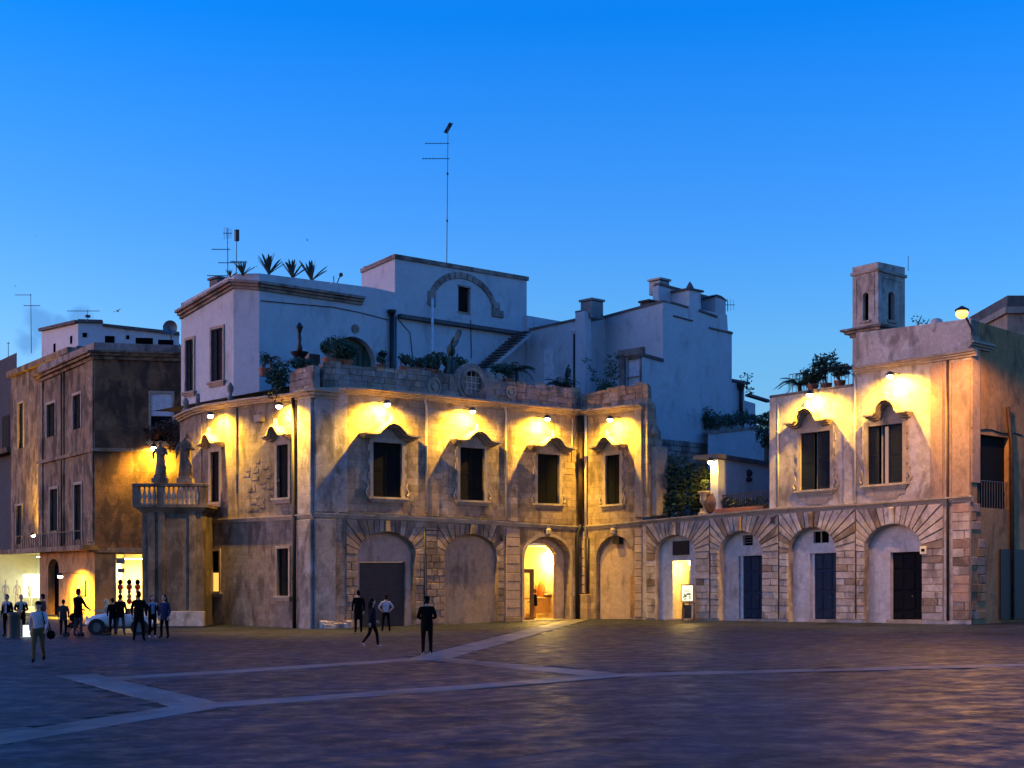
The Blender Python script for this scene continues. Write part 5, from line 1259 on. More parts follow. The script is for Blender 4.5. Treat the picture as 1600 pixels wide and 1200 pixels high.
one(lambda b: b.box(L3, -16, 1.2, L3.v(9, 712), L3.v(9, 704), -.05, .8), 'balcony', M['old_dark'], nh)
# rooftop hut
hu = emp('roof_hut', LL.P(-2, pL(-2), -2), 'white rooftop hut with small dark windows on the old corner house', 'hut')
H0 = LL.off(-2.2); hx = H0.u(122); H1 = Fr(H0.P(hx, 0), LR.d, LR.n); 
h0 = line(H0, (65, 516), (122, 503)); h1 = line(H1, (122, 502), (160, 503), (161, 508), (280, 522))
m = MB(); wall_mesh(m, H0, H0.u(65), hx, 13, h0, []); wall_mesh(m, H1, 0, H1.u(280), 13, h1, [], [H1.u(160), H1.u(161)])
zr = H0.P(hx, h0(hx)).z - .3; m.face([H0.P(H0.u(65), zr - .6), H0.P(hx, zr), H1.P(H1.u(280), zr - 1), H1.P(H1.u(280), zr - 1, -6), H0.P(H0.u(65), zr - .6, -4)])
m.build('wall', M['white'], hu)
one(lambda b: (b.strip(H0, [(H0.u(65), h0(H0.u(65)) - .1), (hx, h0(hx) - .1)], [(H0.u(65), h0(H0.u(65)) + .12), (hx, h0(hx) + .12)], -.3, .25), b.strip(H1, [(0, h1(0) - .1), (H1.u(160), h1(H1.u(160)) - .1)], [(0, h1(0) + .12), (H1.u(160), h1(H1.u(160)) + .12)], -.3, .2), b.strip(H1, [H1.uv(161, 510), H1.uv(280, 524)], [H1.uv(161, 506), H1.uv(280, 519)], -.3, .2)), 'roof_edge', M['coping'], hu)
for f_, a in ((H0, (84, 537, 87, 560)), (H0, (110, 525, 113, 537)), (H1, (164, 525, 179, 537)), (H1, (212, 528, 239, 540)), (H1, (247, 531, 271, 542)), (H1, (129, 520, 136, 527)), (H1, (197, 524, 202, 530))):
    r = f_.rect(*a); bx('window', f_, r[0], r[1], r[2], r[3], -.03, .03, M['dark'], hu)
# shops on the ground floor
P = LL.P
def gfloor(b):
    ops = [Op(LL.u(0) - 3, LL.u(62), -.3, LL.v(30, 864), None, .3), arch(LL, 75, 92, 873, 890, 975, .5)]
    ops[1].v0 = -.3
    wall_mesh(b, LL, LL.u(0) - 5, 0, -.4, zf, ops)
    r = Op(LR.u(181), LR.u(181) + 5.0, -.3, LR.v(200, 866), None, .3); wall_mesh(b, LR, 0, 8.5, -.4, zf, [r])
    return ops
m = MB(); gops = gfloor(m); m.build('shop_wall', M['ochre'], ob)
mm = MB(); opfill(mm, LL, gops[1], -.45); mm.build('arched_door', M['dark'], ob)
def shoproom(b, fr, a, c, t, D):
    Q = fr.P
    b.face([Q(a, .02, -.3), Q(c, .02, -.3), Q(c, .02, D), Q(a, .02, D)]); b.face([Q(a, 0, D), Q(c, 0, D), Q(c, t, D), Q(a, t, D)]); b.face([Q(a, 0, -.3), Q(a, 0, D), Q(a, t, D), Q(a, t, -.3)]); b.face([Q(c, 0, -.3), Q(c, 0, D), Q(c, t, D), Q(c, t, -.3)]); b.face([Q(a, t, -.3), Q(c, t, -.3), Q(c, t, D), Q(a, t, D)])
one(lambda b: shoproom(b, LL, LL.u(0) - 3, LL.u(62), LL.v(30, 863), -3.5), 'shop_room', M['shopwhite'], ob)
one(lambda b: shoproom(b, LR, LR.u(181), LR.u(181) + 5, LR.v(200, 865), -3.5), 'shop_room', M['shopwhite'], ob)
def shoplight(p, label, e, c, fr):
    t = emp('shop_lamp', p, label, 'lamp', 'ceiling lamps of the lit shops')
    one(lambda b: b.box(Fr(p, fr.d, fr.n), -.7, .7, -.06, .0, -.1, .1), 'tube', M['tube'], t); one(lambda b: b.box(Fr(p, fr.d, fr.n), -.75, .75, 0, .06, -.14, .14), 'fitting', M['whitepipe'], t)
    l = bpy.data.lights.new('lamp_light', 'AREA'); o = bpy.data.objects.new('lamp_light', l); col.objects.link(o); l.energy = e; l.color = c; l.shape = 'RECTANGLE'; l.size = 1.4; l.size_y = .3; o.location = p + V((0, 0, -.12)); o.rotation_euler = (0, 0, fr.ang()); adopt(o, t)
shoplight(LL.P(LL.u(35), LL.v(30, 864) - .25, -1.3), 'lamp inside the left shop with mannequins', 95, (1, .86, .42), LL)
shoplight(LR.P(LR.u(205), LR.v(200, 866) - .25, -1.2), 'lamp inside the shop with hanging strings of beads', 120, (1, .74, .3), LR)
r = LL.rect(31, 897, 60, 945, -2.5); tag(bx('display_panel', LL, r[0], r[1], 1.0, r[3], -2.6, -2.5, M['display'], None, .1), 'glowing white display panel behind the mannequins', 'display')
r = LR.rect(182, 872, 195, 881); tag(bx('wall_plaque', LR, r[0], r[1], r[2], r[3], 0.0, .06, M['trim'], None), 'upper pale plaque on the shop front', 'plaque'); 
r = LR.rect(184, 888, 195, 895); tag(bx('wall_plaque', LR, r[0], r[1], r[2], r[3], 0.0, .06, M['trim'], None), 'lower pale plaque on the shop front', 'plaque')
r = LL.rect(121, 906, 135, 931); sh = emp('wall_shrine', LL.P(r[0], r[2]), 'small red arched shrine on the wall between the shops', 'shrine')
bx('frame', LL, r[0], r[1], r[2], r[3], 0, .12, simple('red_frame', (.25, .04, .03), .6), sh, .05); one(lambda b: b.lathe(LL.P((r[0] + r[1]) / 2, r[2], .2), [(.14, 0), (.12, .3), (.06, .5), (.08, .58), (.05, .68)], 8), 'figurine', M['trim'], sh, True)
for i, x in enumerate((188, 202, 215)):
    t = emp('bead_string', LR.P(LR.u(x), 2.2, -.25), ('leftmost', 'middle', 'rightmost')[i] + ' string of red and black beads hanging in the lit shop', 'beads', 'bead strings in the shop')
    u, v = LR.uv(x, 908, -.2)
    one(lambda b: b.tube([LR.P(u, v + .4, -.2), LR.P(u, v - 1.3, -.2)], .015, 4), 'cord', M['metal'], t)
    for k, (rr, mt) in enumerate(((.16, 'dark'), (.2, 'pot'), (.13, 'trim'), (.16, 'orange_wood'), (.18, 'pot'))):
        one(lambda b: b.ball(LR.P(u, v - .06 - k * .3, -.2), rr, rr, rr * 1.1), 'bead', simple('red_bead', (.6, .05, .02), .4) if mt == 'pot' else M[mt], t, True)
ub_ = L2.u(52); floodlight(Fr(L2.o, L2.d, L2.n), 52, 836, 'wall lamp glowing behind the iron balcony of the old house', w=1.0, power=1500, group=None, up=True)

floodlight(LR, 240, 699, 'wall lamp half hidden behind the left gate statue', w=.8, power=600, group=None)

floodlight(LL, 94, 900, 'small wall lamp beside the dark arched door of the old house', w=1.4, power=1500, group=None)

# ================================================================== antennas, dish, birds
def antenna(label, base, top, booms, head=None, name='tv_antenna', r=.03, elements=True):
    """base, top: world points; booms: (height fraction, left metres, right metres, n elements, element length, vertical?)"""
    t = emp(name, base, label, 'antenna')
    one(lambda b: b.tube([base, top], [r, r * .7], 6), 'mast', M['galv'], t)
    d = top - base
    for f, a, c, n, el, vert in booms:
        p = base + d * f
        def bm_(b):
            b.tube([p + V((-a, 0, 0)), p + V((c, 0, 0))], .022, 5)
            for i in range(n):
                q = p + V((-a + (a + c) * (i + .5) / n, 0, 0)); e = el * (1 - .35 * i / max(1, n))
                dd_ = V((0, 0, e / 2)) if vert else V((.0, e / 2, e * .06))
                b.tube([q - dd_, q + dd_], .012, 4)
        one(bm_, 'boom', M['galv'], t)
    if head:
        one(lambda b: b.box(Fr(top, V((.8, .6, 0)), V((.6, -.8, 0))), *head), 'amplifier', M['pipe_black'], t)
    return t
Yt = WF.P(WF.u(698), 0).y + 1.5
p0, p1 = at(698, 412, Yt), at(700, 196, Yt); S = Yt / FPX
t = antenna('tall thin television antenna mast on the upper white block', p0, p1, [(.76, 40 * S, 3 * S, 9, .7, False), (.87, 36 * S, 2 * S, 7, .5, False)])
one(lambda b: b.add([at(693, 207, Yt), at(699, 209, Yt), at(708, 193, Yt), at(702, 191, Yt), at(693, 207, Yt + .3), at(699, 209, Yt + .3), at(708, 193, Yt + .3), at(702, 191, Yt + .3)], [(0, 1, 2, 3), (4, 5, 6, 7), (0, 1, 5, 4), (1, 2, 6, 5), (2, 3, 7, 6), (3, 0, 4, 7)]), 'grid_aerial', M['pipe_black'], t)
for i in (.31, .65): one(lambda b: b.ball(p0 + (p1 - p0) * i, .06, .06, .1), 'mast_joint', M['metal'], t)
Ys = 76; S = Ys / FPX
antenna('left television antenna with three booms on the white house roof', at(356, 440, Ys), at(355.5, 356, Ys), [(.11, 32 * S, 1 * S, 8, .7, False), (.35, 15 * S, 30 * S, 9, .5, False), (.6, 25 * S, 4 * S, 7, .5, False), (.9, 7 * S, 7 * S, 4, .7, True)])
antenna('right television antenna with box aerial on the white house roof', at(369, 432, Ys + .3), at(370, 362, Ys + .3), [(.33, 10 * S, 16 * S, 6, .6, False), (.93, 4 * S, 4 * S, 3, .5, True)], head=(-.1, .1, -.5, .1, -.1, .1))
S = 95 / FPX
antenna('slim antenna mast on the far left roof', at(49, 552, 92), at(48, 459, 92), [(.98, 24 * S, 1 * S, 6, .4, False), (.8, 11 * S, 14 * S, 3, .8, False)])
antenna('low wide antenna on the rooftop hut', at(137, 503, 92), at(137, 484, 92), [(.9, 31 * S, 18 * S, 10, .5, False)], head=(-.15, .15, -.5, -.35, -.1, .1))
antenna('thin rod aerial at the left picture edge', at(13, 558, 96), at(13, 534, 96), [(.9, .1, .1, 1, .2, True)])
antenna('small forked antenna on the white stepped house', B2.P(B2.u(1137, -.8), B2.v(1137, 486, -.8), -.8), B2.P(B2.u(1137, -.8), B2.v(1137, 470, -.8), -.8), [(.6, .3, .45, 4, .9, True)])
dp = at(266, 512, 90); ds = emp('satellite_dish', dp, 'round grey satellite dish on the rooftop hut', 'dish')
def dish(b):
    n = 20; r0 = 11.5 * 90 / FPX; pts = []
    for k, (rr, dep) in enumerate(((0.01, .12), (.4, .1), (.75, .04), (1, -.04))):
        for i in range(n):
            th = 2 * math.pi * i / n; pts.append(dp + V((r0 * rr * math.cos(th), dep, r0 * rr * math.sin(th))))
    b.add(pts, [(k * n + i, k * n + (i + 1) % n, (k + 1) * n + (i + 1) % n, (k + 1) * n + i) for k in range(3) for i in range(n)])
one(dish, 'reflector', M['galv'], ds, True); one(lambda b: (b.tube([dp + V((0, .15, 0)), dp + V((0, .2, -.8))], .04, 6), b.tube([dp + V((0, .1, -.3)), dp + V((0, -.5, -.05))], .02, 5)), 'arm', M['metal'], ds)
def bird(px, py, Y, span, roll, lab, head=0.0):
    p = at(px, py, Y); t = emp('bird', p, lab, 'bird', 'birds in the sky'); R_ = Matrix.Rotation(roll, 3, 'Y') @ Matrix.Rotation(head, 3, 'Z')
    T = lambda x, y, z: p + R_ @ V((x, y, z)) * span
    one(lambda b: b.tube([T(0, -.22, 0), T(0, -.12, .01), T(0, .05, 0), T(0, .2, 0), T(0, .34, 0)], [.01 * span, .06 * span, .07 * span, .04 * span, .015 * span], 8), 'body', M['pipe_black'], t, True)
    for s in (-1, 1):
        one(lambda b: b.add([T(0, -.06, .03), T(s * .25, -.12, .08), T(s * .5, .08, .02), T(s * .24, .03, .08), T(0, .1, .02), T(s * .25, -.1, .065)], [(0, 1, 3, 4), (1, 2, 3), (0, 5, 1), (5, 2, 1), (4, 3, 2, 5), (0, 4, 5)]), 'wing', M['pipe_black'], t)
bird(480, 375, 55, .34, 1.0, 'swift banking high above the agaves'); bird(184, 486, 60, .5, -.35, 'swift gliding above the rooftop hut'); bird(24, 447, 60, .24, .4, 'small bird near the slim mast at far left', .6); bird(55, 369, 60, .16, .2, 'tiny bird alone at upper left', .3)

# ================================================================== plants
def blade(L, W, bend, tilt, mat, name, curl=.5):
    m = MB(); n = 6; pts = []
    for i in range(n + 1):
        t = i / n; w = W * (.55 + .9 * t) * (1 - t) ** .55 if t < 1 else 0
        x = L * t * math.cos(tilt + bend * t); z = L * t * math.sin(tilt + bend * t)
        pts += [(x, -w, z + w * curl), (x, 0, z), (x, w, z + w * curl)]
    fs = []
    for i in range(n):
        a = i * 3; fs += [(a, a + 1, a + 4, a + 3), (a + 1, a + 2, a + 5, a + 4)]
    m.add(pts, fs); return m.mesh(name, mat, True)
_bl = {}
def agave(p, size, n, label, group=None, mat='leaf2', lo=.35, hi=1.5, name='agave', narrow=1.0, bend=-.25):
    t = emp(name, p, label, name.replace('_', ' '), group)
    for i in range(n):
        el = lo + (hi - lo) * ((i * .618) % 1); k = (round(el, 1), mat, narrow, bend)
        if k not in _bl: _bl[k] = blade(1.0, .085 * narrow, bend, k[0], M[mat], 'leaf')
        o = bpy.data.objects.new('leaf', _bl[k]); col.objects.link(o); adopt(o, t); s = size * rnd.uniform(.75, 1.1)
        o.location = p; o.scale = (s, s, s); o.rotation_euler = (0, 0, i * 2.399 + rnd.uniform(-.3, .3))
    return t
wt_ = line(WF, (405, 427), (580, 449))
for px, py, s, lb in ((379, 428, .75, 'small agave at the left end of the white roof edge'), (420, 427, 1.05, 'tallest spiky agave on the white roof edge'), (457, 433, 1.0, 'middle agave on the white roof edge'), (487, 437, 1.1, 'right spreading agave on the white roof edge'), (360, 431, .4, 'tiny agave beside the roof antennas')):
    u, v = WF.uv(px, py, -.6); agave(WF.P(u, v - .1, -.6), s * 1.25, 18, lb, 'agaves on the white house roof', 'leaf2', .65, 1.5, narrow=.9, bend=-.12)
u, v = WF.uv(526, 440, -.5); cc = emp('stick_cactus', WF.P(u, v, -.5), 'thin cactus with round head at the right of the roof agaves', 'cactus'); q0 = WF.P(u, v - .2, -.5)
one(lambda b: (b.tube([q0, q0 + V((.12, 0, .35)), q0 + V((.2, 0, .5))], .035, 6), b.ball(q0 + V((.24, 0, .58)), .12), b.tube([q0 + V((-.15, 0, 0)), q0 + V((-.17, 0, .5))], .03, 6)), 'stem', M['leaf2'], cc, True)
def foliage(b, c, rx, ry, rz, n, leaf, flat=.0, m=0, hang=0.0):
    for _ in range(n):
        while True:
            x, y, z = rnd.uniform(-1, 1), rnd.uniform(-1, 1), rnd.uniform(-1, 1)
            if x * x + y * y + z * z <= 1: break
        k = (x * x + y * y + z * z) ** .5; sh = (.55 + .45 * rnd.random()) / max(k, .35)
        q = V((x * rx, y * ry, z * rz)) * min(sh, 1.15); nz = noise.noise(q * (1.6 / max(rx, rz)) + c) 
        q *= 1 + .45 * nz
        a = V((rnd.gauss(0, 1), rnd.gauss(0, 1), rnd.gauss(0, .7))).normalized(); d = a.orthogonal().normalized(); L_ = leaf * rnd.uniform(.6, 1.3); o = c + q
        b.add([o - a * L_ * .5, o + d * L_ * .28, o + a * L_ * .5, o - d * L_ * .28], [(0, 1, 2, 3)], m)
def shrub(name, label, p, rx, rz, n=350, leaf=.22, mat='leaf', pot=True, ry=None, stems=4, cat='shrub', group=None, sub=3):
    t = emp(name, p, label, cat, group); z0 = .0
    if pot:
        one(lambda b: b.lathe(p, [(.2, 0), (.26, .25), (.3, .38), (.3, .42)], 10), 'pot', M['pot'], t); z0 = .4
    c = p + V((0, 0, z0 + rz * .9))
    def fo(b):
        for k in range(sub):
            o = V((rnd.uniform(-.45, .45) * rx, rnd.uniform(-.3, .3) * (ry or rx), rnd.uniform(-.35, .45) * rz)) if sub > 1 else V()
            foliage(b, c + o, rx * .7, (ry or rx) * .7, rz * .7, n // sub, leaf)
    one(fo, 'foliage', M[mat], t)
    for k in range(stems):
        def stm(b):
            e = c + V((rnd.uniform(-.6, .6) * rx, rnd.uniform(-.5, .5) * (ry or rx), rnd.uniform(-.2, .6) * rz)); b.tube([p + V((0, 0, z0)), p.lerp(e, .5) + V((rnd.uniform(-.1, .1), 0, .15)), e], [.05, .035, .012], 5)
        one(stm, 'stem', M['bark'], t)
    return t
def frondmesh(L, drop, mat):
    m = MB(); n = 14; pts = [V((L * t, 0, L * (.75 * t - drop * t * t))) for t in [i / n for i in range(n + 1)]]
    m.tube(pts, [.03 * (1 - i / (n + 1)) + .006 for i in range(n + 1)], 4)
    for i in range(2, n + 1):
        for s in (-1, 1):
            ll = L * .34 * math.sin(math.pi * (.12 + .85 * i / n)); a = pts[i]; e = a + V((L * .14, s * ll, -.1 * L)); w = V((.05 * L, 0, 0))
            m.add([a, a + (e - a) * .5 + w * .6, e, a + (e - a) * .5 - w * .6], [(0, 1, 2, 3)])
    return m.mesh('frond', mat)
_fm = {}
def palm(label, p, size, trunk, n=14, mat='leaf', group=None, drop=.95):
    t = emp('palm', p, label, 'palm', group); c = p + V((0, 0, trunk))
    one(lambda b: b.tube([p, p + V((.02, 0, trunk * .5)), c], [.13 * size ** .5, .1 * size ** .5, .12 * size ** .5], 8), 'trunk', M['bark'], t)
    for i in range(n):
        k = (i % 3, mat)
        if k not in _fm: _fm[k] = frondmesh(1.0, drop - .35 + .3 * (i % 3), M[mat])
        o = bpy.data.objects.new('frond', _fm[k]); col.objects.link(o); adopt(o, t); o.location = c; s = size * rnd.uniform(.85, 1.1); o.scale = (s, s, s); o.rotation_euler = (0, -.3 * (i % 2), i * 2.399)
    return t
def tz(fr, px, w): u = fr.u(px, w); return fr.P(u, 11.9, w)
# terrace of the front wing (floor at 11.9)
def onF(px, w, z=12.0, py=None):                 # standing just behind the parapet top, or at a given pixel height
    u = FW.u(px, w); p = FW.P(u, 0, w)
    if py is None: py = 563 + .109 * (px - 506) + 9 - max(0, z - 12.3) * 12
    p.z = at(px, py, p.y).z; return p
palm('small thin palm at the left corner of the terrace', onF(423, -5.5, 12.0, 584), .55, .75, 11)
shrub('shrub', 'round shrub beside the small thin palm', onF(413, -5.2, 12, 588), .35, .5, 160, .16)
shrub('hanging_creeper', 'dark creeper spilling over the terrace corner', V((SW.P(SW.u(438, .1), 0, .1).x, SW.P(SW.u(438, .1), 0, .1).y, 11.55)), .75, .95, 700, .2, pot=False, cat='creeper', sub=5)
shrub('creeper', 'low creeper on the corner parapet below the lantern', onF(467, -2.5, 12.2, 583), 1.0, .5, 400, .18, pot=False, cat='creeper', ry=.6)
tl_ = onF(468, -3.0, 12.3, 572); ln = emp('garden_lantern', tl_, 'dark post lantern on a stone bowl on the terrace corner', 'lantern')
one(lambda b: b.lathe(tl_, [(.12, 0), (.14, .3), (.42, .62), (.46, .7), (.2, .72)], 12), 'bowl', M['pipe_black'], ln); one(lambda b: b.lathe(tl_ + V((0, 0, .7)), [(.12, 0), (.16, .2), (.08, .45), (.11, .7), (.06, .95)], 10), 'post', M['pipe_black'], ln, True)
one(lambda b: b.lathe(tl_ + V((0, 0, 1.65)), [(.08, 0), (.17, .28), (.2, .3), (.1, .46), (.03, .55)], 6), 'lantern_head', M['pipe_black'], ln)
bs = bx('barbecue', FW, FW.u(483, -4), FW.u(500, -4), 11.9, FW.v(490, 553, -4), -4.5, -4, M['pipe_black'], None); tag(bs, 'dark box cabinet behind the corner parapet', 'cabinet')
shrub('shrub', 'tall leafy shrub in front of the arched green door', onF(528, -3.5), .75, .75, 800, .2); shrub('shrub', 'broad dark shrub at the foot of the arched door', onF(543, -3.2), .6, .6, 600, .2)
agave(onF(517, -3.2, 13.3), .55, 16, 'spiky yucca rising above the leafy shrub', None, 'leaf', .1, 1.4, 'yucca', .8)
shrub('shrub', 'bluish shrub at the parapet corner edge', onF(512, -1.2, 12.1), .45, .5, 400, .16)
for px, lb in ((596, 'pot plant left of the black drain pipe'),): shrub('pot_plant', lb, onF(px, -4.0, 12.0), .3, .25, 160, .14, cat='plant')
hb = WF.P(WF.u(598, .3), WF.v(598, 556, .3), .3); ht = emp('hanging_planter', hb, 'dark hanging planter on the wall beside the drain pipe', 'planter'); one(lambda b: b.lathe(hb, [(.1, -.15), (.26, .1), (.28, .14)], 10), 'bowl', M['pipe_black'], ht); one(lambda b: foliage(b, hb + V((0, 0, .2)), .22, .2, .15, 80, .12), 'foliage', M['leaf'], ht)
def prickly(label, p, s, n=12):
    t = emp('prickly_pear', p, label, 'cactus', 'cacti on the terrace')
    ends = [(p, V((0, 0, 1)))]
    for i in range(n):
        b0, d = ends[rnd.randrange(len(ends))] if i > 1 else (p + V((rnd.uniform(-.2, .2), 0, 0)), V((0, 0, 1)))
        d2 = (d + V((rnd.uniform(-.7, .7), rnd.uniform(-.4, .4), .3))).normalized(); h = s * rnd.uniform(.16, .24); c = b0 + d2 * h
        rot = d2.to_track_quat('Z', 'Y').to_matrix()
        one(lambda b: b.ball(c, h * .72, h * .2, h, 10, 7, 0, rot), 'pad', M['leaf2'], t, True)
        ends.append((c + d2 * h * .9, d2))
prickly('prickly pear cactus in the middle of the planted parapet', onF(697, -1.2, 12.7), 1.5, 14); prickly('low prickly pear right of the tall cactus', onF(712, -1.4, 12.6), 1.1, 9)
agave(onF(660, -1.5, 12.9), .55, 16, 'small agave at the foot of the white pole', 'small terrace agaves'); agave(onF(725, -1.2, 12.75), .6, 18, 'grey green agave just left of the oculus', 'small terrace agaves')
agave(onF(740, -1.0, 13.0), .5, 16, 'little agave growing above the oculus', 'small terrace agaves')
for px, w, rx, rz, lb in ((632, -1.4, .45, .35, 'dark rounded shrub near the white pole'), (652, -1.2, .5, .35, 'low shrub behind the parapet under the pole'), (672, -1.0, .6, .4, 'dense shrub below the small lantern'), (682, -1.2, .5, .6, 'upright shrub beside the prickly pear'), (717, -1.3, .5, .5, 'bushy plant among the cacti left of the oculus')):
    shrub('shrub', lb, onF(px, w, 12.2), rx, rz, 380, .17)
l2 = onF(676, -1.6, 13.3); ln = emp('garden_lantern', l2, 'small dark lantern among the terrace cacti', 'lantern'); one(lambda b: b.lathe(l2, [(.1, -1.2), (.08, -.2), (.2, 0), (.24, .4), (.28, .42), (.12, .6), (.05, .75)], 8), 'lantern_head', M['pipe_black'], ln)
for i, px in enumerate((700, 707)):
    pp = onF(px, -1.0, 12.5); t = emp('column_cactus', pp, ('left', 'right')[i] + ' ribbed column cactus on the planted parapet', 'cactus'); one(lambda b: b.lathe(pp, [(.12, 0), (.15, .3), (.15, .75), (.1, .95), (.03, 1.0)], 14, 0, 1, 1, .12, 7), 'stem', M['leaf2'], t, True)
palm('cycad with flat crown right of the stair', onF(807, -2.0, 12.0), 1.0, .9, 16, drop=1.05); shrub('shrub', 'dark shrub under the stair', onF(783, -1.8, 12.1), .6, .5, 380, .18); shrub('shrub', 'low shrub between stair and cycad', onF(796, -1.4, 12.2), .45, .35, 250, .16)
for i, px in enumerate((766, 779)):
    pp = onF(px, -.8, 12.5); tag(one(lambda b: b.lathe(pp, [(.12, 0), (.22, .15), (.24, .35), (.14, .5), (.16, .56)], 10), 'garden_pot', M['trim'], None, True), ('left', 'right')[i] + ' pale pot on the parapet right of the oculus', 'pot')
palm('bushy cycad near the inner corner of the terrace', onF(876, -1.2, 12.1), .95, .35, 18, drop=.9); shrub('shrub', 'upright succulent behind the bushy cycad', onF(886, -1.5, 12.4), .25, .6, 220, .15)
um = M1.P(M1.u(868, 1.0), 11.9, 1.0); t = emp('folded_parasol', um, 'folded orange parasol on a white pole on the terrace', 'parasol'); one(lambda b: b.tube([um, um + V((0, 0, 2.6)), um + V((.3, 0, 2.7))], .03, 6), 'pole', M['whitepipe'], t); one(lambda b: b.lathe(um + V((.12, 0, .9)), [(.16, 0), (.2, .3), (.1, 1.2), (.02, 1.6)], 10, 0, 1, 1, .15), 'canopy', simple('orange_canvas', (.5, .26, .08), .9), t, True)
bp_ = onF(950, -2.4, 12.0); bp_ = RW.P(RW.u(950, -1.8), 11.9, -1.8)
shrub('shrub', 'dense bougainvillea bush in front of the terrace door', bp_, .8, .6, 800, .2)
def climb(b):
    for k in range(9):
        e = bp_ + V((rnd.uniform(-1.3, 1.3), rnd.uniform(-.3, .3), rnd.uniform(1.6, 3.2))); mid = bp_.lerp(e, .5) + V((rnd.uniform(-.5, .5), 0, 0)); b.tube([bp_ + V((0, 0, .4)), mid, e], [.03, .02, .008], 4, 1)
        for q in (mid, e, mid.lerp(e, .5)): foliage(b, q, .3, .2, .18, 24, .16, m=0)
tag(one(climb, 'climbing_branches', [M['leaf'], M['bark']], None), 'thin leafy branches climbing the white wall above the bush', 'branches')
# low terrace hedge, creepers, garden wall plants
def mass(name, label, fr, pts, leaf=.24, n=420, cat='hedge', mat='leaf', w=-1.5):
    t = emp(name, fr.P(fr.u(pts[0][0], w), fr.v(pts[0][0], pts[0][1], w), w), label, cat)
    def f(b):
        for px, py, rx, rz in pts:
            u, v = fr.uv(px, py, w); foliage(b, fr.P(u, v, w), rx, rx * .8, rz, n, leaf)
    one(f, 'foliage', M[mat], t)
    for px, py, rx, rz in pts:
        def s(b):
            u, v = fr.uv(px, py, w); c = fr.P(u, v, w); b.tube([V((c.x, c.y, 5.6 if fr is RW else c.z - rz * 1.5)), c + V((.1, 0, -.2)), c + V((rnd.uniform(-.3, .3), 0, rz * .6))], [.06, .04, .015], 5)
        one(s, 'stem', M['bark'], t)
    return t
mass('hedge', 'tall dark hedge filling the low terrace left of the vase', RW, [(1030, 745, .8, 1.2), (1045, 740, .9, 1.1), (1062, 742, .9, 1.1), (1080, 740, .9, 1.0), (1096, 748, .6, 1.0), (1035, 780, .9, 1.0), (1055, 783, .9, .9), (1078, 783, .9, .9), (1094, 785, .6, .8)], .26, 420)
mass('vase_plant', 'spiky leaves growing out of the stone vase', RW, [(1101, 757, .28, .3)], .2, 90, 'plant', w=-.3)
mass('creeper', 'creeper along the top of the garden wall', B2, [(1108, 655, .5, .7), (1122, 658, .7, .5), (1142, 656, .7, .45), (1160, 652, .6, .5), (1178, 655, .6, .4)], .2, 300, 'creeper', w=.3)
mass('hanging_bush', 'dark bush hanging beside the right wing wall', RW, [(1196, 655, .5, .5), (1193, 672, .6, .6), (1198, 688, .35, .5)], .2, 320, 'bush', w=-6)
mass('planter_plants', 'low plants in the trough behind the terrace railing', RW, [(1136, 784, .5, .35), (1150, 787, .5, .3), (1170, 786, .4, .3), (1190, 785, .5, .4)], .16, 160, 'plants', w=-.9)
mass('sapling', 'small sparse tree behind the garden wall pipe', B2, [(1166, 590, .45, .5), (1172, 610, .35, .3), (1160, 600, .3, .2)], .22, 26, 'tree', w=-2)
# roof terrace of the right wing
def onR(px, w): u = RW.u(px, w); return RW.P(u, topA(u) + .1, w)
rr_ = emp('roof_railing', onR(1280, -.7), 'slim iron railing on the right wing roof terrace', 'railing')
for i in range(18):
    px = 1233 + (1326 - 1233) * i / 17; q0 = onR(px, -.7); one(lambda b: b.tube([q0, q0 + V((0, 0, 1.05))], .016, 4), 'baluster', M['metal'], rr_)
one(lambda b: b.tube([onR(1233, -.7) + V((0, 0, 1.05)), onR(1326, -.7) + V((0, 0, 1.05))], .02, 5), 'rail', M['metal'], rr_)
palm('wide cycad on the right wing roof terrace', onR(1249, -1.0), 1.0, .5, 18, drop=.95); shrub('shrub', 'tall jagged shrub on the right wing roof terrace', onR(1291, -1.1), .65, .85, 700, .2); shrub('shrub', 'low dark shrub left on the right wing roof terrace', onR(1270, -.9), .75, .5, 600, .18); shrub('shrub', 'low dark shrub next to the turret base', onR(1312, -.9), .75, .55, 600, .18)
mass('flower_box', 'reddish balcony plants behind the gate statues', LR, [(240, 675, .8, .5), (262, 668, .9, .6), (275, 690, .7, .7)], .22, 260, 'plants', 'leaf3', w=.6)
mass('weeds', 'thin weeds growing from the top of the right parapet', RW, [(1431, 499, .25, .3), (1442, 503, .2, .25)], .16, 18, 'weeds', w=-.3)
mass('creeper', 'small creeper growing at the cornice under the corner parapet', SW, [(428, 617, .5, .25), (440, 615, .5, .25)], .14, 160, 'creeper', w=.2)
# urns along the side wing cornice
for px, h, lb in ((294, 22, 'leftmost urn on the side wing cornice'), (313, 20, 'plain post on the side wing cornice'), (364, 27, 'rightmost urn on the side wing cornice')):
    u = SW.u(px); p = SW.P(u, cor_s(u) + .3, .15); s = h * 78 / FPX
    prof = [(.16, 0), (.16, .25 * s), (.07, .35 * s), (.16, .55 * s), (.18, .75 * s), (.1, .9 * s), (.05, s)] if 'urn' in lb else [(.12, 0), (.12, s), (.08, s + .05)]
    tag(one(lambda b: b.lathe(p, prof, 10), 'urn' if 'urn' in lb else 'stone_post', M['parapet'], None, True), lb, 'urn' if 'urn' in lb else 'post')

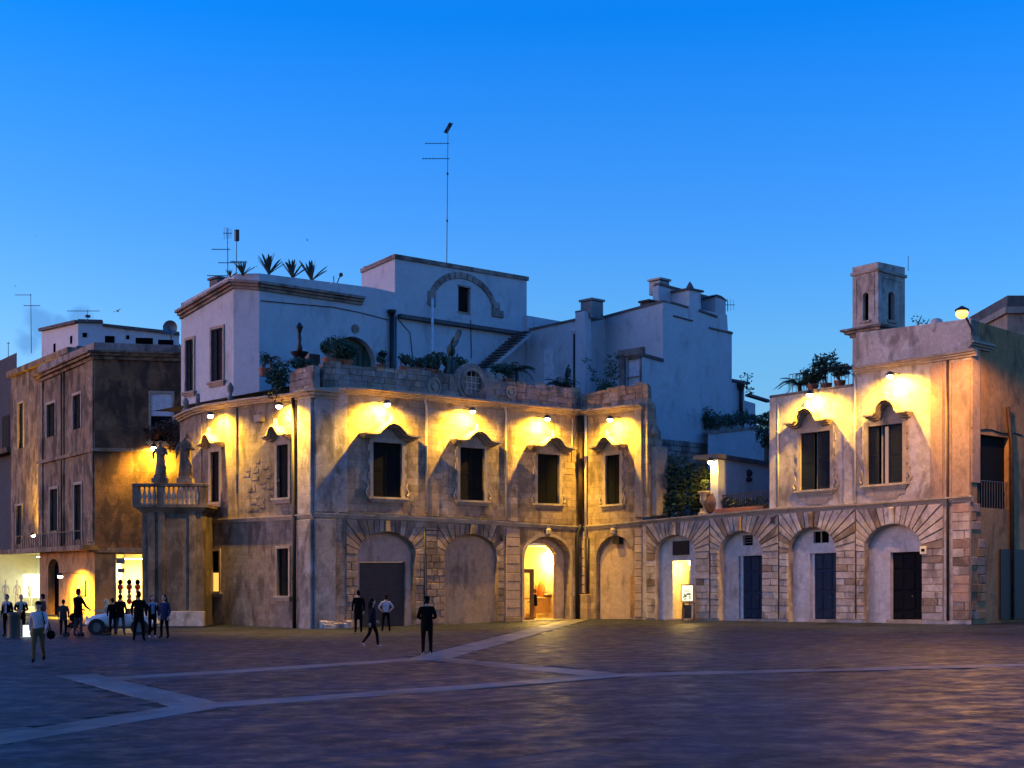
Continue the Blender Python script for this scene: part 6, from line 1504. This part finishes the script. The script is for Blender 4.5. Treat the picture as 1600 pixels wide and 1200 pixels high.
# ================================================================== people
CL = {}
def cloth(c):
    k = tuple(c)
    if k not in CL: CL[k] = simple('cloth_%d' % len(CL), c, .95, spec=.04)
    return CL[k]
SKIN = simple('skin', (.42, .26, .19), .6); EYE = simple('eye', (.02, .02, .02), .3, var=0); LIP = simple('lip', (.35, .14, .12), .6, var=0)
BLK, NAVY, WHT, JEAN, KHAKI, GREY, BLUE = (.006, .005, .005), (.012, .011, .016), (.42, .38, .4), (.035, .04, .06), (.1, .075, .035), (.04, .037, .037), (.02, .03, .07)
pend = []
def person(label, px, fy, H, face, top, leg, shoe, hair=(.015, .01, .008), pose='stand', long_hair=False, jacket=None, bald=False, arms=None, at_=None, sleeve=None, seat=None, hat=None, jcol=None):
    base = at_ if at_ is not None else gpt(px, fy) + V((0, 0, .028))
    s = H / 1.75; rz = Matrix.Rotation(face, 3, 'Z')
    J = {'pel': (0, 0, .95), 'spi': (0, .01, 1.12), 'che': (0, 0, 1.32), 'nec': (0, .0, 1.47), 'hed': (0, .02, 1.56)}
    for k, sg in (('l', -1), ('r', 1)):
        J[k + 'sh'] = (sg * .185, 0, 1.41); J[k + 'el'] = (sg * .25, -.03, 1.13); J[k + 'wr'] = (sg * .24, .06, .9)
        J[k + 'hi'] = (sg * .095, 0, .9); J[k + 'kn'] = (sg * .11, .02, .5); J[k + 'an'] = (sg * .115, -.02, .085); J[k + 'to'] = (sg * .13, .13, .04)
    if pose == 'walk':
        J['rkn'] = (.1, .16, .52); J['ran'] = (.1, .2, .09); J['rto'] = (.11, .35, .045); J['lkn'] = (-.1, -.06, .5); J['lan'] = (-.1, -.33, .17); J['lto'] = (-.1, -.22, .05)
        J['lel'] = (-.25, .08, 1.14); J['lwr'] = (-.24, .25, .98); J['rel'] = (.25, -.12, 1.13); J['rwr'] = (.25, -.14, .9)
    if pose == 'wide':
        for k, sg in (('l', -1), ('r', 1)): J[k + 'kn'] = (sg * .14, .02, .5); J[k + 'an'] = (sg * .17, -.02, .085); J[k + 'to'] = (sg * .2, .12, .04)
    if pose == 'sit':
        dz = -.5
        for k in ('pel', 'spi', 'che', 'nec', 'hed', 'lsh', 'rsh', 'lel', 'rel', 'lwr', 'rwr', 'lhi', 'rhi'): J[k] = (J[k][0], J[k][1], J[k][2] + dz)
        for k, sg in (('l', -1), ('r', 1)): J[k + 'kn'] = (sg * .12, .42, .5); J[k + 'an'] = (sg * .12, .48, .09); J[k + 'to'] = (sg * .13, .62, .05); J[k + 'el'] = (sg * .24, .12, .72); J[k + 'wr'] = (sg * .18, .38, .75)
    if arms == 'front':
        for k, sg in (('l', -1), ('r', 1)): J[k + 'el'] = (sg * .27, -.02, 1.14); J[k + 'wr'] = (sg * .1, .2, 1.1)
    if arms == 'phone': J['rel'] = (.27, .02, 1.14); J['rwr'] = (.12, .24, 1.28)
    if arms == 'hips':
        for k, sg in (('l', -1), ('r', 1)): J[k + 'el'] = (sg * .36, -.06, 1.17); J[k + 'wr'] = (sg * .2, .06, 1.0)
    if arms == 'push':
        for k, sg in (('l', -1), ('r', 1)): J[k + 'el'] = (sg * .27, .12, 1.12); J[k + 'wr'] = (sg * .2, .36, 1.02)
    rad = {'pel': (.155, .115), 'spi': (.135, .105), 'che': (.16, .115), 'nec': (.058, .058), 'hed': (.06, .06)}
    for k in 'lr': rad.update({k + 'sh': (.072, .072), k + 'el': (.05, .05), k + 'wr': (.034, .034), k + 'hi': (.098, .1), k + 'kn': (.066, .068), k + 'an': (.046, .048), k + 'to': (.042, .036)})
    E_ = [('pel', 'spi'), ('spi', 'che'), ('che', 'nec'), ('nec', 'hed')]
    for k in 'lr': E_ += [('che', k + 'sh'), (k + 'sh', k + 'el'), (k + 'el', k + 'wr'), ('pel', k + 'hi'), (k + 'hi', k + 'kn'), (k + 'kn', k + 'an'), (k + 'an', k + 'to')]
    names = list(J); W = {k: base + rz @ (V(J[k]) * s) for k in names}
    me = bpy.data.meshes.new('person_skin'); me.from_pydata([W[k] for k in names], [(names.index(a), names.index(b)) for a, b in E_], [])
    ob_ = bpy.data.objects.new('person_skin', me); col.objects.link(ob_)
    md = ob_.modifiers.new('skin', 'SKIN'); md.use_smooth_shade = True
    for i, k in enumerate(names):
        sv = me.skin_vertices[0].data[i]; sv.radius = (rad[k][0] * s, rad[k][1] * s); sv.use_root = (k == 'pel')
    sb = ob_.modifiers.new('sub', 'SUBSURF'); sb.levels = 1; sb.render_levels = 1
    pend.append((ob_, label, base, s, rz, J, W, E_, top, leg, shoe, hair, long_hair, jacket, bald, sleeve, hat, jcol))
def finish_people():
    dg = bpy.context.evaluated_depsgraph_get(); dg.update()
    for ob_, label, base, s, rz, J, W, E_, top, leg, shoe, hair, long_hair, jacket, bald, sleeve, hat, jcol in pend:
        me = bpy.data.meshes.new_from_object(ob_.evaluated_get(dg)); old = ob_.data; bpy.data.objects.remove(ob_); bpy.data.meshes.remove(old)
        vs = [v.co.copy() for v in me.vertices]; fs = [list(p.vertices) for p in me.polygons]; bpy.data.meshes.remove(me)
        reg = {}
        for a, b in E_:
            r = 1
            if b in ('hed',) or b == 'nec': r = 0 if b == 'hed' else 1
            if b[1:] in ('hi', 'kn', 'an'): r = 2
            if b[1:] == 'to': r = 3
            reg[(a, b)] = r
        mats = [SKIN, cloth(top), cloth(leg), cloth(shoe), EYE, LIP, cloth(sleeve or top)]
        m = MB(); m.v = [tuple(v) for v in vs]
        for f in fs:
            c = sum((vs[i] for i in f), V()) / len(f); best = None
            for (a, b) in E_:
                A, B = W[a], W[b]; d = B - A; t = max(0, min(1, (c - A).dot(d) / max(1e-9, d.dot(d)))); q = (c - A - d * t).length
                if best is None or q < best[0]: best = (q, (a, b))
            r = reg[best[1]]
            if r == 2 and (c - base).z < .1 * s: r = 3
            if best[1][1][1:] in ('el', 'wr') and sleeve: r = 6
            if best[1] == ('pel', 'spi') and (c - base).z < W['pel'].z - base.z + .02: r = 2
            m.f.append(f); m.m.append(r)
        L_ = lambda x, y, z: W['hed'] + rz @ (V((x, y, z)) * s)
        # head with face
        m.ball(L_(0, .01, .1), .076 * s, .095 * s, .118 * s, 14, 10, 0, rz); m.ball(L_(0, .035, .035), .055 * s, .06 * s, .06 * s, 10, 6, 0, rz)
        m.ball(L_(0, .108, .085), .013 * s, .02 * s, .025 * s, 6, 5, 0, rz)
        for sg in (-1, 1):
            m.ball(L_(sg * .03, .094, .11), .012 * s, .008 * s, .008 * s, 6, 4, 4, rz); m.ball(L_(sg * .077, .0, .09), .012 * s, .022 * s, .032 * s, 6, 5, 0, rz)
        m.ball(L_(0, .094, .042), .024 * s, .008 * s, .007 * s, 6, 4, 5, rz)
        for k, sg in (('l', -1), ('r', 1)):      # hands: palm, four fingers, thumb
            wr = W[k + 'wr']; fd = (wr - W[k + 'el']).normalized(); sd_ = (rz @ V((sg, 0, 0))); sd_ = (sd_ - fd * sd_.dot(fd)).normalized(); up = fd.cross(sd_)
            rot = Matrix((up, sd_, fd)).transposed(); m.ball(wr + fd * .05 * s, .042 * s, .02 * s, .055 * s, 8, 6, 0, rot)
            for i in range(4):
                b0 = wr + fd * .085 * s + up * (i - 1.5) * .02 * s; l = (.07, .08, .075, .058)[i] * s
                m.tube([b0, b0 + fd * l * .55 - sd_ * .008 * s, b0 + fd * l - sd_ * .03 * s], [.0095 * s, .009 * s, .006 * s], 5, 0)
            b0 = wr + fd * .03 * s + up * .035 * s * (1 if sg > 0 else -1); m.tube([b0, b0 + (fd * .6 + up * .6 * (1 if sg > 0 else -1)) * .04 * s, b0 + (fd * 1.0 + up * .6 * (1 if sg > 0 else -1)) * .065 * s], [.012 * s, .01 * s, .007 * s], 5, 0)
        pe = emp('person', base, label, 'person')
        m.build('body', mats, pe, True)
        def hr(b):
            if bald: b.ball(L_(0, -.03, .09), .08 * s, .08 * s, .09 * s, 12, 8, 0, rz); return
            b.ball(L_(0, -.012, .122), .086 * s, .1 * s, .108 * s, 14, 9, 0, rz)
            if long_hair:
                b.tube([L_(0, -.045, .12), L_(0, -.07, .02), L_(0, -.085, -.1), L_(0, -.075, -.2)], [.085 * s, .092 * s, .085 * s, .05 * s], 10)
            else: b.ball(L_(0, -.05, .06), .07 * s, .055 * s, .075 * s, 10, 7, 0, rz)
        one(hr, 'hair', cloth(hair), pe, True)
        if hat:
            def ht(b): b.ball(L_(0, 0, .15), .092 * s, .11 * s, .08 * s, 14, 8, 0, rz); b.ball(L_(0, .1, .14), .075 * s, .08 * s, .012 * s, 10, 6, 0, rz)
            one(ht, 'cap', cloth(hat), pe, True)
        if jacket:
            def jk(b):
                prev = None
                secs = [(-.18 * jacket, .185, .15), (0, .18, .145), (.2, .165, .135), (.38, .185, .14), (.46, .12, .1)]
                rings = []
                for dz, rx, ry in secs:
                    c = W['pel'] + (W['che'] - W['pel']) * (dz / .37) if dz > 0 else W['pel'] + V((0, 0, dz * s))
                    a0, st_ = (math.pi / 2 + .45, (2 * math.pi - .9) / 13) if jcol else (0, .449)
                    rings.append([c + rz @ V((rx * s * math.cos(a0 + t * st_), ry * s * math.sin(a0 + t * st_), 0)) for t in range(14)])
                vs_ = [p for r in rings for p in r]
                b.add(vs_, [(i * 14 + k, i * 14 + (k + 1) % 14, (i + 1) * 14 + (k + 1) % 14, (i + 1) * 14 + k) for i in range(len(rings) - 1) for k in range(13 if jcol else 14)])
            one(jk, 'jacket', cloth(jcol or top), pe, True)
PI = math.pi
person('man in white shirt and khaki trousers with shoulder bag walking towards the camera', 60, 1037, 1.72, PI + .15, WHT, KHAKI, BLK, pose='walk', sleeve=WHT, hat=BLK)
person('man in dark jacket over white shirt at the far left', 11, 996, 1.72, PI - .3, WHT, BLK, BLK, sleeve=BLK, jacket=1.3, jcol=BLK)
person('man in dark jacket over pale shirt beside the black bin', 33, 995, 1.7, PI + .2, (.5, .45, .35), BLK, BLK, sleeve=BLK, arms='front', jacket=1.3, jcol=BLK)
person('person in grey top half hidden behind the man in white', 67, 993, 1.72, PI / 2, GREY, BLK, BLK)
person('small person in grey jacket left of the stroller', 99, 995, 1.5, .2, GREY, BLK, BLK, jacket=1)
person('big man in black jacket and jeans pushing a stroller', 122, 996, 1.95, -.5, BLK, JEAN, BLK, jacket=1.2, arms='push', pose='wide')
person('person in black leaning by the white car', 176, 993, 1.55, .6, BLK, BLK, BLK, jacket=1)
person('person in black jacket and blue jeans by the white car', 188, 993, 1.7, .1, BLK, JEAN, BLK, jacket=1.1, pose='wide')
person('broad man in black seen from behind before the gate pier', 217, 1003, 1.88, .1, BLK, BLK, BLK, jacket=1.3, pose='wide')
person('woman with white shoes and black jacket in the gate group', 238, 998, 1.7, PI + .5, (.2, .25, .35), BLK, WHT, long_hair=True, sleeve=BLK, jacket=1.1, jcol=BLK)
person('woman in blue jacket at the right of the gate group', 257, 999, 1.72, PI - .4, BLUE, BLK, BLK, long_hair=True, jacket=1, pose='wide')
person('man in long black coat standing by the roller door', 560, 990, 1.85, .3, BLK, BLK, BLK, jacket=2.2)
person('woman in navy jacket walking with white shoes', 581, 1013, 1.65, -PI / 2 + .4, NAVY, BLK, WHT, pose='walk', jacket=1, long_hair=True)
person('woman in white sweater and black trousers facing the roller door', 603, 988, 1.62, .15, WHT, BLK, BLK, arms='hips', pose='wide')
person('man in black with pale shoes standing alone on the piazza', 667, 1026, 1.78, .1, BLK, BLK, (.45, .45, .45), jacket=1.2, arms='front', hat=BLK)
sp_ = FW.P(FW.u(836, -1.6), .03, -1.6)
person('person in black jacket inside the arched shop doorway', 836, 960, 1.66, PI / 2, BLK, (.4, .2, .06), BLK, hair=(.25, .1, .03), at_=sp_, jacket=1, arms='push')
cp = gpt(172, 992)
person('pale haired driver sitting in the open white car', 164, 985, 1.7, PI / 2 + .2, (.4, .36, .26), BLK, BLK, hair=(.6, .5, .25), pose='sit', at_=V((at(165, 905, cp.y + .4).x, cp.y + .5, .3)), long_hair=True)
finish_people()
# shoulder bag of the man in white
b0 = gpt(60, 1037); tag(one(lambda b: (b.ball(b0 + V((.34, .05, .82)), .13, .08, .13), b.tube([b0 + V((.32, .0, .9)), b0 + V((.2, -.14, 1.25)), b0 + V((.12, -.06, 1.45)), b0 + V((.25, .1, 1.2)), b0 + V((.34, .08, .9))], .015, 5)), 'shoulder_bag', cloth(BLK), None, True), 'dark bag hanging at the side of the man in white', 'bag')
# mannequins
for i, x in enumerate((9, 27, 47)):
    u = LL.u(x, -.9); p = LL.P(u, .4, -.9); t = emp('mannequin', p, ('left', 'middle', 'right')[i] + ' white mannequin in the bright shop window', 'mannequin', 'mannequins in the shop window'); mw = simple('mannequin_white', (.55, .5, .38), .5)
    def mq(b):
        b.lathe(p + V((0, 0, .85)), [(.14, 0), (.17, .12), (.12, .35), (.17, .6), (.16, .68), (.06, .76), (.045, .84)], 14, 0, 1, .65); b.ball(p + V((0, 0, 1.8)), .085, .1, .13)
        for sg in (-1, 1): b.tube([p + V((sg * .18, 0, 1.5)), p + V((sg * .26, 0, 1.2)), p + V((sg * .25, -.05, .95))], [.055, .045, .03], 8); b.tube([p + V((sg * .08, 0, .9)), p + V((sg * .09, 0, .45)), p + V((sg * .09, 0, .05))], [.09, .06, .04], 8)
    one(mq, 'figure', mw, t, True); one(lambda b: b.lathe(p + V((0, 0, -.38)), [(.3, 0), (.3, .36), (.25, .4)], 14), 'base', M['shopwhite'], t)
# ================================================================== car, stroller, bin, light box, poster stand
cz = cp.z + .03
car = emp('open_car', V((cp.x, cp.y, cz)), 'small white open top vintage car parked before the lit shop', 'car')
X0, X1 = at(131, 905, cp.y).x, at(131, 905, cp.y).x + 3.0
cw = simple('car_white', (.7, .68, .62), .3, spec=.6)
def cbody(b):
    secs = [(0, .34, .52, .5), (.12, .26, .7, .62), (.45, .24, .84, .68), (.95, .24, .92, .7), (1.1, .24, .9, .71), (2.0, .24, .9, .71), (2.2, .24, .95, .7), (2.6, .26, .86, .66), (2.9, .3, .7, .6), (3.0, .36, .55, .52)]
    n = 12; rings = []
    for x, zb0, zt0, hw in secs:
        ring = []
        for k in range(n):
            th = 2 * PI * k / n + PI / n; cx_, cz_ = math.cos(th), math.sin(th)
            e = .55; yy = hw * abs(cx_) ** e * (1 if cx_ > 0 else -1); zz_ = (zb0 + zt0) / 2 + (zt0 - zb0) / 2 * abs(cz_) ** e * (1 if cz_ > 0 else -1)
            ring.append((X0 + x, cp.y + .6 + yy, cz + zz_))
        rings.append(ring)
    b.add([p for r in rings for p in r], [(i * n + k, i * n + (k + 1) % n, (i + 1) * n + (k + 1) % n, (i + 1) * n + k) for i in range(len(rings) - 1) for k in range(n)] + [tuple(range(n)), tuple(range((len(rings) - 1) * n, len(rings) * n))])
one(cbody, 'body', cw, car, True)
for wx in (.58, 2.42):
    for sd_ in (-1, 1):
        yc = cp.y + .6 + sd_ * .62; w = emp('wheel', (X0 + wx, yc, cz + .3), parent=car); c = V((X0 + wx, yc, cz + .3))
        Lw = Fr(c, (1, 0, 0), (0, -1, 0)) if sd_ < 0 else Fr(c, (1, 0, 0), (0, 1, 0))
        def ringp(b, r0, r1, w0, w1):
            for i in range(20):
                a0, a1 = 2 * PI * i / 20, 2 * PI * (i + 1) / 20; b.prism(Lw, [(r0 * math.cos(a0), r0 * math.sin(a0)), (r1 * math.cos(a0), r1 * math.sin(a0)), (r1 * math.cos(a1), r1 * math.sin(a1)), (r0 * math.cos(a1), r0 * math.sin(a1))], w0, w1)
        one(lambda b: ringp(b, .2, .31, -.05, .12), 'tyre', M['pipe_black'], w); one(lambda b: ringp(b, .01, .2, -.02, .08), 'rim', M['galv'], w)
        if sd_ < 0: one(lambda b: ringp(b, .31, .37, -.02, .1), 'wheel_arch', M['pipe_black'], car)
one(lambda b: (b.tube([V((X0 + 1.0, cp.y + .0, cz + .85)), V((X0 + 1.2, cp.y + .02, cz + 1.2)), V((X0 + 1.2, cp.y + 1.18, cz + 1.2)), V((X0 + 1.0, cp.y + 1.2, cz + .85))], .025, 6)), 'windscreen_frame', M['galv'], car)
one(lambda b: b.face([(X0 + 1.0, cp.y + .02, cz + .87), (X0 + 1.2, cp.y + .04, cz + 1.19), (X0 + 1.2, cp.y + 1.16, cz + 1.19), (X0 + 1.0, cp.y + 1.18, cz + .87)]), 'windscreen', M['clear'], car)
for sd_ in (-1, 1): one(lambda b: b.ball(V((X0 + .08, cp.y + .6 + sd_ * .42, cz + .66)), .08, .12, .12), 'headlight', M['shopwhite'], car, True)
one(lambda b: (b.tube([V((X0 - .05, cp.y - .05, cz + .4)), V((X0 - .05, cp.y + 1.25, cz + .4))], .05, 8), b.tube([V((X0 + 3.05, cp.y - .05, cz + .42)), V((X0 + 3.05, cp.y + 1.25, cz + .42))], .05, 8)), 'bumper', M['galv'], car, True)
one(lambda b: (b.wbox(X0 + 1.75, X0 + 1.95, cp.y + .1, cp.y + 1.1, cz + .6, cz + 1.1)), 'seat_back', M['wood'], car); one(lambda b: b.wbox(X0 + .95, X0 + 2.6, cp.y - .08, cp.y - .06, cz + .25, cz + .3), 'sill_trim', M['pipe_black'], car)
sp = gpt(112, 995); stp = emp('stroller', sp, 'dark baby stroller in front of the big man in black', 'stroller')
one(lambda b: (b.tube([sp + V((-.3, 0, .2)), sp + V((.1, 0, .55)), sp + V((.4, .1, 1.0))], .02, 6), b.tube([sp + V((-.3, .45, .2)), sp + V((.1, .45, .55)), sp + V((.4, .4, 1.0)), sp + V((.4, .1, 1.0))], .02, 6), b.tube([sp + V((.3, 0, .2)), sp + V((-.1, 0, .6))], .02, 6), b.tube([sp + V((.3, .45, .2)), sp + V((-.1, .45, .6))], .02, 6)), 'frame', M['metal'], stp)
one(lambda b: b.add([sp + V(x) for x in ((-.3, .02, .4), (.1, .02, .35), (.3, .02, .8), (-.3, .43, .4), (.1, .43, .35), (.3, .43, .8), (-.25, .02, .45), (-.25, .43, .45))], [(0, 1, 4, 3), (1, 2, 5, 4), (0, 1, 2), (3, 4, 5)]), 'seat', cloth(BLK), stp); one(lambda b: b.ball(sp + V((.12, .22, .8)), .3, .22, .22), 'hood', cloth(BLK), stp, True)
for dx, dy in ((-.3, 0), (.3, 0), (-.3, .45), (.3, .45)): one(lambda b: b.lathe(sp + V((dx, dy, .1)), [(.02, -.09), (.08, -.06), (.1, 0), (.08, .06), (.02, .09)], 10, 0, 1, .35), 'wheel', M['pipe_black'], stp, True)
bp = gpt(22, 997); bi = emp('litter_bin', bp, 'dark cylindrical litter bin between two men in jackets', 'bin'); bm_ = simple('bin_green', (.02, .03, .025), .6)
one(lambda b: b.lathe(bp, [(.3, 0), (.26, .04), (.25, .1), (.25, .9), (.27, .95)], 16), 'bin_body', bm_, bi, True); one(lambda b: b.lathe(bp + V((0, 0, .95)), [(.28, 0), (.28, .05), (.2, .1)], 16), 'bin_rim', bm_, bi)
lb0 = gpt(40, 996); lx = emp('light_box', lb0, 'small glowing white light box on the ground by the bin', 'light box'); one(lambda b: b.wbox(lb0.x - .11, lb0.x + .13, lb0.y, lb0.y + .2, lb0.z + .02, lb0.z + .5), 'lit_box', M['display'], lx); one(lambda b: b.wbox(lb0.x - .2, lb0.x + .24, lb0.y - .05, lb0.y + .3, lb0.z, lb0.z + .03), 'base', M['shopwhite'], lx)
# poster stand with lit poster
ps = RW.P(RW.u(1073, .7), 0, .7); ps.z = gz(ps.x) + .03
pst = emp('poster_stand', ps, 'lit poster frame standing on a dark wooden stand by the arcade door', 'stand')
PF = Fr(ps, V((1, 0, 0)), V((0, -1, 0))); s_ = ps.y / FPX
X = lambda px: PF.u(px); Z = lambda py: PF.v(1073, py)
def easel(b):
    for a in (1067, 1085): b.tube([PF.P(X(a), 0, .25), PF.P(X(a) + (.06 if a < 1075 else -.02), Z(942), 0)], .035, 6); b.tube([PF.P(X(a), 0, -.35), PF.P(X(a), Z(942), 0)], .03, 6)
    b.box(PF, X(1066), X(1086), Z(943), Z(941), -.06, .1)
one(easel, 'easel', M['wood'], pst); bx('board', PF, X(1068), X(1080), .1, Z(945), .08, .1, M['metal'], pst)
bx('poster_frame', PF, X(1064), X(1084), Z(940), Z(913), -.05, .0, M['metal'], pst)
M['poster'] = simple('lit_poster', (.8, .85, .75), .4, emit=(1.0, .95, .6), es=.16, var=.05)
po = bx('poster', PF, X(1065), X(1082.5), Z(939), Z(914.5), .0, .012, M['poster'], pst)
def mk(b):
    for k in range(14): q = (X(1073) + rnd.uniform(-.22, .22), Z(934) + rnd.uniform(-.1, .22)); b.prism(PF, [(q[0] - .05, q[1] - .04), (q[0] + .06, q[1] - .02), (q[0] + .02, q[1] + .07)], .012, .016)
    b.box(PF, X(1069), X(1077), Z(924), Z(923), .012, .016)
one(mk, 'printed_motif', simple('poster_green', (.15, .25, .04), .5), po)

# ------------------------------------------------------------------ tidy
for o in sc.objects:
    if '_o' in o.keys(): del o['_o']
